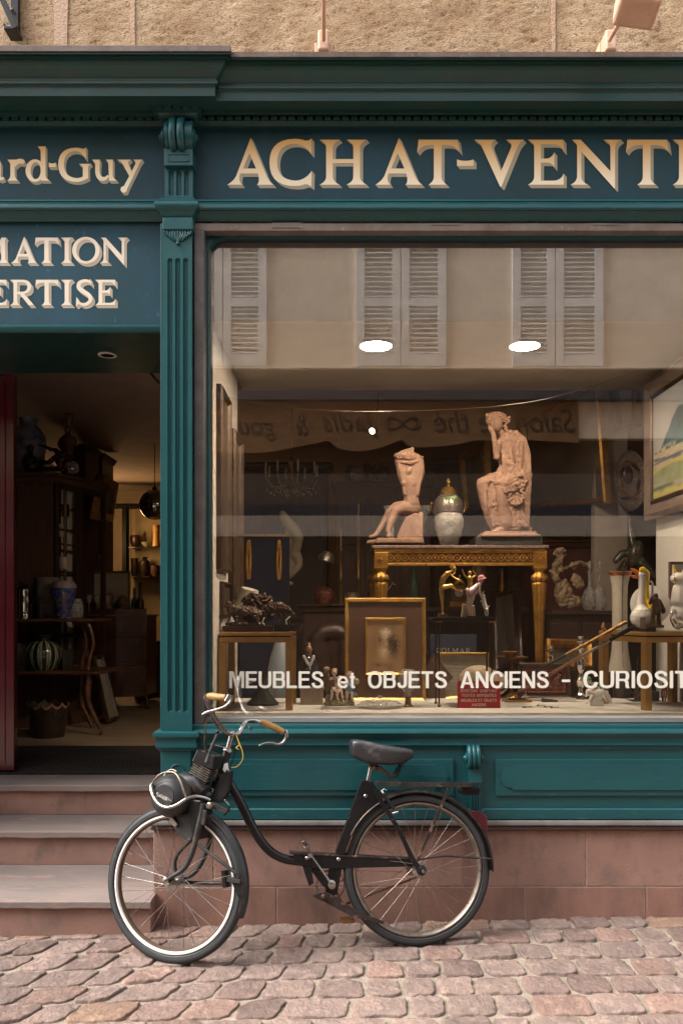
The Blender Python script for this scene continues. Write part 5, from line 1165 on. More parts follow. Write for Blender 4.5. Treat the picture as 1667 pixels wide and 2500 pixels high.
def pframe(par, px0, px1, py0, py1, Y, wd, m_, dep=.02, tilt=0., nm='frame', inner=None, innm='picture', mat_w=0, matm=None):
    """upright picture frame with mitred bevelled rails"""
    A, B_ = W(px0, py1, Y), W(px1, py0, Y); w_ = wd * u(Y); pr = [(0, dep), (0, 0), (w_ * .25, -dep * .25), (w_ * .6, 0), (w_, dep * .35), (w_, dep)]
    cs = [(A.x, A.z, 1, 1), (B_.x, A.z, -1, 1), (B_.x, B_.z, -1, -1), (A.x, B_.z, 1, -1)]; b = MB()
    for cx_, cz, sx, sz in cs: b.v += [V((cx_ + sx * a, Y + y, cz + sz * a)) for a, y in pr]
    n = len(pr); b.f = [(i * n + j, i * n + (j + 1) % n, ((i + 1) % 4) * n + (j + 1) % n, ((i + 1) % 4) * n + j) for i in range(4) for j in range(n)]
    H_ = V((0, Y, A.z))
    def tl(m__):
        if tilt:
            q = Matrix.Rotation(R(tilt), 3, 'X'); m__.v = [H_ + q @ (v - H_) for v in m__.v]
        return m__
    tl(b).build(nm, m_, par)
    if inner: tl(MB().box(A.x + w_ * .95, B_.x - w_ * .95, Y + dep * .45, Y + dep * .9, A.z + w_ * .95, B_.z - w_ * .95)).build(innm, inner, par)
    return tl
# ================================================================ display window, left
def brass_table(px_legs, py_foot, zt_, lab, corners, back=True):
    """corners: four plan points (x, y) front-left, front-right, back-right, back-left"""
    t = thing('brass_side_table', lab, 'side table', (corners[0][0], corners[0][1], PZ), 'square brass side tables in the display window')
    cs = [V((a, b_)) for a, b_ in corners]; ctr = sum(cs, V((0, 0))) / 4
    def ringp(sc_, z0, z1, nm, m_, bev=.002):
        b = MB().prism([(ctr.x + (c.x - ctr.x) * sc_, ctr.y + (c.y - ctr.y) * sc_, z0) for c in cs], (0, 0, z1 - z0)); return b.build(nm, m_, t, bevel=bev)
    ringp(1.0, zt_ - .018, zt_, 'table_top', BRASS, .005); ringp(.93, zt_ - .0245, zt_ - .0185, 'top_recess', BLACKM, 0)
    ringp(1.0, zt_ - .050, zt_ - .025, 'apron', BRASS)
    ringp(.9, zt_ + .0005, zt_ + .0022, 'glass_plate', MT_GLASSTOP, 0)
    ex = (cs[1] - cs[0]).normalized(); ey = (cs[3] - cs[0]).normalized(); lw_ = .033
    for i, (c, sx, sy) in enumerate(zip(cs, (1, -1, -1, 1), (1, 1, -1, -1))):
        c_ = c + ex * sx * lw_ / 2 + ey * sy * lw_ / 2
        MB().obox((c_.x, c_.y, (PZ + zt_ - .052) / 2), V((ex.x, ex.y, 0)) * lw_ / 2, V((ey.x, ey.y, 0)) * lw_ / 2, V((0, 0, (zt_ - .052 - PZ) / 2))).build('leg', BRASS, t, bevel=.0015)
    return t
MT_GLASSTOP = mat('smoked_glass', (.05, .045, .04), .12, c2=(.04, .035, .03))
yl = pY(1734); TZ = H - 53 * (D + yl) / F
brass_table(None, 0, TZ, 'square brass side table on the left, carrying the bronze hounds', [(xx(535, yl), yl), (xx(714, yl), yl), (xx(714, yl), yl + .33), (xx(535, yl), yl + .33)])
# bronze hounds on marble base
yb = yl + .07
t = obj('bronze_group', 'dark bronze group of two hunting dogs and a mound on marble slabs', 'bronze', 640, 1540, yb)
pbox(543, 668, 1528, 1541, yb, .09, 'base', mat('red_marble', (.12, .035, .03), .3, c2=(.06, .02, .02), sc=40), t)
pbox(664, 735, 1524, 1541, yb + .02, .1, 'base', mat('black_marble', (.03, .03, .032), .25, c2=(.12, .12, .12), sc=50, th=(.6, .7)), t)
solid('hound', [('c', (556, 1473, 8, 6), (563, 1488, 10, 11), (585, 1492, 12, 13), (612, 1494, 16, 14), (628, 1500, 18, 11)), ('c', (556, 1470, 6, 5), (549, 1482, 4, 2.5)), ('c', (560, 1468, 10, 3), (566, 1478, 14, 3)), ('c', (563, 1495, 4, 7), (558, 1514, 2, 3), (553, 1525, 0, 2.5)), ('c', (570, 1500, 16, 6), (574, 1518, 16, 3), (566, 1526, 14, 2)), ('c', (622, 1500, 6, 9), (630, 1513, 4, 4), (622, 1526, 2, 2.5)), ('c', (618, 1505, 26, 8), (606, 1515, 26, 4), (602, 1526, 24, 2)), ('c', (632, 1495, 18, 3), (646, 1490, 18, 1.6), (655, 1478, 18, 1)), ('e', 600, 1524, 14, 50, 18, 6)], BRONZE, yb, t, disp=3, dsc=120)
solid('hound', [('c', (640, 1490, 28, 9), (660, 1484, 26, 12), (682, 1482, 22, 13), (700, 1490, 18, 9), (716, 1503, 14, 5)), ('c', (704, 1484, 12, 4), (712, 1494, 8, 2)), ('c', (690, 1492, 20, 6), (700, 1508, 16, 3), (706, 1523, 14, 2.5)), ('c', (646, 1492, 28, 7), (644, 1508, 24, 3.5), (650, 1523, 22, 2.5)), ('c', (678, 1495, 30, 5), (684, 1510, 30, 3), (680, 1523, 28, 2))], BRONZE, yb, t, disp=3, dsc=120)
solid('mound', [('e', 615, 1475, 44, 26, 14, 28), ('e', 640, 1472, 46, 22, 12, 20, 30), ('e', 600, 1465, 40, 12, 12, 12), ('e', 625, 1500, 44, 40, 14, 24)], BRONZE, yb, t, disp=8, dsc=70)
solid('horn', [('c', (708, 1505, 2, 1.4), (698, 1514, 0, 1.6), (700, 1524, 0, 1.4)), ('c', (645, 1508, 2, 1.2), (641, 1518, 0, 1.4), (646, 1526, 0, 1.2))], POR, yb, t, vox=.7, sm=1)
# things behind and under it
yc = pY(1721)
t = obj('rock_base', 'dark green rocky pedestal standing under the left brass table', 'pedestal', 641, 1722, yc)
plathe(641, [(38, 1722), (40, 1716), (30, 1706), (20, 1694), (13, 1680), (8, 1662), (6, 1640)], yc, 'pedestal_body', mat('green_stone', (.05, .06, .045), .7, c2=(.03, .035, .03), bump=.8, bsc=60), t, n=9, sq=(1, .7))
yd = .95
t = obj('blue_vase', 'tall pale blue-grey flared vase behind the left brass table', 'vase', 685, 1700, yd)
plathe(686, [(30, 1720), (33, 1690), (34, 1660), (31, 1630), (26, 1605), (20, 1585), (13, 1560)], yd, 'vase_body', BLUEG, t, ripple=(14, .02))
t = obj('lampshade', 'cream conical lampshade behind the bronze hounds at the left wall', 'lampshade', 595, 1480, .7)
MB().lathe([(.072, 0), (.071, .002), (.045, .12), (.046, .118)], W(598, 1492, .7), 32, axis=V((.25, -.15, 1))).build('shade', mat('cream_card', (.6, .55, .45), .8), t, smooth=True)
# bust of a woman in black with lace collar on a ribbed block
ye = pY(1722) + .02
t = obj('ribbed_block', 'pale ribbed plaster block under the black-robed figurine', 'block', 765, 1722, ye)
b = MB()
RIBM = mat('pinkish_plaster', (.42, .33, .27), .6, c2=(.33, .25, .2), bump=.3)
b.box(xx(733, ye), xx(788, ye), ye, ye + .08, zz(1721, ye), zz(1680, ye)); 
for k in range(13): b.tube([W(734.5 + k * 4.35, 1719, ye), W(734.5 + k * 4.35, 1683, ye)], 1.9 * u(ye), 6)
b.build('block_body', RIBM, t); pbox(731, 791, 1718, 1723, ye, .085, 'foot', RIBM, t, back=-.004); pbox(732, 790, 1678, 1684, ye, .085, 'lip', RIBM, t, back=-.003)
t = obj('robed_figurine', 'black-robed figurine with pale lace collar standing on the ribbed block', 'figurine', 753, 1680, ye + .04)
BKP = mat('black_glaze', (.018, .018, .022), .15, c2=(.03, .03, .04), coat=.6)
solid('robe', [('c', (753, 1612, 0, 13), (754, 1640, 0, 20), (754, 1676, 0, 22)), ('c', (740, 1612, 0, 7), (733, 1628, 0, 6), (740, 1645, -8, 5)), ('c', (766, 1612, 0, 7), (773, 1628, 0, 6), (766, 1645, -8, 5))], BKP, ye + .05, t)
solid('head', [('e', 754, 1586, -2, 8, 8, 11), ('c', (754, 1595, 0, 5), (754, 1604, 0, 5)), ('c', (757, 1641, -14, 4), (763, 1646, -14, 3))], mat('brown_face', (.35, .18, .1), .3), ye + .05, t, vox=.9)
solid('headdress', [('e', 753, 1582, 5, 11, 9, 14), ('c', (744, 1584, 6, 4), (742, 1600, 6, 4)), ('c', (764, 1584, 6, 4), (765, 1600, 6, 4))], BKP, ye + .05, t, vox=.9)
solid('lace_collar', [('c', (742, 1602, -9, 3.5), (750, 1616, -13, 3.5), (757, 1625, -14, 3)), ('c', (766, 1602, -9, 3.5), (761, 1616, -13, 3.5), (757, 1625, -14, 3)), ('c', (757, 1628, -15, 2), (757, 1644, -17, 2))], mat('lace_white', (.6, .6, .6), .6), ye + .05, t, vox=.8, sm=2)
# porcelain putti
yp = pY(1733) + .02
t = obj('porcelain_group', 'porcelain group of small children with a globe on a round rocky base', 'figurine', 827, 1734, yp)
plathe(827, [(42, 1734), (43.5, 1731), (42, 1727), (42, 1724), (40, 1723)], yp, 'rim', POR, t, back=.03, ripple=(36, .012), sq=(1, .62))
solid('rock', [('e', 828, 1717, 0, 38, 24, 12), ('e', 815, 1706, 6, 22, 16, 12), ('e', 845, 1710, 2, 20, 18, 10)], OLIVEP, yp + .03, t, disp=3, dsc=110)
def putto(x, y, s, lean, nm='child'):
    """seated child: head at (x, y)"""
    return solid(nm, [('e', x, y, 0, 6.5 * s, 6.5 * s, 7.5 * s), ('c', (x + lean * 2, y + 8 * s, 2, 3 * s), (x + lean * 3, y + 15 * s, 3, 7 * s), (x + lean * 3, y + 27 * s, 4, 7.5 * s), (x + lean * 2, y + 37 * s, 2, 8 * s)), ('c', (x + lean * 3 - 7 * s, y + 13 * s, 0, 3.3 * s), (x - 10 * s + lean * 2, y + 22 * s, -6, 2.8 * s), (x - 3 * s + lean * 8, y + 27 * s, -12, 2.5 * s)), ('c', (x + lean * 3 + 7 * s, y + 13 * s, 0, 3.3 * s), (x + lean * 2 + 11 * s, y + 22 * s, -4, 2.8 * s), (x + 6 * s, y + 28 * s, -12, 2.4 * s)), ('c', (x - 2 * s, y + 38 * s, -4, 5.5 * s), (x - 5 * s, y + 42 * s, -14, 4.4 * s), (x - 6 * s, y + 58 * s, -12, 3 * s), (x - 8 * s, y + 61 * s, -17, 2.3 * s)), ('c', (x + 5 * s, y + 38 * s, -4, 5.5 * s), (x + 6 * s, y + 43 * s, -14, 4.4 * s), (x + 8 * s, y + 58 * s, -12, 3 * s), (x + 9 * s, y + 61 * s, -18, 2.3 * s))], FLESH, yp + .03, t, vox=.8, sm=3)
putto(816, 1642, 1.05, 0); putto(829, 1655, .8, .3); putto(852, 1649, 1, 0)
solid('green_child', [('e', 797, 1638, 12, 7, 7, 7.5), ('c', (797, 1650, 14, 8), (797, 1668, 14, 9), (804, 1690, 10, 9), (800, 1705, 6, 5))], mat('green_jacket_glaze', (.05, .16, .1), .2, c2=(.25, .14, .07), sc=30, th=(.45, .55)), yp + .03, t, vox=.9)
solid('hair', [('e', 797, 1634, 15, 7.5, 7, 6), ('e', 817, 1637, 4, 7.5, 6, 6), ('e', 853, 1644, 4, 7, 6, 6)], mat('sandy_hair_glaze', (.5, .32, .16), .4, bump=.6, bsc=200), yp + .03, t, vox=.8)
solid('blue_drape', [('c', (848, 1672, -8, 7), (858, 1684, -8, 8), (868, 1694, -4, 6))], mat('blue_glaze', (.25, .42, .65), .25, coat=.4), yp + .03, t, vox=.9)
pbox(800, 817, 1660, 1676, yp - .0, .006, 'slate', mat('brown_slate', (.22, .13, .09), .6), t)
MB().ball(W(868, 1664, yp + .02), 9 * u(yp), n=16).build('globe', mat('ochre_globe', (.55, .4, .15), .3, c2=(.2, .3, .45), sc=60), t, smooth=True)
b = MB().tube([W(868, 1673, yp + .02), W(868, 1684, yp + .02)], .004, 8); b.box(xx(858, yp), xx(880, yp), yp, yp + .03, zz(1688, yp), zz(1684, yp)); b.build('globe_stand', BRASSD, t)
# framed portrait of a bearded old man
yf_ = pY(1712) + .06
t = obj('framed_portrait', 'gold framed charcoal portrait of a bearded old man with brown mount', 'picture', 940, 1714, yf_)
BRMAT = mat('brown_mount', (.12, .065, .042), .35, c2=(.1, .055, .036), coat=.6)
tl = pframe(t, 842, 1040, 1459, 1713, yf_, 9, FRG, tilt=-3, inner=BRMAT, innm='mount')
def shifted(f_, dy):
    pass
y2 = yf_ - .004
tl2 = pframe(t, 892, 990, 1508, 1648, y2, 5, FRG, dep=.012, nm='inner_frame')
PAP = mat('tan_paper', (.55, .35, .18), .7, c2=(.5, .31, .16), sc=10, c3=(.4, .24, .12), sc3=30)
pbox(896, 986, 1513, 1643, y2 + .006, .002, 'paper', PAP, t, 0)
CHAR = mat('charcoal_strokes', (.1, .06, .04), .9, c2=(.3, .18, .1), sc=90, th=(.4, .6))
pA, pB = W(898, 1641, y2 + .005), W(984, 1515, y2 + .005)
painted('drawing', lambda a, b_: (pA.x + (pB.x - pA.x) * a, pA.y, pA.z + (pB.z - pA.z) * b_), paint_portrait, 90, 130, t)
# oil lamp, covered dish
yo = pY(1726) + .03
t = obj('glass_lamp', 'small clear glass oil lamp bowl on a brass foot, before the portrait', 'oil lamp', 996, 1726, yo)
plathe(996, [(13, 1726), (13, 1723), (8, 1719), (7, 1704), (10, 1700)], yo, 'foot', BRASSD, t)
plathe(996, [(9, 1700), (11, 1690), (14, 1684), (20, 1676), (25, 1664), (26, 1653), (22, 1642), (14, 1635), (6, 1633)], yo, 'bowl', GLASSV, t)
yo = pY(1729) + .02
t = obj('covered_dish', 'shallow clear glass dish with knobbed lid lying on the display floor', 'dish', 928, 1730, yo)
plathe(928, [(40, 1729), (57, 1722), (58, 1720), (50, 1717)], yo, 'dish', GLASSV, t, sq=(1, .8)); plathe(927, [(50, 1717), (44, 1712), (22, 1707), (6, 1706), (4, 1703), (6, 1699), (0, 1696)], yo, 'lid', GLASSV, t, sq=(1, .8))
# black plant stand with figurines
ys = pY(1727)
t = obj('iron_stand', 'small black iron stand on thin legs with brass ball feet', 'stand', 1130, 1727, ys)
pbox(1055, 1208, 1507, 1515, ys, .17, 'table_top', BLACKM, t, .002); pbox(1060, 1203, 1515, 1519, ys, .155, 'apron', BLK, t, .001, back=.006)
for x, dy in ((1072, .008), (1201, .008)):
    for k, (dx, yy) in enumerate(((0, dy), (-10 if x < 1100 else -15, .15))):
        X_ = xx(x, ys) + (0 if not k else 0); b = MB().tube([(X_, ys + yy, PZ + .008), (X_, ys + yy, zz(1519, ys))], .0042, 8); b.build('leg', BLK, t, smooth=True)
        MB().ball((X_, ys + yy, PZ + .008), .0085).build('ball_foot', BRASSD, t, smooth=True); MB().box(X_ - .016, X_ + .016, ys + yy - .006, ys + yy + .006, zz(1520, ys), zz(1516, ys) - .001).build('gold_corner', BRASS, t)
yg = ys + .05
t = obj('gilt_dancer', 'gilt bronze nude dancer bending back with one leg raised', 'figurine', 1080, 1507, yg)
solid('dancer', [('e', 1107, 1389, -2, 6.5, 6.5, 7.5, 20), ('c', (1100, 1394, 0, 3), (1092, 1400, 0, 6.5), (1082, 1412, 0, 7.5), (1078, 1425, 0, 7), (1080, 1434, 0, 7.5)), ('c', (1096, 1398, 2, 3), (1106, 1410, -6, 2.5), (1118, 1416, -10, 2), (1127, 1420, -10, 1.8)), ('c', (1094, 1398, 8, 3), (1104, 1404, 12, 2.2), (1112, 1398, 12, 1.8)), ('c', (1077, 1436, 3, 6.5), (1079, 1462, 3, 5), (1080, 1480, 3, 3.2), (1080, 1497, 3, 2.2), (1083, 1501, 0, 2.4)), ('c', (1082, 1434, -3, 6.5), (1100, 1430, -9, 5), (1112, 1440, -9, 3.6), (1124, 1445, -9, 2.2), (1128, 1440, -10, 2)), ('e', 1104, 1382, 0, 8, 7, 5, 25)], GBR, yg, t, vox=.9, sm=3)
pbox(1070, 1093, 1499, 1508, yg - .02, .05, 'base', BRASSD, t)
t = obj('gilt_dancer', 'smaller gilt dancer with both arms raised, behind the girl in pink hat', 'figurine', 1146, 1507, yg + .05)
solid('dancer', [('e', 1146, 1399, 0, 5, 5, 6), ('c', (1146, 1405, 0, 2.5), (1146, 1412, 0, 6.5), (1147, 1428, 0, 6), (1146, 1440, 0, 7.5)), ('c', (1141, 1411, 0, 2.8), (1133, 1405, 0, 2.2), (1128, 1390, 0, 1.8)), ('c', (1151, 1411, 0, 2.8), (1161, 1404, 0, 2.2), (1154, 1393, 0, 1.8)), ('c', (1144, 1442, 0, 6), (1143, 1465, 0, 4), (1144, 1480, 0, 3)), ('c', (1149, 1442, 0, 6), (1151, 1465, 0, 4), (1149, 1480, 0, 3))], GBR, yg + .05, t, vox=.9, sm=3)
solid('base', [('p', 0, 14, (1126, 1508), (1161, 1508), (1158, 1476), (1148, 1480), (1130, 1473))], mat('alabaster', (.5, .42, .27), .5, bump=.5), yg + .03, t)
yg2 = ys + .03
t = obj('girl_figurine', 'porcelain girl in pink hat and red checked dress bending over', 'figurine', 1155, 1507, yg2)
CHK = mat('red_check_glaze', (.75, .68, .68), .25, coat=.3); N, L = sub(CHK)
br_ = N.new('ShaderNodeTexChecker'); br_.inputs['Scale'].default_value = 190; br_.inputs[1].default_value = (.78, .72, .72, 1); br_.inputs[2].default_value = (.35, .06, .1, 1); tc = N.new('ShaderNodeTexCoord'); L.new(tc.outputs['Object'], br_.inputs[0]); L.new(br_.outputs[0], N['Principled BSDF'].inputs['Base Color'])
solid('body', [('e', 1173, 1418, 0, 6, 6, 7), ('c', (1168, 1428, 0, 4), (1160, 1445, 0, 7)), ('c', (1153, 1455, 0, 7), (1148, 1475, 0, 5), (1150, 1502, 0, 3.6), (1156, 1504, -3, 3)), ('c', (1146, 1455, 3, 7), (1143, 1478, 3, 5), (1147, 1502, 3, 3.5)), ('c', (1170, 1430, -5, 3), (1170, 1450, -9, 2.6), (1176, 1464, -10, 2.4))], FLESH, yg2, t, vox=.9, sm=3)
solid('dress', [('c', (1167, 1428, 0, 6.5), (1158, 1438, 0, 9), (1148, 1448, 0, 12)), ('e', 1147, 1446, 0, 15, 11, 8, -35)], CHK, yg2, t, vox=.9, sm=3)
solid('sleeve', [('e', 1170, 1427, -4, 5, 5, 4)], POR, yg2, t, vox=.9)
solid('hat', [('e', 1174, 1410, 0, 9, 9, 7, 20), ('e', 1176, 1414, 0, 13, 13, 2.6, 15)], mat('pink_glaze', (.7, .3, .33), .25, coat=.3), yg2, t, vox=.9, sm=2)
t = obj('dog_figurine', 'white porcelain dog standing on hind legs against the girl', 'figurine', 1185, 1507, yg2)
solid('dog', [('e', 1178, 1454, -4, 5, 4, 4.5), ('c', (1180, 1460, 0, 4), (1181, 1474, 0, 6), (1186, 1486, 0, 6)), ('c', (1178, 1464, -4, 2), (1172, 1468, -6, 1.8)), ('c', (1188, 1488, 3, 4), (1184, 1497, 3, 2.4), (1187, 1504, 3, 2)), ('c', (1186, 1488, -5, 4), (1189, 1498, -5, 2.3), (1187, 1504, -6, 2)), ('c', (1190, 1484, 0, 1.8), (1194, 1478, 0, 1.5)), ('c', (1177, 1450, 0, 2), (1180, 1444, 0, 1.4))], POR, yg2, t, vox=.8, sm=2)
pbox(1143, 1193, 1504, 1508, yg2 - .02, .045, 'base', BLACKM, t)
# red notice
yr = pY(1729) + .004
t = obj('red_notice', 'small dark red card with four lines of white capitals', 'notice', 1168, 1729, yr)
RED = mat('red_card', (.5, .012, .03), .4, c2=(.45, .01, .025)); pbox(1116, 1221, 1663, 1729, yr, .004, 'card', RED, t, .0006)
for s_, a, b_, y0, y1 in (('ACHETONS  COMPTANT', 1123, 1213, 1683, 1690), ('TOUTES ANTIQUITES', 1126, 1211, 1694, 1701), ('MEUBLES ET OBJETS', 1125, 1212, 1706, 1713), ('ANCIENS', 1151, 1186, 1717, 1724)): sans(s_, 'lettering', LET_W, t, a, b_, y0, y1, yr - .001)
b = MB().tube([W(x, y, yr - .0015) for x, y in crv([(1158, 1668, 0), (1163, 1674, 0), (1160, 1678, 0), (1168, 1672, 0), (1174, 1678, 0), (1182, 1674, 0)], 4) for x, y in [(x, y)]] if False else [W(p[0], p[1], yr - .0015) for p in crv([(1158, 1668, 0), (1163, 1674, 0), (1160, 1678, 0), (1168, 1672, 0), (1174, 1678, 0), (1182, 1674, 0)], 4)], .0006, 5); b.build('emblem', LET_W, t)
# blue panel with COLMAR, framed certificate, straw hat
yq = pY(1705) + .05
t = obj('blue_poster', 'dark blue panel lettered in pale capitals behind the black stand', 'poster', 1105, 1600, yq)
NAVY = mat('navy_card', (.022, .032, .06), .5); pbox(1049, 1163, 1549, 1690, yq, .01, 'panel', NAVY, t)
letters('COLMAR', 1064, 1147, 1582, 1593, yq + .003, 'l', LET_S2, LET_S2, t, dx=.1, dy=.1, sp=22)
yq2 = yq - .03
t = obj('framed_certificate', 'gilt framed certificate sheet propped against the blue panel', 'picture', 1135, 1700, yq2)
pframe(t, 1073, 1193, 1593, 1706, yq2, 7, FRG, inner=mat('aged_paper', (.42, .38, .3), .7, c2=(.34, .3, .24), sc=20), innm='sheet')
b = MB()
for k in range(9): b.box(xx(1088 + 5 * (k % 2), yq2), xx(1172 - 7 * (k % 3), yq2), yq2 + .0075, yq2 + .0085, zz(1613 + k * 9.2, yq2), zz(1612.4 + k * 9.2, yq2))
b.build('writing', mat('faded_ink', (.22, .19, .15), .9), t)
t = obj('brown_folder', 'folded brown leather wallet leaning beside the gold framed portrait', 'folder', 1060, 1700, yq2)
MB().prism([W(x, y, yq2 - .02) for x, y in ((1041, 1625), (1058, 1595), (1107, 1655), (1086, 1672), (1088, 1708), (1043, 1712))], (0, .02, 0)).build('cover', mat('brown_leather', (.14, .07, .045), .5, bump=.3), t, bevel=.002)
t = obj('straw_hat', 'beige felt hat standing on edge behind the red notice', 'hat', 1168, 1690, yq2 - .03)
solid('hat', [('e', 1168, 1655, 0, 48, 9, 31), ('e', 1200, 1668, -3, 42, 12, 32), ('e', 1165, 1650, -8, 26, 8, 20)], mat('beige_felt', (.5, .4, .29), .8, c2=(.42, .33, .23), sc=9), yq2 - .05, t)
b = MB().tube([W(1168 + 34 * cos(a), 1655 - 22 * sin(a), yq2 - .072) for a in [pi * (.15 + .7 * k / 20) for k in range(21)]], .0012, 5); b.build('hat_band', mat('faded_red', (.4, .13, .08), .7), t)
# tazza
yt_ = pY(1702) + .1
t = obj('brass_tazza', 'shallow dark brass pedestal dish with a small flower cup', 'dish', 1247, 1700, yt_)
plathe(1250, [(22, 1705), (20, 1700), (6, 1690), (5, 1660), (9, 1650), (5, 1640), (8, 1634), (5, 1622), (6, 1614), (30, 1610), (37, 1606), (38, 1603), (30, 1606), (10, 1610)], yt_, 'stem_and_plate', BRASSD, t)
plathe(1243, [(6, 1606), (12, 1602), (19, 1594), (20, 1590), (14, 1598)], yt_, 'cup', BRASSD, t, ripple=(9, .12), back=-.02)
# carved relief panel
yv = pY(1706) + .04
t = obj('wood_carving', 'reddish carved wooden relief panel in a dark frame leaning on the floor', 'relief', 1335, 1706, yv)
pframe(t, 1268, 1394, 1618, 1706, yv, 12, DKWOOD, dep=.025, tilt=-6, inner=CARVED, innm='relief_board')
pframe(t, 1286, 1380, 1636, 1690, yv, 3, CARVED, dep=.012, tilt=-6, nm='relief_border')
solid('relief', [('e', 1335, 1650, 6, 9, 5, 10), ('e', 1335, 1672, 6, 16, 5, 15), ('c', (1300, 1650, 8, 4), (1310, 1662, 8, 5), (1300, 1676, 8, 4)), ('c', (1368, 1650, 8, 4), (1358, 1662, 8, 5), (1368, 1676, 8, 4)), ('c', (1315, 1640, 8, 3), (1325, 1645, 8, 3))], CARVED, yv, t, disp=3, dsc=100)
# silver candlesticks
for i, (x, yb2, s, lab) in enumerate(((1416, 1712, 1., 'ornate polished silver candlestick behind the white bird figurine'), (1345, 1660, .8, 'second silver candlestick, half hidden by the carved relief panel'))):
    yy = pY(1708) + .05 + .12 * i
    t = obj('silver_candlestick', lab, 'candlestick', x, yb2, yy, 'pair of silver candlesticks')
    P_ = [(24, 0), (23, 4), (14, 8), (7, 16), (6, 26), (12, 34), (13, 44), (7, 54), (5, 62), (12, 74), (14, 90), (8, 102), (5, 112), (9, 122), (5, 128), (8, 134), (14, 138), (15, 141), (7, 142), (7, 150), (9, 153)]
    zb2 = PZ; k = u(yy); MB().lathe([(r_ * s * k, h_ * s * k) for r_, h_ in P_], (xx(x, yy), yy, zb2), 20, ripple=(8, .05)).build('stick', SILV, t, smooth=True)
# sabre and sword cane leaning across the window
ya, yb3 = pY(1722), pY(1740)
def blade(pts, r_, nm, m_, t, n=10): return MB().tube(pts, r_, n).build(nm, m_, t, smooth=True)
t = obj('sabre', 'dark sabre scabbard with brass fittings and suspension rings leaning on the right table', 'sabre', 1530, 1520, .3)
q0_, q1_ = W(1530, 1517, .27), W(1215, 1690, .5); L_d = q1_ - q0_
blade([q0_, q0_ + L_d * .2], [.010, .0075], 'grip', BRASSD, t); blade([q0_ + L_d * .2, q0_ + L_d * .46], .0078, 'scabbard_mount', BRASSD, t); blade([q0_ + L_d * .46, q1_], [.0072, .005], 'scabbard', BLK, t)
solid('hand_guard', [('c', (1478, 1545, 0, 5), (1470, 1532, -2, 5), (1472, 1522, -2, 3)), ('c', (1478, 1546, 0, 5), (1488, 1556, -3, 4))], BRASS, .33, t, vox=.8)
b = MB()
for x, y in ((1455, 1567), (1407, 1592)):
    c_ = W(x, y, .34); b.tube([c_ + V((.011 * cos(a), 0, .011 * sin(a))) for a in [2 * pi * k / 16 for k in range(17)]], .0016, 6)
b.build('ring', BRASSD, t, smooth=True)
t = obj('sword_cane', 'slim brown wooden sword stick with black handle crossing in front of the sabre', 'sword stick', 1548, 1525, .28)
q0_, q1_ = W(1548, 1529, .235), W(1224, 1713, pY(1715)); q1_.z = PZ + .006; L_d = q1_ - q0_
blade([q0_, q0_ + L_d * .05, q0_ + L_d * .17], [.011, .010, .0085], 'handle', BLACKM, t); blade([q0_ + L_d * .17, q0_ + L_d * .36], .0078, 'silver_mount', SILD, t); blade([q0_ + L_d * .36, q0_ + L_d * .93], [.0072, .006], 'shaft', mat('tan_cane', (.28, .12, .05), .4, c2=(.2, .08, .035), sc=30), t); blade([q0_ + L_d * .93, q1_], [.006, .004], 'tip', SILD, t)
# flat things on the display floor
yz = pY(1712)
t = obj('flat_case', 'small flat gold-edged case lying on the display floor near the red notice', 'case', 1262, 1716, yz)
MB().box(xx(1226, yz), xx(1292, yz), yz - .06, yz + .03, PZ + .001, PZ + .012).build('lid', BRASS, t, bevel=.002); MB().box(xx(1236, yz), xx(1283, yz), yz - .052, yz + .022, PZ + .0125, PZ + .014).build('inlay', BLACKM, t)
t = obj('brush', 'long dark bristled brush with pale handle lying beside the candlestick', 'brush', 1370, 1712, yz)
blade([W(1322, 1713, yz - .03) + V((0, 0, .002)), W(1360, 1715, yz - .03)], [.018, .012], 'bristles', mat('dark_bristle', (.05, .035, .028), .9, bump=1, bsc=200), t); blade([W(1360, 1715, yz - .03), W(1390, 1716, yz - .03)], .009, 'collar', mat('bone', (.55, .45, .35), .5), t); blade([W(1390, 1716, yz - .03), W(1450, 1717, yz - .03)], .008, 'handle', mat('dark_green_horn', (.05, .07, .05), .35, c2=(.12, .16, .12), sc=60), t)
for i, (x, y) in enumerate(((1279, 1728), (1313, 1724), (1330, 1727), (1345, 1729))):
    yy = pY(y); t = obj('metal_spoon', ('leftmost', 'second', 'third', 'rightmost')[i] + ' of the four small tarnished spoon bowls lying by the glass', 'spoon', x, y, yy, 'small spoons on the display floor')
    MB().ball((xx(x, yy), yy, PZ + .004), .013 if i == 0 else .008, .01, .0035).build('bowl', SILD, t, smooth=True); MB().tube([(xx(x, yy) + .01, yy, PZ + .004), (xx(x, yy) + .04, yy + .012, PZ + .004)], .0015, 6).build('handle', SILD, t)
t = obj('document_stack', 'white papers lying under the carved relief panel', 'papers', 1340, 1706, yz)
for k in range(3): MB().obox((xx(1350, yz), yz + .04, PZ + .003 + .003 * k), V((.12, .01 * k, 0)), V((-.004, .04, 0)), V((0, 0, .0012))).build('sheet', POR, t)
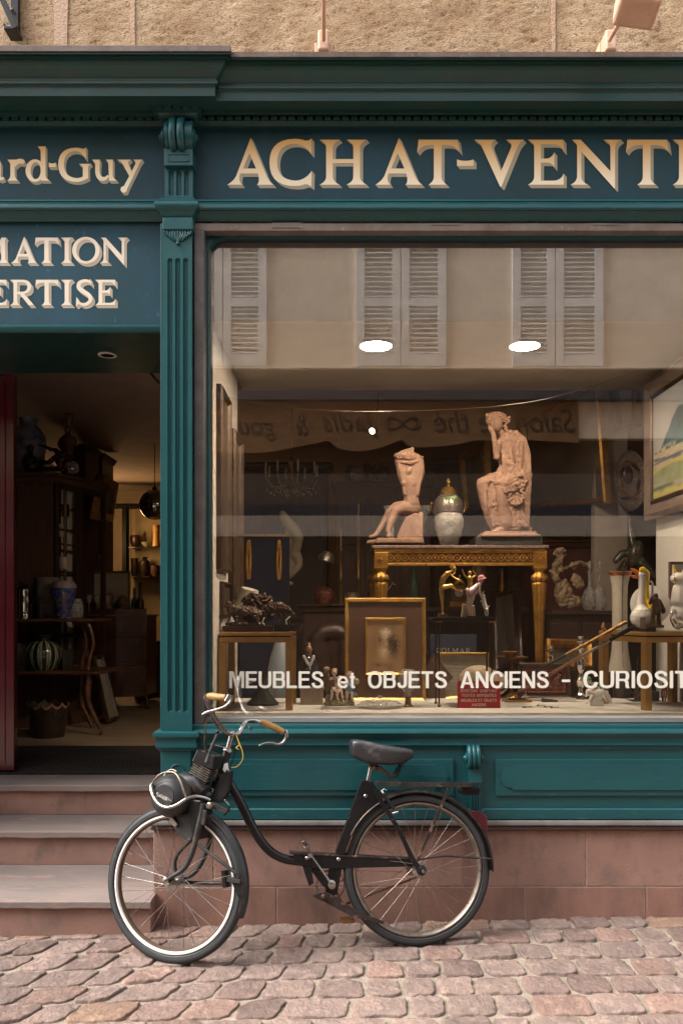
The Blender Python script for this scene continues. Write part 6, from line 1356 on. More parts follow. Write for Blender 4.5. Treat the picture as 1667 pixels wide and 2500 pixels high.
# white bird with green-capped rider
yw = pY(1725) + .03
t = obj('bird_figurine', 'white porcelain rider with green cap seated on a large white bird', 'figurine', 1456, 1727, yw)
solid('bird', [('p', -8, 10, (1440, 1727), (1472, 1727), (1468, 1700), (1446, 1700)), ('c', (1438, 1690, 0, 10), (1450, 1693, 0, 12), (1466, 1690, 0, 11), (1482, 1700, 0, 7), (1490, 1714, 0, 2.5)), ('c', (1480, 1692, 4, 6), (1486, 1706, 6, 2)), ('c', (1434, 1692, -3, 6), (1428, 1700, -4, 2.5)), ('c', (1440, 1700, -8, 4), (1432, 1713, -12, 2.5), (1426, 1716, -13, 2)), ('e', 1456, 1706, 0, 12, 10, 14), ('c', (1470, 1696, -6, 5), (1478, 1712, -8, 1.6))], POR, yw, t, vox=.9, sm=2)
solid('rider', [('e', 1438, 1663, 0, 6, 6, 7), ('c', (1444, 1670, 2, 3), (1452, 1678, 3, 7), (1464, 1688, 3, 8)), ('c', (1448, 1676, -4, 3), (1440, 1690, -8, 2.5), (1430, 1688, -8, 2)), ('c', (1462, 1690, -5, 4), (1474, 1700, -8, 3))], FLESH, yw, t, vox=.8, sm=2)
solid('cap', [('e', 1435, 1658, 1, 8, 7.5, 7, -20), ('c', (1450, 1670, -4, 1.5), (1464, 1680, -6, 1.5), (1472, 1700, -8, 1.2), (1462, 1712, -10, 1)), ('c', (1446, 1668, 3, 2.5), (1462, 1668, 5, 2.5))], mat('mint_glaze', (.22, .58, .3), .25, coat=.3), yw, t, vox=.8, sm=2)
# right brass table, turned about 25 degrees
fc = V((xx(1575, pY(1735)), pY(1735))); a_ = R(28)
lv_ = V((-sin(a_), cos(a_))); rv_ = V((cos(a_), sin(a_)))
lv_ = V((-.18, .43)).normalized(); rv_ = V((.97, .2)).normalized()
brass_table(None, 0, TZ, 'square brass side table on the right, turned at an angle, carrying white ceramics', [tuple(fc), tuple(fc + rv_ * .42), tuple(fc + rv_ * .42 + lv_ * .33), tuple(fc + lv_ * .33)])
ymid = pY(1735) + .1
def tY(py): return (H - TZ) * F / (py - PY) - D
# goose pitcher
yg3 = ymid + .03; YW_ = mat('yellow_glaze', (.78, .5, .02), .2, coat=.5); ORG_ = mat('orange_glaze', (.7, .2, .02), .25, coat=.5)
t = obj('goose_jug', 'white and yellow ceramic goose jug with open orange beak', 'jug', 1565, 1533, yg3)
solid('body', [('e', 1568, 1508, 0, 31, 26, 27), ('c', (1566, 1500, 0, 24), (1566, 1475, 0, 12), (1567, 1440, 0, 9.5), (1568, 1410, 0, 11)), ('e', 1568, 1404, 0, 14, 12, 13)], POR, yg3, t, vox=1.2, sm=4)
solid('yellow_stripe', [('c', (1566, 1392, -4, 9), (1577, 1400, -7, 6), (1575, 1430, -6, 6), (1575, 1462, -8, 6), (1582, 1484, -18, 7)), ('e', 1590, 1519, -18, 13, 10, 12)], YW_, yg3, t, vox=.9, sm=2)
solid('beak', [('c', (1556, 1400, 0, 6), (1546, 1392, 0, 4.5), (1539, 1389, 0, 2)), ('c', (1556, 1408, 0, 5), (1546, 1408, 0, 4), (1539, 1405, 0, 2))], ORG_, yg3, t, vox=.9, sm=2)
MB().ball(W(1572, 1405, yg3 - .022), .0032).build('eye', BLACKM, t, smooth=True)
bar([W(1587, 1418, yg3), W(1592, 1425, yg3), W(1592, 1490, yg3), W(1586, 1500, yg3)], .006, 'handle', POR, 8, par=t)
t = obj('white_plate', 'large round white plate standing behind the goose jug', 'plate', 1588, 1530, yg3 + .1)
yy = yg3 + .1
MB().lathe([(0, .012), (.05, .012), (.056, .008), (.098, -.002), (.1, 0), (.1, .003), (.056, .012)], W(1586, 1477, yy), 48, axis=V((0, -1, .12))).build('plate_body', POR, t, smooth=True, angle=60)
t = obj('bronze_man', 'small dark bronze man shading his eyes on a wooden plinth', 'figurine', 1601, 1533, ymid - .03)
solid('man', [('e', 1600, 1455, 0, 6, 6, 7), ('c', (1600, 1464, 0, 8), (1601, 1480, 0, 10), (1601, 1490, 0, 11)), ('c', (1595, 1490, 0, 6), (1593, 1510, 0, 4.5), (1593, 1524, -2, 4)), ('c', (1606, 1490, 0, 6), (1607, 1510, 0, 4.5), (1609, 1524, -2, 4)), ('c', (1592, 1466, 0, 4), (1584, 1472, -3, 4), (1587, 1460, -6, 3), (1595, 1452, -8, 2.5)), ('c', (1609, 1466, 0, 4), (1616, 1480, 0, 4), (1620, 1492, 2, 5)), ('e', 1620, 1490, 5, 6, 5, 9)], BRONZE, ymid - .03, t, vox=.9, sm=2)
pbox(1584, 1620, 1526, 1533, ymid - .05, .05, 'plinth', MIDWOOD, t)
t = obj('slotted_block', 'little upright metal block with a round hole in front of the goose jug', 'block', 1571, 1536, ymid - .06)
pbox(1565, 1576, 1507, 1536, ymid - .07, .02, 'block', SILD, t); MB().ball(W(1570, 1530, ymid - .071), .0025).build('hole', BLACKM, t)
t = obj('cat_jug', 'white and yellow ceramic cat jug at the right picture edge', 'jug', 1662, 1533, ymid + .02)
ycj = ymid + .03
solid('body', [('e', 1662, 1500, 0, 28, 24, 34), ('c', (1660, 1470, 0, 24), (1660, 1440, 0, 20)), ('e', 1656, 1412, 0, 21, 18, 15), ('c', (1646, 1402, 0, 6), (1643, 1386, 0, 3), (1642, 1380, 0, 1.5)), ('c', (1668, 1402, 0, 7), (1672, 1386, 0, 3), (1674, 1378, 0, 1.5)), ('e', 1641, 1414, -8, 6, 6, 5)], POR, ycj, t, vox=1.2)
solid('yellow_patch', [('e', 1672, 1470, -14, 15, 14, 32), ('c', (1643, 1384, -2, 2.5), (1645, 1398, -3, 3.5)), ('c', (1640, 1411, -12, 2.5), (1644, 1421, -12, 2.2)), ('c', (1640, 1528, -16, 5), (1650, 1530, -18, 5))], YW_, ycj, t, vox=.9, sm=2)
for x in (1645, 1660): MB().ball(W(x, 1406, ycj - .028), .0025).build('eye', BLACKM, t, smooth=True)
t = obj('silver_duck', 'polished silver duckling standing at the table edge', 'figurine', 1650, 1536, ymid - .06)
solid('duck', [('e', 1645, 1494, 0, 6.5, 6, 7), ('c', (1644, 1500, 0, 5), (1642, 1512, 0, 8), (1650, 1523, 0, 11), (1665, 1524, 0, 9), (1676, 1518, 0, 3)), ('c', (1648, 1532, 0, 4), (1656, 1534, 0, 4)), ('c', (1640, 1495, 0, 2.5), (1636, 1497, 0, 1.8))], SILV, ymid - .06, t, vox=.9, sm=2)
t = obj('little_frame', 'narrow wooden frame behind the cat jug', 'picture', 1650, 1500, ymid + .2)
pframe(t, 1634, 1720, 1371, 1480, ymid + .2, 6, MIDWOOD, inner=mat('greenish_print', (.3, .3, .25), .7))
# tall crackle vase and dark pot
yk = pY(1703) - .02
t = obj('dark_pot', 'rough dark earthenware pot under the tall cream vase', 'pot', 1518, 1714, yk)
plathe(1518, [(13, 1716), (15, 1712), (18, 1690), (21, 1665), (22, 1645), (19, 1640)], yk, 'pot_body', mat('dark_earthenware', (.06, .045, .04), .8, c2=(.035, .028, .025), bump=.8, bsc=90), t)
t = obj('tall_vase', 'tall cream crackle vase with flared ends and rust scallops at the rim', 'vase', 1511, 1640, yk + .03)
CRK = mat('cream_crackle_glaze', (.55, .5, .43), .25, c2=(.48, .43, .37), sc=14, c3=(.4, .35, .3), sc3=120, th3=(.6, .64), coat=.3); yk2 = yk + .03
plathe(1512, [(28, 1640), (25, 1620), (20, 1590), (18, 1560), (18, 1500), (18, 1460), (19, 1430), (23, 1410), (28, 1397), (29, 1395), (25, 1397)], yk2, 'vase_body', CRK, t)
b = MB(); b.tube([W(x, y, yk2) + V((0, -r_ * u(yk2) - .0006, 0)) for x, y, r_ in ((1512, 1630, 26), (1512, 1600, 21), (1512, 1560, 18), (1512, 1480, 18), (1512, 1430, 19), (1512, 1410, 23), (1512, 1399, 27))], .0012, 5); b.build('dark_line', BLACKM, t)
plathe(1512, [(23.6, 1408), (26.4, 1402), (28.4, 1396.5)], yk2, 'scallop_band', mat('rust_glaze', (.36, .1, .03), .4, bump=.8, bsc=200), t)
MB().ball(W(1516, 1630, yk2 - .042), .017, .006, .016).build('blue_medallion', mat('cobalt_glaze', (.05, .07, .25), .2, c2=(.12, .3, .12), sc=60), t, smooth=True)
# toy steam engine
yn_ = pY(1713)
t = obj('toy_engine', 'black cast toy steam engine with red spoked flywheel behind the table leg', 'toy engine', 1590, 1722, yn_)
TE = mat('cast_iron_black', (.03, .033, .036), .45); q = MB(); 
pbox(1542, 1622, 1712, 1720, yn_, .1, 'base_plate', TE, t); pbox(1560, 1584, 1680, 1712, yn_, .06, 'boiler_block', TE, t, back=.02); pbox(1588, 1612, 1690, 1712, yn_, .05, 'cylinder_block', TE, t, back=.02)
cw_ = W(1620, 1692, yn_ + .02); b = MB(); b.tube([cw_ + V((0, 0, 0)) + V((.036 * cos(a) * .55, .036 * cos(a) * .6, .048 * sin(a))) for a in [2 * pi * k / 24 for k in range(25)]], .004, 8); b.build('flywheel', TE, t, smooth=True)
RS = mat('signal_red', (.5, .03, .03), .4)
for k in range(3):
    a = pi * k / 3; b = MB().tube([cw_ - V((.02 * cos(a), .02 * cos(a), .044 * sin(a))), cw_ + V((.02 * cos(a), .02 * cos(a), .044 * sin(a)))], .003, 6); b.build('wheel_spoke', RS, t)
bar([W(x, y, yn_ + .04) for x, y, _ in crv([(1554, 1680, 0), (1553, 1640, 0), (1555, 1612, 0), (1562, 1603, 0), (1568, 1612, 0), (1567, 1628, 0)], 5)], .0022, 'pipe', TE, 6, par=t)
bar([W(1540, 1690, yn_), W(1566, 1692, yn_)], .003, 'governor', BRASSD, 6, par=t); MB().ball(W(1558, 1697, yn_), .006).build('red_knob', RS, t, smooth=True)
# ================================================================ gilt console and its statues
yc_ = 1.0; kc = u(yc_)
t = obj('console_table', 'carved gilt console table with marble top and fluted tapering legs', 'console table', 1125, 1620, yc_)
ztop = zz(1331, yc_)
def cb(x0, x1, y0, y1, a, b_, nm, m_, bev=.002): MB().box(xx(x0, yc_), xx(x1, yc_), yc_ + a, yc_ + b_, zz(y1, yc_), zz(y0, yc_)).build(nm, m_, t, bevel=bev)
cb(908, 1338, 1331, 1339, -.01, .42, 'marble_top', MARB, .003); cb(912, 1334, 1339, 1347, 0, .41, 'top_moulding', GOLD, .003)
cb(944, 1304, 1347, 1374, .012, .03, 'apron', mat('dark_gilt_ground', (.16, .075, .02), .6, .5), 0); cb(944, 1304, 1374, 1381, .004, .03, 'apron_moulding', GOLD); cb(944, 1304, 1347, 1350, .004, .03, 'apron_moulding', GOLD, 0)
og = MB(); x = 953
while x < 1300:
    for s_ in (0, pi): og.tube([V((xx(x + 18 * k / 12 - 9, yc_), yc_ + .006, zz(1362 + 8 * sin(pi * k / 12 * 2 / 2 + s_) * 1.0, yc_))) for k in range(13)], .0028, 5)
    og.ball(W(x, 1362, yc_ + .004), .0065, .006, .0075, n=8); og.ball(W(x + 9, 1362, yc_ + .006), .004, n=8); x += 18
og.build('apron_fretwork', GOLD, t, smooth=True)
def gleg(px, Y, lab=None, hidden=False):
    k = u(Y); c = (xx(px, Y), Y + .03, 0)
    if not hidden:
        MB().box(c[0] - .038, c[0] + .038, Y, Y + .07, zz(1388, Y), zz(1347, Y)).build('leg_block', GOLD, t, bevel=.003)
        b = MB()
        for i in range(12):
            a = 2 * pi * i / 12; b.tube([V((c[0], Y - .002, zz(1365, Y))), V((c[0] + .026 * cos(a), Y - .002, zz(1365, Y) + .026 * sin(a)))], [.004, .003], 5)
        b.ball((c[0], Y - .004, zz(1365, Y)), .007); b.build('rosette', GOLD, t, smooth=True)
    z0 = H - ZF; base = ZF + .6
    P_ = [(9, 1640), (9, 1600), (13, 1480), (17, 1428), (17, 1424), (14, 1421), (18, 1418), (20, 1412), (19, 1405), (13, 1400), (12, 1394), (15, 1391), (16, 1387)]
    zb_ = zz(1640, Y); MB().lathe([(.012, ZF - zb_), (.012, -.01)] + [(r_ * k * .95, zz(y, Y) - zb_) for r_, y in P_], (c[0], c[1], zb_), 40, ripple=(12, .09)).build('leg', GOLD, t, smooth=True, angle=60)
gleg(930, yc_); gleg(1318, yc_); gleg(1320 , yc_ + .34, hidden=True); gleg(918, yc_ + .34, hidden=True)
# bather
ybt = yc_ + .12
t = obj('bather_statue', 'pale terracotta nude seated on a rock pulling her shirt over her head', 'statue', 965, 1328, ybt)
solid('figure', [('p', -14, 12, (1003, 1097), (1010, 1106), (1018, 1116), (1031, 1126), (1033, 1150), (1027, 1180), (1021, 1212), (983, 1210), (980, 1180), (975, 1158), (968, 1138), (970, 1124), (985, 1108)), ('e', 1000, 1122, 0, 31, 18, 18), ('c', (985, 1112, 0, 14), (1000, 1101, 0, 8), (1006, 1098, 0, 5)), ('c', (975, 1128, 0, 12), (978, 1150, -4, 9), (986, 1166, -6, 9)), ('c', (1026, 1125, 0, 8), (1030, 1150, 0, 7.5), (1022, 1176, 0, 8)), ('c', (972, 1128, -4, 7), (976, 1160, -4, 7), (986, 1182, -3, 8)),
    ('e', 996, 1150, -12, 9, 8, 12), ('c', (1002, 1178, 0, 20), (1001, 1195, 0, 19), (1002, 1212, 0, 17), (1004, 1230, 0, 20)), ('e', 985, 1182, -10, 8, 7, 8), ('e', 1006, 1184, -13, 9, 7, 9),
    ('c', (1006, 1240, 3, 21), (980, 1240, -8, 16), (962, 1250, -18, 12)), ('c', (962, 1250, -18, 11), (952, 1275, -22, 9), (945, 1298, -26, 6.5), (950, 1310, -30, 5), (943, 1313, -38, 4)), ('c', (1000, 1238, 12, 19), (970, 1238, 8, 15), (950, 1252, 0, 11)), ('c', (950, 1252, 0, 10), (934, 1280, -8, 8), (920, 1302, -12, 6), (912, 1310, -18, 4.5), (902, 1312, -22, 3.5))], TERRA, ybt, t, vox=1.6, sm=5)
solid('drape', [('e', 992, 1118, -3, 31, 20, 14, -8), ('c', (972, 1124, -10, 5), (990, 1106, -12, 5), (1006, 1098, -4, 5)), ('c', (970, 1130, -10, 4), (1000, 1134, -18, 4), (1028, 1126, -8, 4)), ('c', (976, 1112, -10, 3), (1000, 1122, -18, 3), (1030, 1118, -8, 3))], TERRA, ybt, t, vox=1.4, sm=2, disp=2.5, dsc=60)
solid('rock', [('p', -18, 26, (966, 1318), (1030, 1318), (1031, 1262), (1012, 1254), (990, 1264), (976, 1290)), ('c', (990, 1268, 4, 10), (1026, 1258, 4, 9)), ('e', 1008, 1290, 4, 24, 24, 30)], TERRA, ybt, t, vox=1.8, sm=3)
solid('plinth', [('p', -40, 34, (918, 1316), (1030, 1316), (1032, 1329), (914, 1329)), ('p', -34, 34, (896, 1322), (940, 1316), (940, 1329), (892, 1329))], TERRA, ybt, t, vox=2, sm=2)
# mourner
ymn = yc_ + .12
t = obj('mourner_statue', 'terracotta statue of a draped woman seated, hand to brow, holding a wreath', 'statue', 1238, 1325, ymn)
solid('figure', [('p', -16, 14, (1226, 1064), (1258, 1052), (1280, 1072), (1291, 1110), (1294, 1165), (1288, 1290), (1204, 1300), (1192, 1262), (1164, 1188), (1170, 1172), (1206, 1158), (1224, 1130)), ('p', -34, 0, (1176, 1180), (1262, 1176), (1262, 1296), (1206, 1300), (1194, 1262)), ('e', 1208, 1036, -6, 17, 17, 21, 10), ('c', (1214, 1050, 0, 9), (1232, 1062, 2, 9)), ('e', 1245, 1075, 0, 25, 20, 18), ('c', (1242, 1075, 0, 26), (1240, 1105, 0, 24), (1242, 1135, 2, 25), (1246, 1165, 4, 30)),
    ('c', (1222, 1075, -6, 9), (1210, 1095, -14, 8), (1208, 1120, -18, 8)), ('c', (1208, 1120, -18, 7.5), (1204, 1090, -20, 6.5), (1200, 1062, -20, 6), (1192, 1048, -18, 6)),
    ('c', (1270, 1078, -6, 11), (1266, 1110, -12, 10), (1262, 1140, -16, 9), (1254, 1165, -24, 7), (1256, 1185, -26, 6)),
    ('c', (1245, 1172, 0, 28), (1200, 1178, -18, 21), (1172, 1185, -26, 15)), ('c', (1172, 1185, -26, 15), (1180, 1225, -26, 15), (1196, 1265, -26, 17), (1206, 1295, -28, 14)), ('c', (1240, 1178, -12, 26), (1214, 1196, -30, 20), (1218, 1240, -30, 18), (1226, 1280, -26, 20), (1222, 1300, -24, 12)), ('c', (1250, 1200, -6, 28), (1252, 1250, -6, 24), (1254, 1290, -4, 20)),
    ('c', (1202, 1300, -32, 8), (1192, 1310, -42, 5.5)), ('c', (1216, 1296, -36, 7), (1196, 1304, -50, 4))], TERRA, ymn, t, vox=1.7, sm=3, disp=1.2, dsc=40)
b = [] ; rn = random.Random(4)
fold = []
for k in range(13):
    x0 = 1176 + k * 6.5; fold.append(('c', (x0 + 26, 1172 + rn.uniform(-4, 4), -34 + k, 3), (x0 + 8, 1205, -44 + k * 1.2, 3.6), (x0 + 14 + rn.uniform(-5, 5), 1245, -44 + k * 1.2, 3.8), (x0 + 20 + k * .8, 1288, -42 + k * 1.2, 3.4)))
for k in range(9): fold.append(('c', (1226 + 4.5 * k, 1078, -18, 2.4), (1220 + 5 * k + rn.uniform(-3, 3), 1110, -24, 2.8), (1222 + 5.6 * k, 1150, -26, 2.6), (1216 + 7 * k, 1168, -30, 2.6)))
for k in range(5): fold.append(('c', (1190 + 5 * k, 1180 + 3 * k, -42, 3.4), (1222, 1188 + 5 * k, -50, 3.4), (1258, 1176 + 6 * k, -34, 3)))
solid('drapery', fold, TERRA, ymn, t, vox=1.4, sm=3, disp=2, dsc=50)
solid('hair', [('c', (1193, 1028, -4, 9), (1205, 1018, -2, 12), (1222, 1020, -2, 12), (1236, 1030, 0, 7)), ('c', (1194, 1030, -6, 6), (1190, 1018, -6, 6)), ('c', (1230, 1042, -10, 4), (1234, 1056, -14, 3.5), (1238, 1072, -20, 3)), ('c', (1238, 1028, -4, 6), (1242, 1022, -4, 5))], TERRA, ymn, t, vox=1.2, sm=2, disp=3, dsc=100)
solid('face_feature', [('c', (1198, 1036, -20, 2.2), (1195, 1043, -23, 2.6)), ('e', 1203, 1034, -21, 4, 2, 2), ('c', (1196, 1049, -20, 2.2), (1202, 1050, -20, 2)), ('c', (1198, 1060, -20, 3), (1190, 1052, -22, 2.4), (1189, 1042, -20, 2))], TERRA, ymn, t, vox=.9, sm=1)
wr = [(1250 + 16 * cos(a), 1212 + 25 * sin(a), -38) for a in [-.9 + 2 * pi * .92 * k / 26 for k in range(27)]]
solid('wreath', [('c', *[(x, y, d_, 4.2 + 1.2 * (i % 2)) for i, (x, y, d_) in enumerate(wr)])] + [('e', x + 3 * (-1) ** i, y, d_ - 3, 4, 4, 4) for i, (x, y, d_) in enumerate(wr)], TERRA, ymn, t, vox=1.2, sm=1, disp=1.5, dsc=120)
solid('seat_block', [('b', 1258, 1290, -6, 34, 1155, 1292), ('e', 1292, 1162, 6, 8, 20, 10), ('b', 1252, 1296, -10, 36, 1288, 1302)], TERRA, ymn, t, vox=1.8, sm=1)
solid('foot_slab', [('b', 1172, 1296, -58, 38, 1302, 1309), ('b', 1164, 1304, -62, 42, 1309, 1316)], TERRA, ymn, t, vox=1.8, sm=1)
MB().box(xx(1152, ymn), xx(1310, ymn), ymn - .13, ymn + .12, ztop, zz(1315, ymn)).build('black_plinth', mat('scuffed_black_wood', (.02, .018, .018), .5, c2=(.05, .045, .045), sc=30), t, bevel=.003)
# lidded vase and lalique-like vase
yv1 = yc_ + .2
t = obj('lidded_vase', 'silver and gold lidded vase painted with a flowering branch', 'vase', 1094, 1330, yv1)
PSIL = mat('pearl_silver_glaze', (.32, .28, .24), .28, .8, c2=(.4, .35, .3)); GLDG = mat('bright_gilt_glaze', (.65, .36, .06), .2, .9)
plathe(1094, [(16, 1330), (20, 1325), (18, 1310), (26, 1290), (34, 1262), (36, 1240), (33, 1222), (25, 1212), (19, 1208)], yv1, 'vase_body', PSIL, t)
plathe(1094, [(21, 1208), (21, 1203), (18, 1200), (17, 1195), (10, 1189), (4, 1187), (3, 1184), (6, 1178), (4, 1171), (0, 1166)], yv1, 'lid', GLDG, t)
for s_ in (-1, 1): bar([W(1094 + s_ * a, y, yv1) for a, y in ((34, 1234), (41, 1226), (42, 1240), (38, 1250), (34, 1252))], .004, 'handle', GLDG, 8, par=t)
b = MB(); c_ = V((xx(1094, yv1), yv1, 0)); rn = random.Random(9)
def onv(px, py, r_=34.5):
    dx = (px - 1094); rr = max(r_ ** 2 - dx * dx, 1) ** .5; return W(px, py, yv1) + V((0, -rr * u(yv1) - .001, 0))
b.tube([onv(x, y) for x, y in ((1084, 1254), (1090, 1244), (1098, 1240), (1106, 1230), (1112, 1222))], .0013, 5); b.build('painted_branch', mat('branch_brown', (.1, .04, .03), .5), t)
LG = mat('leaf_green', (.14, .26, .06), .4, c2=(.3, .42, .2), sc=60); PK = mat('blossom_pink', (.5, .22, .3), .4)
b = MB(); b2 = MB()
for k in range(26): b.ball(onv(1080 + rn.uniform(0, 30), 1216 + rn.uniform(0, 18) + .1 * k), .0075, .0016, .0045, n=8, rot=Matrix.Rotation(rn.uniform(-1, 1), 3, 'Y'))
for k in range(10): b2.ball(onv(1090 + rn.uniform(-6, 16), 1246 + rn.uniform(-4, 8)), .005, .0015, .005, n=8)
b.build('painted_leaves', LG, t); b2.build('painted_blossom', PK, t)
yv2 = yc_ + .04
t = obj('frosted_vase', 'frosted glass vase with wavy bands in front of the lidded vase', 'vase', 1096, 1330, yv2)
FRO = mat('frosted_crystal', (.4, .37, .34), .25, c2=(.24, .22, .2), sc=9, th=(.4, .6), bump=1, bsc=26, bdist=.02, alpha=.8)
plathe(1096, [(19, 1330), (22, 1328), (28, 1308), (35, 1285), (36, 1270), (32, 1258), (28, 1253), (31, 1252)], yv2, 'vase_body', FRO, t, ripple=(18, .015))
b = MB()
for j in range(6):
    for s_ in range(1): b.tube([W(1096 + 35 * (1 - .09 * abs(j - 1.5)) * sin(a), 1264 + 11 * j + 2.5 * sin(a * 12), yv2) + V((0, -35 * (1 - .09 * abs(j - 1.5)) * cos(a) * u(yv2), 0)) for a in [-1.35 + 2.7 * k / 60 for k in range(61)]], .0018, 4)
b.build('wavy_relief', FRO, t, smooth=True)
for i, px in enumerate((958, 1032)):
    t = obj('cut_glass_bowl', ('small cut glass cup left of the bather statue', 'small cut glass cup right of the bather statue')[i], 'cup', px, 1262, yv1 + .12)
    plathe(px, [(6, 1330), (6, 1326), (3, 1320), (3, 1280), (14, 1262), (22, 1236)], yv1 + .12, 'cup_body', GLASSV, t, ripple=(16, .04))
# ================================================================ pictures on walls
def side_frame(nm, lab, X_, y0, y1, z0, z1, m_, wd, inner, dep=.03, tilt=0., cat='picture', lean=0.):
    """picture on a side wall at x = X_, seen edge-on; normal along +x or -x"""
    s_ = 1 if X_ < 0 else -1; t = thing(nm, lab, cat, (X_, (y0 + y1) / 2, z0)); b = MB()
    pr = [(0, 0), (0, dep * .7), (wd * .3, dep), (wd * .7, dep * .7), (wd, dep * .4), (wd, 0)]; cs = [(y0, z0, 1, 1), (y1, z0, -1, 1), (y1, z1, -1, -1), (y0, z1, 1, -1)]
    Q = lambda y, z, d_: V((X_ + s_ * (d_ + lean * (z - z0)), y, z + tilt * (y - y0)))
    for cy2, cz, sy, sz in cs: b.v += [Q(cy2 + sy * a, cz + sz * a, d_) for a, d_ in pr]
    n = len(pr); b.f = [(i * n + j, i * n + (j + 1) % n, ((i + 1) % 4) * n + (j + 1) % n, ((i + 1) % 4) * n + j) for i in range(4) for j in range(n)]
    b.build('frame', m_, t)
    b = MB().add([Q(y0 + wd, z0 + wd, dep * .4), Q(y1 - wd, z0 + wd, dep * .4), Q(y1 - wd, z1 - wd, dep * .4), Q(y0 + wd, z1 - wd, dep * .4)], [(0, 1, 2, 3)]); b.build('picture', inner, t)
    return t, Q
BRFR = mat('brown_gilt_frame', (.07, .034, .015), .4, .3, c2=(.035, .018, .01), sc=20)
DKP = mat('dark_oil_painting', (.06, .045, .032), .35, c2=(.12, .085, .05), sc=4, c3=(.2, .15, .09), sc3=7, th3=(.6, .75), coat=.5)
side_frame('framed_painting', 'tall brown framed picture high on the left wall of the window bay', -.584, .26, .6, 1.55, 2.42, BRFR, .03, DKP, .03)
side_frame('framed_painting', 'gilt brown framed picture deeper on the left wall, below the ceiling corner', -.584, .66, 1.02, 1.42, 2.3, BRFR, .03, DKP, .04)
side_frame('framed_print', 'lower dark framed print on the left wall beside the lampshade', -.584, .36, .72, 1.33, 1.5, DKWOOD, .025, DKP, .02)
# landscape on the right wall
LANDW = .03
t, Q = side_frame('landscape_painting', 'large framed landscape with blue mountain and green fields on the right wall', 1.72, .2, 1.02, 1.86, 2.62, mat('grey_gilt_frame', (.2, .15, .12), .5, c2=(.13, .095, .08), sc=14), .085, mat('painted_sky', (.42, .42, .42), .6, c2=(.3, .33, .36), sc=3, c3=(.5, .42, .33), sc3=4, th3=(.5, .7)), .04, tilt=.0)
ob_ = t.children
y0, y1, z0, z1 = .285, .935, 1.945, 2.535
b = MB(); pr = [(0, .012), (0, .022), (.012, .026), (.02, .018), (.02, .012)]; n = len(pr)
for cy2, cz, sy, sz in ((y0, z0, 1, 1), (y1, z0, -1, 1), (y1, z1, -1, -1), (y0, z1, 1, -1)): b.v += [Q(cy2 + sy * a, cz + sz * a, d_ + .006) for a, d_ in pr]
b.f = [(i * n + j, i * n + (j + 1) % n, ((i + 1) % 4) * n + (j + 1) % n, ((i + 1) % 4) * n + j) for i in range(4) for j in range(n)]
b.build('slip', BRFR, t)
painted('painted_landscape', lambda a, b_: Q(y1 - .015 - a * (y1 - y0 - .03), z0 + .015 + b_ * (z1 - z0 - .03), .0175), paint_landscape, 70, 70, t)
# big gilt mirror and the frame behind the mourner
def leanframe(nm, lab, cat, p, wd, m_, inner, dep=.04):
    """four world corners bl, br, tr, tl"""
    t = thing(nm, lab, cat, p[0]); nrm = (p[1] - p[0]).cross(p[3] - p[0]).normalized(); c = sum(p, V((0, 0, 0))) / 4
    if nrm.y > 0: nrm = -nrm
    pr = [(0, 0), (0, dep), (wd * .3, dep * 1.3), (wd * .65, dep), (wd, dep * .4), (wd, 0)]; b = MB()
    for i in range(4):
        e0 = (p[(i + 1) % 4] - p[i]).normalized(); e1_ = (p[i - 1] - p[i]).normalized(); b.v += [p[i] + (e0 + e1_) * a + nrm * d_ for a, d_ in pr]
    n = len(pr); b.f = [(i * n + j, i * n + (j + 1) % n, ((i + 1) % 4) * n + (j + 1) % n, ((i + 1) % 4) * n + j) for i in range(4) for j in range(n)]
    b.build('frame', m_, t); q = [p[i] + ((p[(i + 1) % 4] - p[i]).normalized() + (p[i - 1] - p[i]).normalized()) * wd * .95 + nrm * dep * .3 for i in range(4)]
    if inner is DKP: painted('picture', lambda a, b_: (q[0].lerp(q[1], a)).lerp(q[3].lerp(q[2], a), b_), paint_dark, 30, 30, t)
    else: MB().add(q, [(0, 1, 2, 3)]).build('picture', inner, t)
    return t
leanframe('gilt_framed_painting', 'large dark oil painting in a narrow gilt frame, right of the mourner statue', 'picture', [W(1288, 1245, 2.9), W(1492, 1228, 1.75), W(1470, 925, 1.75), W(1283, 1038, 2.9)], .045, GOLD, DKP)
leanframe('gilt_framed_picture', 'smaller gilt framed dark picture behind the mourner statue', 'picture', [W(1143, 1256, 3.2), W(1200, 1240, 2.6), W(1197, 1075, 2.6), W(1132, 1112, 3.2)], .05, GOLD, DKP)
leanframe('framed_print', 'small print in a dark beaded frame above the oval wall plaque', 'picture', [W(1507, 1062, 1.86), W(1566, 1040, 1.7), W(1560, 900, 1.7), W(1492, 935, 1.86)], .055, BRFR, mat('buff_print', (.4, .32, .24), .7, c2=(.34, .27, .2), sc=9))
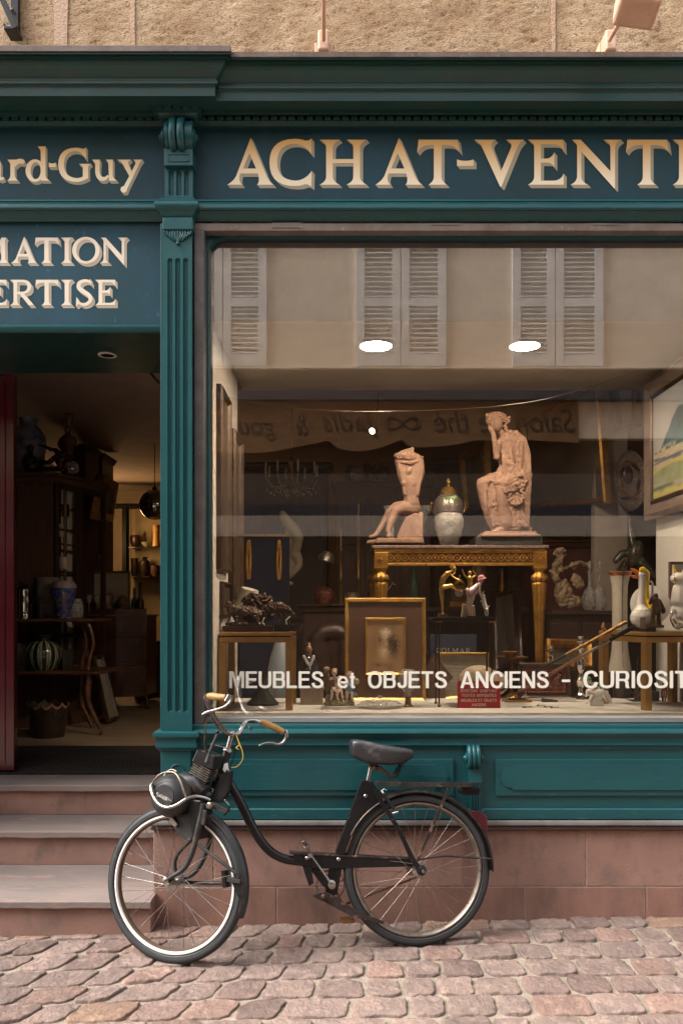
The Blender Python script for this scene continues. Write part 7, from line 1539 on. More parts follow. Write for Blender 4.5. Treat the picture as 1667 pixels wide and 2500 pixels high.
# oval plaque
yo_ = 1.85
t = obj('oval_plaque', 'oval carved wall plaque with dark leaf forms on a grey rim', 'plaque', 1536, 1175, yo_)
MB().lathe([(0, 0), (.17, 0), (.18, .012), (.172, .03), (.15, .022), (0, .018)], W(1536, 1175, yo_), 40, axis=(0, -1, 0)).build('plaque_body', mat('grey_brown_shell', (.2, .15, .12), .5, c2=(.1, .07, .055), sc=18, c3=(.4, .34, .3), sc3=40, bump=.6), t, smooth=True)
o = bpy.data.objects[-1] if False else t.children[0]; k_ = (1250 - 1100) / (1576 - 1496)
c_ = W(1536, 1175, yo_) - ORG[t.name]
for v in o.data.vertices:
    v.co.x = c_.x + (v.co.x - c_.x) * .60; v.co.z = c_.z + (v.co.z - c_.z) * 1.13
rn = random.Random(12); 
for k in range(11):
    a = 2 * pi * k / 11 + .2; x, y = 1536 + 22 * cos(a), 1175 + 44 * sin(a); r_ = Matrix.Rotation(a + rn.uniform(-.5, .5), 3, 'Y')
    MB().ball(W(x, y, yo_ - .022), .012, .006, .045, n=12, rot=r_).build('leaf', (MIDWOOD if k % 3 else BLACKM), t, smooth=True)
MB().ball(W(1532, 1160, yo_ - .022), .035, .01, .06, n=14).build('centre', mat('dark_lacquer', (.03, .014, .012), .3), t, smooth=True)
# mallard wall ornament
yw_ = 1.8; t = obj('duck_ornament', 'glazed flying mallard ornament hung head down on the greige wall', 'wall ornament', 1550, 1380, yw_)
MAL = mat('mallard_glaze', (.09, .06, .035), .25, c2=(.03, .07, .045), sc=14, c3=(.35, .28, .14), sc3=50, th3=(.58, .68), coat=.4)
solid('duck', [('e', 1548, 1352, -8, 18, 14, 34, -18), ('c', (1558, 1370, -8, 14), (1580, 1392, -6, 9), (1594, 1406, -4, 7), (1602, 1415, -4, 3)), ('c', (1542, 1330, -4, 12), (1538, 1305, -2, 8), (1535, 1268, 0, 4), (1532, 1252, 0, 2)), ('c', (1536, 1350, 0, 10), (1518, 1352, 4, 10), (1504, 1368, 4, 8)), ('c', (1524, 1375, 0, 4), (1520, 1388, 0, 3))], MAL, yw_, t, vox=1.6, sm=3)
# ================================================================ deeper in the shop, seen through the window
t = obj('blue_screen', 'dark blue velvet upholstered screen with two gilt leaf garlands', 'screen', 640, 1500, 2.2)
pbox(585, 706, 1310, 1700, 2.2, .05, 'panel', mat('navy_velvet', (.02, .03, .055), .9), t); pbox(582, 710, 1304, 1311, 2.19, .07, 'top_rail', BRASSD, t)
for x in (607, 681):
    b = MB()
    for k in range(16):
        y = 1322 + k * 6; w_ = 7 * sin(pi * (k + 2) / 19)
        for s_ in (-1, 1): b.ball(W(x + s_ * w_ * .6, y, 2.185), .012, .008, .013, n=8)
    b.build('garland', GOLD, t, smooth=True)
t = obj('scroll_ornament', 'large cream plaster scroll ornament behind the blue screen', 'ornament', 712, 1330, 2.5)
CRS = mat('cream_plaster', (.34, .28, .2), .7)
solid('scroll', [('c', (690, 1255, 0, 9), (700, 1275, 0, 14), (718, 1295, 0, 15), (728, 1315, 0, 14), (724, 1335, 0, 12), (712, 1350, 0, 10)), ('c', (712, 1350, 0, 10), (726, 1362, 0, 12), (730, 1378, 0, 10), (718, 1395, 0, 9), (706, 1408, 0, 7)), ('e', 708, 1425, 0, 8, 8, 6), ('p', -5, 12, (690, 1254), (704, 1268), (722, 1280), (738, 1305), (738, 1332), (732, 1345), (740, 1366), (734, 1390), (716, 1408), (703, 1398), (700, 1330), (694, 1290))], CRS, 2.5, t, vox=2, sm=5)
def cabinet(lab, px0, px1, py0, Y, m_=DKWOOD, dep=.45, rows=3, cols=2, cat='cabinet'):
    t = thing('wooden_cabinet', lab, cat, (xx((px0 + px1) / 2, Y), Y, ZF)); X0, X1, zt_ = xx(px0, Y), xx(px1, Y), zz(py0, Y)
    MB().box(X0, X1, Y, Y + dep, ZF, zt_ - .06).build('carcass', m_, t, bevel=.005)
    MB().mould([(X0, Y + dep), (X0, Y), (X1, Y), (X1, Y + dep)], [(0, zt_ - .06), (.02, zt_ - .05), (.03, zt_ - .02), (.05, zt_ - .01), (.05, zt_), (-.05, zt_)]).build('cornice', m_, t)
    for i in range(cols):
        a, b_ = X0 + (X1 - X0) * (i + .07) / cols, X0 + (X1 - X0) * (i + .93) / cols
        for j in range(rows):
            c_, d_ = ZF + .08 + (zt_ - .12 - ZF - .08) * j / rows, ZF + .08 + (zt_ - .12 - ZF - .08) * (j + .9) / rows
            MB().box(a, b_, Y - .012, Y - .001, c_, d_).build('door_panel', m_, t, bevel=.006)
    return t
cabinet('very dark tall cabinet at the back of the shop, left behind the window', 585, 800, 1130, 4.6, rows=3)
cabinet('dark brown bookcase behind the bather statue', 820, 1050, 1175, 4.2, MIDWOOD, rows=4, cols=3, cat='bookcase')
cabinet('dark mahogany dresser behind the ivory figure group', 1310, 1480, 1320, 2.6, mat('mahogany', (.1, .03, .018), .4, c2=(.05, .016, .01)), rows=2)
cabinet('dark wardrobe in the far middle of the shop', 1060, 1300, 1120, 5.2, rows=2)
# pots on the bookcase
for i, (px, h_) in enumerate(((860, 40), (900, 46), (935, 44), (1050, 36))):
    t = obj('apothecary_jar', ('short', 'first tall', 'second tall', 'rightmost')[i] + ' brown patterned jar on top of the dark bookcase', 'jar', px, 1175, 4.3, 'jars on the dark bookcase')
    plathe(px, [(13, 1175), (17, 1170), (18, 1175 - h_ * .5), (14, 1175 - h_ * .75), (16, 1175 - h_ * .85), (12, 1175 - h_)], 4.3, 'jar_body', mat('brown_stoneware', (.14, .09, .06), .4, c2=(.3, .22, .15), sc=22, th=(.55, .6)), t)
t = obj('pale_shell', 'pale rounded quartz lump on the bookcase beside the jars', 'ornament', 873, 1170, 4.1)
solid('lump', [('e', 873, 1158, 0, 18, 12, 16), ('e', 866, 1150, 0, 8, 8, 9)], mat('quartz', (.45, .38, .32), .5, bump=.8), 4.1, t, vox=2, disp=3, dsc=30)
# chandelier
ych = 3.0; t = obj('chandelier', 'dim brass and crystal chandelier with candle arms hanging left in the shop', 'chandelier', 700, 990, ych)
kc_ = u(ych); c_ = V((xx(712, ych), ych, 0)); zc_ = zz(1160, ych)
bar([(c_.x, ych, ZC), (c_.x, ych, zz(1130, ych))], .004, 'chain', BRASSD, 6, par=t)
MB().lathe([(0, -.16), (.02, -.14), (.012, -.1), (.05, -.05), (.03, 0), (.015, .06), (.03, .1), (.01, .14), (0, .16)], (c_.x, ych, zc_), 20).build('stem', BRASSD, t, smooth=True)
for k in range(8):
    a = 2 * pi * k / 8 + .3; d_ = V((cos(a), sin(a), 0)); b_ = V((c_.x, ych, zc_ - .03))
    ar_ = bar([b_ + d_ * r_ + V((0, 0, h_)) for r_, h_ in ((.02, 0), (.09, -.07), (.17, -.07), (.21, .0), (.21, .03))], .005, 'arm', BRASSD, 6, par=t)
    bar([b_ + d_ * .21 + V((0, 0, .03)), b_ + d_ * .21 + V((0, 0, .12))], .009, 'candle', mat('ivory_candle', (.5, .42, .3), .5) if k == 0 else bpy.data.materials['ivory_candle'], 8, par=t)
    dr = MB()
    for j in range(5): dr.ball(b_ + d_ * (.06 + .035 * j) + V((0, 0, -.1 - .02 * (j % 2))), .007, .007, .013, n=6)
    dr.build('crystal_drops', GLASSV, t)
# lamp with metal shade, candlesticks, ivory group
t = obj('desk_lamp', 'small dark metal desk lamp with domed shade left of the console table', 'lamp', 800, 1372, 2.0)
MB().lathe([(.0, .07), (.03, .065), (.055, .03), (.06, 0), (.056, 0)], W(795, 1370, 2.0), 24, axis=V((.3, 0, 1))).build('shade', SILD, t, smooth=True); bar([W(800, 1350, 2.0), W(822, 1380, 2.02), W(826, 1480, 2.04), W(826, 1650, 2.04)], .006, 'stand', BLK, 8, par=t)
for i, px in enumerate((875, 832)):
    t = obj('brass_candlestick', ('tall thin brass candlestick against the dark bookcase', 'shorter thin brass candlestick with pale candle, left of the tall one')[i], 'candlestick', px, 1420, 2.6)
    plathe(px, [(16, 1480), (14, 1474), (4, 1465), (4, 1420), (7, 1412), (3, 1400), (3, 1350 - 60 * (1 - i)), (5, 1346 - 60 * (1 - i)), (2.5, 1340 - 60 * (1 - i)), (2.5, 1290 - 60 * (1 - i))], 2.6, 'stick', BRASSD, t)
yiv = 2.0; IVO = mat('ivory_wood', (.42, .31, .2), .5, c2=(.26, .17, .1), sc=20, bump=.6)
t = obj('ivory_group', 'carved ivory coloured group of entwined nude figures and waves', 'statue', 1385, 1490, yiv)
solid('figures', [('e', 1370, 1345, 0, 8, 8, 9), ('c', (1370, 1354, 0, 5), (1366, 1370, 0, 9), (1360, 1390, 0, 9), (1352, 1405, 0, 10)), ('c', (1364, 1358, 0, 4), (1352, 1352, 0, 3.5), (1360, 1342, 0, 3)), ('c', (1372, 1360, 0, 4), (1380, 1352, 0, 3), (1374, 1344, 0, 3)), ('e', 1358, 1372, -8, 7, 7, 8), ('c', (1356, 1380, -6, 8), (1352, 1402, -4, 9), (1362, 1425, -4, 7), (1354, 1455, -4, 4)), ('c', (1352, 1390, -6, 4), (1338, 1396, -8, 3)), ('c', (1366, 1392, -6, 4), (1384, 1386, -6, 3), (1412, 1374, -4, 3)), ('c', (1395, 1385, 4, 8), (1412, 1374, 4, 6), (1435, 1378, 2, 4)), ('e', 1375, 1450, 0, 22, 14, 34), ('e', 1395, 1470, 0, 24, 12, 18), ('e', 1410, 1420, 4, 14, 8, 20, 20)], IVO, yiv, t, vox=1.8, sm=2, disp=5, dsc=40)
pbox(1345, 1430, 1488, 1500, yiv - .03, .15, 'plinth', DKWOOD, t)
for i, px in enumerate((1438, 1462)):
    t = obj('glass_decanter', ('round bodied clear glass decanter left of the tall cream vase', 'second glass decanter, partly behind the tall cream vase')[i], 'decanter', px, 1490, 1.6)
    plathe(px, [(12, 1490), (18, 1480), (19, 1460), (12, 1442), (4, 1430), (4, 1400), (7, 1396), (2, 1392), (6, 1382), (4, 1372), (0, 1368)], 1.6, 'decanter_body', GLASSV, t)
cabinet('low dark desk behind the left display things', 740, 900, 1475, 1.9, rows=1, cols=1, cat='desk')
t = obj('leather_chair', 'brown leather tub chair back between bronze hounds and portrait', 'chair', 800, 1640, 1.3)
solid('backrest', [('c', (775, 1560, 0, 24), (790, 1545, 0, 22), (820, 1540, 0, 22), (845, 1552, 0, 22)), ('c', (775, 1570, 0, 24), (785, 1640, -4, 26)), ('c', (845, 1570, 0, 22), (845, 1640, -4, 24)), ('b', 770, 850, -10, 14, 1560, 1680)], mat('worn_brown_leather', (.07, .035, .022), .3, c2=(.03, .018, .014), sc=9, bump=.4), 1.35, t, vox=3)
# spot lamps
def spot(px, py, Y, lab, ang):
    t = obj('spot_lamp', lab, 'spot lamp', px, py, Y); em = bpy.data.materials.get('spot_glow') or mat('spot_glow', (1, .85, .55), .5, emit=8)
    ax = V((ang, -.75, -.5)).normalized(); c = W(px, py, Y)
    MB().lathe([(.022, -.05), (.026, 0), (.024, .002)], c, 20, axis=ax).build('housing', BLK, t, smooth=True); MB().lathe([(0, .0), (.022, 0), (.022, .001), (0, .001)], c + ax * .004, 20, axis=ax).build('glow', em, t)
    bar([c - ax * .04, V((c.x + .05, c.y + .03, ZC))], .004, 'stem', BLK, 6, par=t)
spot(909, 1052, 2.4, 'small lit spot lamp hanging above the bather statue', -.6)
t = obj('strip_lamp', 'thin lit tube lamp near the ceiling, between the two round ceiling lamps', 'strip lamp', 1103, 890, 2.2)
bar([W(1085, 896, 2.2), W(1120, 886, 2.3)], .006, 'tube', mat('tube_glow', (1, .9, .7), .5, emit=9), 8, par=t); bar([W(1084, 893, 2.21), W(1121, 883, 2.31)], .008, 'fitting', BLK, 8, par=t)
# wire across the ceiling of the bay
t = obj('hanging_wire', 'thin slack wire strung across the display window from wall to wall', 'wire', 1000, 1000, .3)
b = MB(); b.tube([W(x, y, .25) for x, y in [(p[0], p[1]) for p in crv([(530, 960, 0), (600, 980, 0), (720, 996, 0), (850, 1004, 0), (1000, 1003, 0), (1150, 997, 0), (1300, 980, 0), (1420, 950, 0), (1560, 905, 0)], 6)]], .0007, 4); b.build('strand', SILD, t)

# more of the dim clutter under and behind the console
leanframe('leaning_picture', 'pale mounted picture in dark frame leaning under the console table', 'picture', [W(1196, 1640, 1.3), W(1262, 1625, 1.5), W(1252, 1440, 1.7), W(1192, 1455, 1.5)], .03, DKWOOD, mat('grey_mount', (.3, .26, .22), .6))
leanframe('gilt_empty_frame', 'heavy gilt frame lying on its side behind the silver candlesticks', 'picture frame', [W(1330, 1640, 1.0), W(1440, 1636, 1.05), W(1438, 1566, 1.1), W(1328, 1562, 1.05)], .045, GOLD, DKP)
leanframe('tall_mirror', 'tall narrow dark mirror with brass edge left behind the blue screen', 'mirror', [W(560, 1640, 2.6), W(586, 1635, 2.6), W(586, 1240, 2.6), W(560, 1240, 2.6)], .02, BRASSD, mat('dull_mirror', (.3, .28, .26), .2, .8))
for i, (px, yb_, Y, lab, mm, pr) in enumerate(((1010, 1480, 2.2, 'dark green tall bottle vase under the left end of the console', mat('bottle_green', (.02, .06, .04), .15), [(10, 0), (14, 20), (12, 50), (5, 70), (5, 90), (7, 96)]), (1170, 1440, 2.4, 'brown stoneware urn in the dark under the console', MIDWOOD, [(12, 0), (22, 20), (24, 45), (14, 60), (16, 66)]), (790, 1481, 2.3, 'round red-brown lidded jar on the dark desk', CARVED, [(14, 0), (24, 14), (26, 34), (16, 46), (4, 50), (5, 56), (0, 58)]), (1225, 1450, 2.6, 'slim brass vase in the shade behind the console legs', BRASSD, [(8, 0), (10, 14), (5, 40), (8, 62)]), (860, 1478, 2.3, 'squat grey pewter pot beside the gold framed portrait', SILD, [(12, 0), (19, 10), (18, 26), (12, 32)]))):
    t = obj('shade_vase', lab, 'vase', px, yb_, Y); plathe(px, [(r_, yb_ - h_) for r_, h_ in pr], Y, 'vase_body', mm, t)
t = obj('oak_trestle', 'dark oak trestle bench carrying jars beneath and behind the console', 'bench', 1080, 1485, 2.1)
pbox(770, 1290, 1482, 1492, 2.1, .9, 'bench_top', DKWOOD, t)
for px in (780, 1030, 1270): pbox(px, px + 14, 1492, 1800, 2.15, .05, 'leg', DKWOOD, t)
t = obj('mantel_clock', 'gilt mantel clock with white dial among the dim things under the console', 'clock', 1120, 1480, 2.3)
pbox(1098, 1142, 1468, 1481, 2.3, .12, 'plinth', GOLD, t); pbox(1104, 1136, 1430, 1468, 2.31, .1, 'case', BRASSD, t, .008)
MB().lathe([(0, 0), (.03, 0), (.03, .004), (0, .004)], W(1120, 1447, 2.3), 24, axis=(0, -1, 0)).build('dial', POR, t); solid('finial', [('c', (1110, 1428, 0, 6), (1120, 1420, 0, 8), (1130, 1428, 0, 6)), ('c', (1120, 1418, 0, 4), (1122, 1406, 0, 3))], GOLD, 2.35, t, vox=1.5)
t = obj('bronze_horse', 'small dark bronze horse on the bench left of the mantel clock', 'figurine', 925, 1480, 2.3)
solid('horse', [('c', (905, 1448, 0, 8), (925, 1446, 0, 9), (942, 1446, 0, 8), (952, 1434, 0, 5), (958, 1424, 0, 4), (966, 1430, 0, 3)), ('c', (905, 1450, -3, 5), (903, 1466, -3, 2.5), (901, 1480, -3, 2.2)), ('c', (910, 1450, 4, 4), (914, 1466, 4, 2.3), (912, 1480, 4, 2.2)), ('c', (940, 1450, -3, 4), (943, 1466, -3, 2.3), (940, 1480, -3, 2.2)), ('c', (944, 1450, 4, 4), (952, 1462, 4, 2.3), (948, 1474, 4, 2)), ('c', (899, 1446, 0, 2.5), (893, 1462, 0, 2))], BRONZE, 2.3, t, vox=1.5)

t = obj('dark_sideboard', 'low dark sideboard carrying the ivory group and the glass decanters', 'sideboard', 1400, 1500, 1.55)
pbox(1328, 1500, 1491, 1500, 1.5, .95, 'top', DKWOOD, t); pbox(1335, 1494, 1500, 1900, 1.55, .85, 'body', DKWOOD, t, .004)
for k in range(2): pbox(1342 + k * 78, 1412 + k * 78, 1520, 1700, 1.535, .012, 'door_panel', DKWOOD, t, .004)
# ================================================================ through the doorway
# glazed cabinet
yk_ = 2.75; t = thing('glazed_cabinet', 'tall dark oak corner cabinet with small-paned glass door full of crockery', 'cabinet', W(110, 1500, yk_))
X0, X1, X2 = xx(-120, yk_), xx(130, yk_), xx(190, yk_ + .25); zt_ = zz(1170, yk_)
MB().box(X0, X1, yk_, yk_ + .5, ZF, zt_).build('side_panel', MIDWOOD, t, bevel=.004)
MB().mould([(X0, yk_), (X1 + .01, yk_), (X2 + .02, yk_ + .25), (X2 + .12, yk_ + .6)], [(0, zt_ - .03), (.015, zt_ - .02), (.02, zt_ + .01), (.045, zt_ + .025), (.05, zt_ + .045), (-.3, zt_ + .05), (-.3, zt_ - .03)], True).build('cornice', MIDWOOD, t)
def quadfr(a, b_, c_z, d_z, wd, nm, m_, th=.03):
    a, b_ = V(a), V(b_); e = (b_ - a).normalized() * wd; n_ = V((e.y, -e.x, 0)).normalized() * th; b = MB()
    for p, q, r_, s_ in ((a, a + e, c_z, d_z), (b_ - e, b_, c_z, d_z), (a + e, b_ - e, c_z, c_z + wd), (a + e, b_ - e, d_z - wd, d_z)): b.prism([(p.x, p.y, r_), (q.x, q.y, r_), (q.x, q.y, s_), (p.x, p.y, s_)], n_)
    b.build(nm, m_, t)
a, b_ = (X1, yk_), (X2, yk_ + .25); zc0 = zz(1640, yk_)
quadfr(a, b_, ZF + .5, zt_ - .03, .035, 'door_frame', DKWOOD)
A_, B_2 = V((X1, yk_)), V((X2, yk_ + .25)); b = MB()
for k in range(1, 8):
    z = ZF + .55 + (zt_ - ZF - .6) * k / 8; b.obox(((A_.x + B_2.x) / 2, (A_.y + B_2.y) / 2, z), V((B_2.x - A_.x, B_2.y - A_.y, 0)) / 2, V((.0, .012, 0)), V((0, 0, .008)))
m_ = (A_ + B_2) / 2; b.obox((m_.x, m_.y, (ZF + zt_) / 2 + .25), V((.006, .006, 0)), V((.0, .01, 0)), V((0, 0, (zt_ - ZF) / 2 - .3))); b.build('glazing_bars', DKWOOD, t)
quadfr((X2, yk_ + .25), (X2 + .1, yk_ + .6), ZF + .5, zt_ - .03, .035, 'door_frame', DKWOOD)
MB().prism([(X1, yk_ + .02, ZF), (X2, yk_ + .27, ZF), (X2 + .1, yk_ + .62, ZF), (X1 - .05, yk_ + .62, ZF)], (0, 0, .5)).build('base', MIDWOOD, t)
MB().prism([(X1 + .03, yk_ + .1, ZF + .5), (X2 - .03, yk_ + .3, ZF + .5), (X2 - .03, yk_ + .31, ZF + .5), (X1 + .03, yk_ + .11, ZF + .5)], (0, 0, zt_ - .06 - ZF - .5)).build('cabinet_back', mat('lit_pale_back', (.6, .52, .4), .7), t)
for k in range(4): MB().prism([(X1 + .03, yk_ + .03, ZF + .7 + .24 * k), (X2 - .03, yk_ + .23, ZF + .7 + .24 * k), (X2 - .03, yk_ + .29, ZF + .7 + .24 * k), (X1 + .03, yk_ + .09, ZF + .7 + .24 * k)], (0, 0, .012)).build('shelf', DKWOOD, t)
CREAMC = mat('cream_crockery', (.5, .42, .32), .35)
for i, (x, y) in enumerate(((155, 1390), (150, 1310), (158, 1262))):
    yy = yk_ + .14; q = thing('crockery_mug', ('cream mug on the lowest visible shelf of the glazed cabinet', 'cream mug on the middle shelf of the glazed cabinet', 'dark pot on the upper shelf of the glazed cabinet')[i], 'mug', W(x, y, yy))
    plathe(x, [(11, y), (12, y - 8), (11.5, y - 28), (12, y - 30)], yy, 'mug_body', CREAMC if i < 2 else BRONZE, q); bar([W(x - 11, y - 6, yy), W(x - 20, y - 10, yy), W(x - 20, y - 20, yy), W(x - 11, y - 25, yy)], .006, 'handle', CREAMC if i < 2 else BRONZE, 6, par=q)
# things on the cabinet
yt2 = yk_ + .2
t = obj('blue_white_urn', 'big pale blue and white glazed urn on top of the glazed cabinet', 'urn', 72, 1150, yt2)
plathe(70, [(22, 1168), (30, 1150), (38, 1120), (42, 1090), (40, 1065), (30, 1048), (21, 1040), (20, 1030), (24, 1022), (21, 1021)], yt2, 'urn_body', mat('blue_white_glaze', (.26, .29, .38), .12, c2=(.1, .13, .26), sc=9, th=(.5, .6), coat=.6), t)
bar([W(40, 1030, yt2), W(30, 1036, yt2), W(32, 1050, yt2), W(42, 1054, yt2)], .01, 'handle', bpy.data.materials['blue_white_glaze'], 8, par=t)
t = obj('carved_bust', 'small brown carved torso with a vase on its head, behind the urn', 'statue', 167, 1165, yt2 + .25)
solid('torso', [('e', 166, 1050, 0, 8, 8, 9), ('c', (167, 1062, 0, 6), (167, 1075, 0, 17), (167, 1095, 0, 12), (170, 1115, 0, 10)), ('c', (152, 1072, 0, 6), (145, 1085, 0, 5), (150, 1095, 0, 4)), ('c', (182, 1072, 0, 6), (186, 1085, 0, 5)), ('c', (168, 1040, 0, 6), (169, 1030, 0, 9), (169, 1016, 0, 11))], mat('brown_carving', (.22, .1, .06), .5), yt2 + .25, t, vox=1.8)
t = obj('bronze_archer', 'dark bronze reclining archer lying along the cabinet top', 'bronze', 120, 1160, yt2 - .12)
solid('archer', [('e', 74, 1095, 0, 9, 9, 10), ('c', (74, 1106, 0, 6), (75, 1120, 0, 14), (78, 1138, 0, 14)), ('c', (64, 1115, 0, 5), (58, 1130, 0, 5), (70, 1138, -4, 4)), ('c', (88, 1132, 0, 7), (120, 1128, 0, 6), (140, 1115, 0, 7), (150, 1140, 0, 8)), ('c', (92, 1083, 0, 2), (130, 1098, 0, 5), (160, 1108, 0, 5), (180, 1116, 0, 3)), ('c', (140, 1105, 0, 7), (150, 1120, 0, 8), (165, 1118, 0, 5)), ('b', 60, 180, -6, 10, 1140, 1150)], BRONZE, yt2 - .12, t, vox=1.8, disp=3, dsc=40)
t = obj('crystal_ball_jar', 'small sparkling cut glass jar at the cabinet corner', 'jar', 176, 1155, yt2 - .1)
plathe(176, [(12, 1156), (16, 1148), (15, 1134), (10, 1128)], yt2 - .1, 'jar_body', GLASSV, t, ripple=(14, .06))
# red-brown cupboards behind
RB = mat('red_cupboard', (.085, .028, .02), .5, c2=(.05, .018, .014))
for i, (a, b_, y, Y) in enumerate(((150, 222, 1085, 3.9), (205, 262, 1108, 4.6))):
    t = thing('tall_cupboard', ('tall dark red cupboard just behind the glazed cabinet', 'second, darker tall cupboard further back by the gilt frame')[i], 'cupboard', (xx(a, Y), Y, ZF))
    MB().box(xx(a, Y), xx(b_ - 12, Y), Y, Y + .4, ZF, zz(y + 12, Y)).build('carcass', RB if not i else DKWOOD, t); MB().mould([(xx(a, Y), Y), (xx(b_ - 12, Y), Y), (xx(b_ - 12, Y), Y + .4)], [(0, zz(y + 14, Y)), (.03, zz(y + 6, Y)), (.04, zz(y, Y)), (-.08, zz(y, Y)), (-.08, zz(y + 14, Y))]).build('cornice', RB if not i else DKWOOD, t)
leanframe('gilt_mirror', 'ornate gilt framed mirror tilted forward high beside the cupboard', 'mirror', [W(236, 1270, 3.6), W(277, 1274, 4.5), W(291, 1180, 4.4), W(258, 1160, 3.5)], .07, GOLD, DKP, .06)
# etagere
yE = fY(1797); ye2 = 2.0
t = thing('etagere', 'two-tiered dark walnut serving table with curved legs on casters', 'serving table', W(150, 1797, yE))
def tier(py, x0, x1, Y0, dep, nm):
    z = zz(py, Y0); MB().box(xx(x0, Y0), xx(x1, Y0), Y0, Y0 + dep, z - .022, z).build(nm, WAL, t, bevel=.008, seg=3)
WAL = mat('polished_walnut', (.18, .075, .038), .3, c2=(.06, .025, .014), sc=7, coat=.3, stretch=(1, 4, 4))
tier(1511, -200, 228, yE, .5, 'top_shelf'); tier(1640, -200, 246, yE - .02, .54, 'lower_shelf')
for lab_, (px, Y) in enumerate(((222, yE + .05), (205, yE + .42))):
    s_ = 1 if not lab_ else .9
    up1 = crv([(px - 8, 1520, 0), (px + 2, 1545, 0), (px + 6, 1575, 0), (px - 2, 1605, 0), (px - 6, 1636, 0)], 5)
    bar([W(a, b_, Y) for a, b_, _ in up1], [.02 - .006 * sin(pi * i / len(up1)) for i in range(len(up1))], 'shelf_support', WAL, 10, par=t)
    lo = crv([(px - 5, 1648, 0), (px - 8, 1690, 0), (px - 4, 1720, 0), (px + 12, 1755, 0), (px + 24, 1780, 0)], 5)
    bar([W(a, b_, Y) for a, b_, _ in lo], [.028 - .014 * i / len(lo) for i in range(len(lo))], 'leg', WAL, 10, par=t); MB().lathe([(.0, -.008), (.017, -.008), (.017, .008), (0, .008)], W(px + 25, 1789, Y), 16, axis=(1, 0, 0)).build('caster', BRASSD, t, smooth=True)
# on the tiers
z_ = lambda: None
y3 = yE + .12
t = obj('silver_bucket', 'shiny silver champagne bucket with ribbed base on the upper tier', 'bucket', 60, 1510, y3)
plathe(58, [(24, 1509), (25, 1500), (23, 1496), (25, 1490), (24, 1484), (26, 1478), (25, 1462), (26, 1440), (27, 1438)], y3, 'bucket_body', SILV, t)
t = obj('silver_tray', 'round silver tray edge behind the champagne bucket', 'tray', 40, 1505, y3 + .12)
MB().lathe([(0, 0), (.16, 0), (.17, .01), (.165, .012), (0, .006)], W(28, 1468, y3 + .14), 32, axis=V((.2, -1, .2))).build('tray_body', SILV, t, smooth=True)
t = obj('etched_vase', 'tall flared etched clear glass vase between bucket and blue vase', 'vase', 118, 1510, y3 + .05)
plathe(117, [(22, 1509), (24, 1490), (30, 1450), (33, 1412), (34, 1410)], y3 + .08, 'vase_body', mat('smoky_etched_glass', (.24, .2, .17), .25, c2=(.14, .11, .095), sc=14, bump=.9, bsc=30, bdist=.02, alpha=.85), t)
t = obj('blue_vase', 'cobalt blue vase with beige scale pattern on the upper tier', 'vase', 157, 1508, y3 - .04)
BLV = mat('cobalt_scale_glaze', (.04, .06, .3), .25, c2=(.03, .05, .24), sc=40, coat=.3); N, L = sub(BLV)
vo = N.new('ShaderNodeTexVoronoi'); vo.inputs['Scale'].default_value = 34; rr = N.new('ShaderNodeMapRange'); rr.inputs['From Min'].default_value = .5; rr.inputs['From Max'].default_value = .62; mq = N.new('ShaderNodeMix'); mq.data_type = 'RGBA'
tc = N.new('ShaderNodeTexCoord'); L.new(tc.outputs['Object'], vo.inputs['Vector']); L.new(vo.outputs['Distance'], rr.inputs['Value']); L.new(rr.outputs[0], mq.inputs[0]); mq.inputs[6].default_value = (.035, .05, .28, 1); mq.inputs[7].default_value = (.13, .11, .1, 1); L.new(mq.outputs[2], N['Principled BSDF'].inputs['Base Color'])
y4 = y3 - .06
plathe(157, [(17, 1508), (18, 1504), (14, 1498), (18, 1485), (26, 1460), (30, 1440), (29, 1428), (24, 1421), (25, 1419)], y4, 'vase_body', BLV, t); plathe(157, [(29.8, 1436), (29.5, 1428), (24.6, 1421), (25.6, 1418.5), (24, 1419)], y4, 'pink_shoulder', mat('pinkish_beige_glaze', (.36, .25, .22), .4, c2=(.2, .16, .25), sc=60), t)
t = obj('speckled_jar', 'small speckled grey jar behind the cobalt vase', 'jar', 190, 1508, y3 + .12)
plathe(188, [(14, 1508), (16, 1500), (16, 1480), (11, 1462)], y3 + .12, 'jar_body', GLASSV, t)
y5 = yE + .14
STR = mat('striped_glaze', (.42, .42, .3), .2, coat=.4); 
t = obj('striped_vase', 'round black and cream striped vase on the lower tier', 'vase', 107, 1639, y5)
k5 = u(y5); prf = [(20, 1639), (25, 1635), (36, 1618), (41, 1600), (38, 1583), (28, 1570), (15, 1565), (14, 1558), (25, 1550), (26, 1549)]
plathe(107, prf, y5, 'vase_body', BKP, t)
for k in range(12):
    a = 2 * pi * k / 12 + .13; b = MB()
    pts = [(r_ + .6, y) for r_, y in prf[:7]]; vs = []
    pts = [(p[0], p[1]) for p in crv([(r_, y, 0) for r_, y in pts], 4)]
    for r_, y in pts:
        for da in (-.13, -.04, .04, .13): vs.append(V((xx(107, y5) + r_ * k5 * cos(a + da), y5 + r_ * k5 * sin(a + da), zz(y, y5))))
    n = len(pts); b.add(vs, [(i * 4 + j, i * 4 + j + 1, i * 4 + 5 + j, i * 4 + 4 + j) for i in range(n - 1) for j in range(3)]); b.build('stripe', STR, t, smooth=True)
    if a % (2 * pi) > pi:
        vn = MB(); vn.tube([V((xx(107, y5) + (r_ + .9) * k5 * cos(a + .04 * sin(i * 1.1)), y5 + (r_ + .9) * k5 * sin(a + .04 * sin(i * 1.1)), zz(y, y5))) for i, (r_, y) in enumerate(pts[2:-2])], .0025, 5); vn.build('vine', mat('vine_green', (.05, .13, .04), .5) if not bpy.data.materials.get('vine_green') else bpy.data.materials['vine_green'], t)
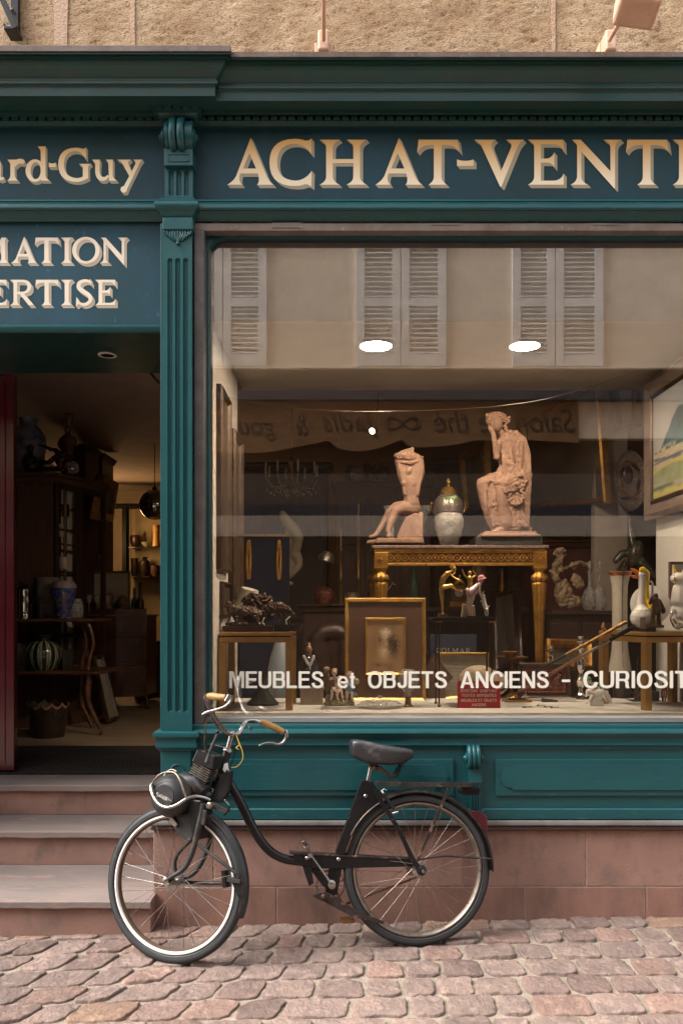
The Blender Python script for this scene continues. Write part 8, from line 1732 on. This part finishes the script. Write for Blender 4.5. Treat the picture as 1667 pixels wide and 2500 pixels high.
t = obj('glass_plate', 'patterned round plate at the left end of the lower tier', 'plate', 38, 1630, y5)
MB().lathe([(0, 0), (.1, .004), (.13, .012), (.132, .014), (0, .01)], W(36, 1612, y5 + .05), 28, axis=V((.2, -1, .15))).build('plate_body', mat('dull_pattern_plate', (.2, .17, .16), .3, c2=(.1, .08, .1), sc=30), t, smooth=True)
t = obj('square_glass_vase', 'dim square glass vase on the lower tier, right of the striped one', 'vase', 160, 1635, y5 + .1)
b = MB().lathe([(.05, 0), (.052, .02), (.075, .14), (.08, .15)], V((xx(160, y5 + .1), y5 + .1, zz(1640, yE))), 4); b.build('vase_body', mat('dim_glass', (.07, .06, .055), .15), t)
# basket
yB = fY(1803) + .09
t = obj('waste_basket', 'black painted tin waste basket with scalloped pink rim and ring handle', 'waste basket', 118, 1803, yB)
kB = u(yB); b = MB(); n = 96; vs = []
for j, (r_, y) in enumerate(((36, 1803), (38, 1800), (44, 1755), (50, 1722))):
    for k in range(n):
        a = 2 * pi * k / n; sc_ = 5.5 * abs(sin(a * 6)) * 1.0 if j == 3 else 0; vs.append(V((xx(118, yB) + r_ * kB * cos(a), yB + r_ * kB * sin(a), zz(y - (10 - sc_ * 1.8 if j == 3 else 0), yB))))
b.add(vs, [(j * n + k, j * n + (k + 1) % n, (j + 1) * n + (k + 1) % n, (j + 1) * n + k) for j in range(3) for k in range(n)]); 
TIN = mat('black_painted_tin', (.022, .016, .013), .3, c2=(.05, .032, .018), sc=9, c3=(.16, .09, .04), sc3=22, th3=(.62, .7)); bo = b.build('basket_body', TIN, t, smooth=True)
b = MB(); vs = []
for k in range(n):
    a = 2 * pi * k / n; sc_ = 5.5 * abs(sin(a * 6)) * 1.8
    for dy, dr_ in ((0, .6), (6.5, .3)): vs.append(V((xx(118, yB) + (50 - dy * .13 + dr_) * kB * cos(a), yB + (50 - dy * .13 + dr_) * kB * sin(a), zz(1722 - 10 + sc_ + dy, yB))))
b.add(vs, [(2 * k, 2 * ((k + 1) % n), 2 * ((k + 1) % n) + 1, 2 * k + 1) for k in range(n)]); b.build('scalloped_rim', mat('dusty_pink_paint', (.36, .2, .15), .5), t)
q = MB().ball(W(78, 1738, yB - .1), .01); q.build('lion_mount', BRASS, t, smooth=True); c_ = W(77, 1750, yB - .11); bar([c_ + V((.016 * cos(a), 0, .016 * sin(a))) for a in [2 * pi * k / 16 for k in range(17)]], .002, 'ring_handle', BRASSD, 6, par=t)
# frames leaning, right and left groups
PALEP = mat('pale_print', (.4, .36, .28), .7, c2=(.32, .28, .2), sc=8)
for i, (x0, x1, y0, y1, Y, m_, inn, lab) in enumerate(((316, 336, 1578, 1712, 4.6, FRG, DKWOOD, 'narrow gilt framed picture, leftmost of the stack leaning at the right of the doorway'), (337, 358, 1580, 1710, 4.5, MIDWOOD, PALEP, 'pale edged picture, second in the stack at the right of the doorway'), (350, 388, 1565, 1706, 4.4, DKWOOD, DKP, 'dark framed picture, widest of the stack at the right of the doorway'))):
    leanframe('leaning_picture', lab, 'picture', [W(x0 + 14, y1, Y), W(x1 + 14, y1 - 4, Y + .3), W(x1, y0, Y + .42), W(x0, y0 + 6, Y + .12)], .035, m_, inn, .03)
for i, (x0, x1, y0, y1, Y, m_, inn, lab) in enumerate(((232, 268, 1600, 1766, 2.95, DKWOOD, PALEP, 'cream mounted picture in dark frame leaning right beside the serving table leg'), (205, 236, 1590, 1762, 3.05, FRG, DKP, 'gilt edged picture leaning behind the serving table leg'), (200, 228, 1545, 1700, 3.4, MIDWOOD, PALEP, 'pale picture leaning behind the serving table, highest of its stack'))):
    leanframe('leaning_picture', lab, 'picture', [W(x0 + 28, y1, Y), W(x1 + 18, y1 - 10, Y + .25), W(x1 - 22, y0, Y + .37), W(x0 - 8, y0 + 4, Y + .12)], .03, m_, inn, .025)
# commode with painting and heads
yC = 3.9; t = thing('commode', 'dark red-brown bow fronted commode with marble top and drawers', 'commode', W(290, 1700, yC))
X0, X1 = xx(180, yC), xx(352, yC); zt_ = zz(1500, yC)
pts = [(X0, yC + .5), (X0, yC + .1)] + [(X0 + (X1 - X0) * k / 10, yC + .1 - .1 * sin(pi * k / 10)) for k in range(1, 10)] + [(X1, yC + .1), (X1, yC + .5)]
MB().prism([(a, b_, ZF + .12) for a, b_ in pts], (0, 0, zt_ - ZF - .14)).build('carcass', mat('rosewood', (.12, .045, .03), .3, c2=(.045, .018, .014), coat=.3), t)
MB().mould(pts, [(-.02, zt_ - .02), (.02, zt_ - .02), (.025, zt_ - .008), (.015, zt_), (-.02, zt_)]).build('marble_top', MARB, t)
MB().prism([(a, b_, zt_ - .01) for a, b_ in pts], (0, 0, .008)).build('top_slab', MARB, t)
for k in range(3):
    z0_ = ZF + .18 + k * .26; MB().mould(pts[2:-1], [(.001, z0_), (.006, z0_ + .005), (.006, z0_ + .22), (.001, z0_ + .225)]).build('drawer', bpy.data.materials['rosewood'], t)
bar([(X1 - .02, yC + .12, ZF + .14), (X1 + .01, yC + .1, ZF + .07), (X1, yC + .1, ZF)], .02, 'leg', DKWOOD, 8, par=t)
yL = 4.15
t = obj('gilt_watercolour', 'pale watercolour in yellow gilt frame standing on the commode', 'picture', 260, 1495, yL)
pframe(t, 205, 318, 1394, 1496, yL, 6, FRG)
pA, pB = W(209, 1492, yL + .01), W(314, 1398, yL + .01); painted('watercolour', lambda a, b_: (pA.x + (pB.x - pA.x) * a, pA.y, pA.z + (pB.z - pA.z) * b_), paint_children, 40, 36, t)
for i, (px, py, s_) in enumerate(((300, 1470, 1.), (266, 1462, .9), (240, 1475, .8))):
    t = obj('clay_head', ('smiling child head, rightmost of the clay heads on the commode', 'clay head in the middle on the commode', 'leftmost, dimmest clay head on the commode')[i], 'bust', px, 1495, yL - .12)
    solid('head', [('e', px, py, 0, 11 * s_, 11 * s_, 14 * s_), ('c', (px, py + 12 * s_, 0, 7 * s_), (px, 1492, 0, 12 * s_)), ('c', (px - 12, 1492, 0, 7), (px + 12, 1492, 0, 7)), ('e', px, py + 3, -11 * s_, 2, 3, 3), ('e', px, py - 6, 3, 12 * s_, 11 * s_, 10 * s_)], mat('dim_clay', (.2, .1, .06), .6) if not i else bpy.data.materials['dim_clay'], yL - .12, t, vox=1.5, sm=2)
for i, px in enumerate((218, 238, 262)):
    t = obj('wine_glass', ('leftmost', 'middle', 'rightmost')[i] + ' of three stemmed wine glasses before the watercolour', 'wine glass', px, 1497, yL - .22, 'wine glasses on the commode')
    plathe(px, [(7, 1498), (1.2, 1496), (1, 1475), (6, 1468), (7.5, 1460), (6.5, 1452)], yL - .22, 'glass', GLASSV, t, n=16)
# mirror and smaller frames above the commode
t = obj('arched_mirror', 'small gilt arched mirror standing behind the watercolour', 'mirror', 232, 1390, 4.5)
bar([W(a, b_, 4.5) for a, b_ in ((212, 1394), (212, 1366), (222, 1360), (240, 1358), (251, 1366), (252, 1394))], .02, 'frame', GOLD, 8, par=t); pbox(213, 250, 1364, 1394, 4.5, .01, 'glass', SILD, t, 0)
t = obj('grey_gilt_frame', 'dull gilt frame with bright grey glass above the arched mirror', 'picture', 230, 1350, 4.7)
pframe(t, 200, 258, 1308, 1362, 4.7, 7, BRFR, inner=mat('grey_glass', (.3, .26, .2), .3), innm='glass')
# back shelves lit warm
yS = 6.7
t = thing('shelf_unit', 'pale lit glass shelving at the back of the shop seen through the doorway', 'shelving', W(350, 1400, yS))
MB().box(xx(312, yS), xx(460, yS), yS + .25, yS + .28, ZF, zz(1240, yS)).build('back_board', mat('warm_pale_board', (.5, .38, .2), .7), t)
for y in (1336, 1408): MB().box(xx(312, yS), xx(460, yS), yS, yS + .25, zz(y + 1, yS), zz(y, yS)).build('shelf', MT_GLASSTOP, t)
MB().box(xx(301, yS), xx(311, yS), yS - .05, yS + .1, ZF, zz(1232, yS)).build('upright', BLACKM, t); MB().box(xx(270, yS), xx(460, yS), yS - .04, yS + .1, zz(1240, yS), zz(1230, yS)).build('top_rail', BLACKM, t)
for i, (px, yb_, pr, mm, lab) in enumerate(((331, 1335, [(7, 0), (12, 8), (13, 22), (11, 28)], BRONZE, 'dark handled pot on the upper glass shelf'), (354, 1323, [(6, 0), (3, 8), (3, 20), (0, 26)], BRONZE, 'thin dark obelisk on the upper glass shelf'), (358, 1335, [(5, 0), (12, 8), (13, 11)], OLIVEP, 'small green bowl on the upper glass shelf'), (382, 1334, [(10, 0), (9, 10), (8, 30), (9, 52)], None, 'glowing amber cylinder vase at the end of the upper shelf'), (329, 1407, [(7, 0), (9, 10), (8, 30), (9, 44)], BRONZE, 'dark ribbed vase on the lower glass shelf'), (354, 1407, [(8, 0), (13, 22), (12, 36), (5, 42), (7, 47)], BRONZE, 'dark brown ovoid vase on the lower glass shelf'), (380, 1407, [(8, 0), (12, 10), (12, 26)], MIDWOOD, 'squat brown pot on the lower glass shelf'))):
    t = obj('shelf_vase', lab, 'vase', px, yb_, yS + .12); mm = mm or mat('amber_glass', (.75, .42, .12), .3, c2=(.5, .25, .06), sc=20)
    plathe(px, [(r_, yb_ - h_) for r_, h_ in pr], yS + .12, 'vase_body', mm, t, n=20)
wl_ = bpy.data.lights.new('shelf_lamp', 'POINT'); wl_.energy = 6; wl_.color = (1, .62, .28); wl_.shadow_soft_size = .2
lo_ = thing('shelf_lamp', 'small warm lamp lighting the back shelves, glowing orange behind the gilt mirror', 'lamp', W(262, 1285, yS - .3))
lo2 = bpy.data.objects.new('bulb_light', wl_); scene.collection.objects.link(lo2); lo2.parent = lo_; lo2.location = (0, -.01, -.135)
MB().lathe([(.07, -.1), (.05, .06), (.0, .07)], W(262, 1285, yS - .3), 20).build('orange_shade', mat('orange_shade_glow', (1, .35, .05), .5, emit=1.0), lo_, smooth=True)
# mirrored globe lamp
yG = 4.4; t = obj('globe_lamp', 'hanging mirrored silver globe lamp near the right edge of the doorway', 'pendant lamp', 371, 1230, yG)
MB().ball(W(378, 1232, yG), 37 * u(yG), n=40).build('globe', mat('mirror_globe', (.5, .45, .4), .06, 1.), t, smooth=True); bar([W(378, 1196, yG), (xx(378, yG), yG, ZC)], .004, 'cord', BLK, 6, par=t)
MB().lathe([(.03, 0), (.02, .03), (.005, .05)], W(378, 1198, yG), 16).build('cap', BLK, t, smooth=True)
# track spot above, dark stands
t = obj('iron_rod', 'black metal arm slanting from the lintel at the right of the doorway', 'arm', 380, 925, .9)
bar([W(362, 905, 1.0), W(388, 934, 1.0), W(398, 938, 1.0)], .007, 'rod', BLK, 8, par=t)
for i, (px, lab) in enumerate(((345, 'dark bottle standing on the commode end'), (362, 'turquoise glazed bottle figure on the commode end'))):
    t = obj('tall_bottle', lab, 'bottle', 330 - 0 * i if i else 345, 1495, 4.1 + .1 * i); px = 329 if i else 343
    plathe(px, [(8, 1496), (9, 1480), (8, 1466), (3, 1458), (3, 1440 if i else 1425), (4, 1436 if i else 1421)], 4.1 + .1 * i, 'bottle_body', mat('turquoise_glaze', (.02, .12, .14), .2) if i else BRONZE, t, n=18)
# small red flower on the cobbles
p_ = W(708, 2288, -.06); t = thing('red_blossom', 'tiny crushed red blossom lying on the cobbles by the plinth', 'flower', p_)
rn = random.Random(2)
for k in range(6):
    a = k * 1.05; MB().ball(p_ + V((.009 * cos(a), .007 * sin(a), .008)), .008, .006, .003, n=8, rot=Matrix.Rotation(rn.uniform(-.6, .6), 3, 'X')).build('petal', mat('scarlet_petal', (.7, .06, .02), .6) if not k else bpy.data.materials['scarlet_petal'], t, smooth=True)
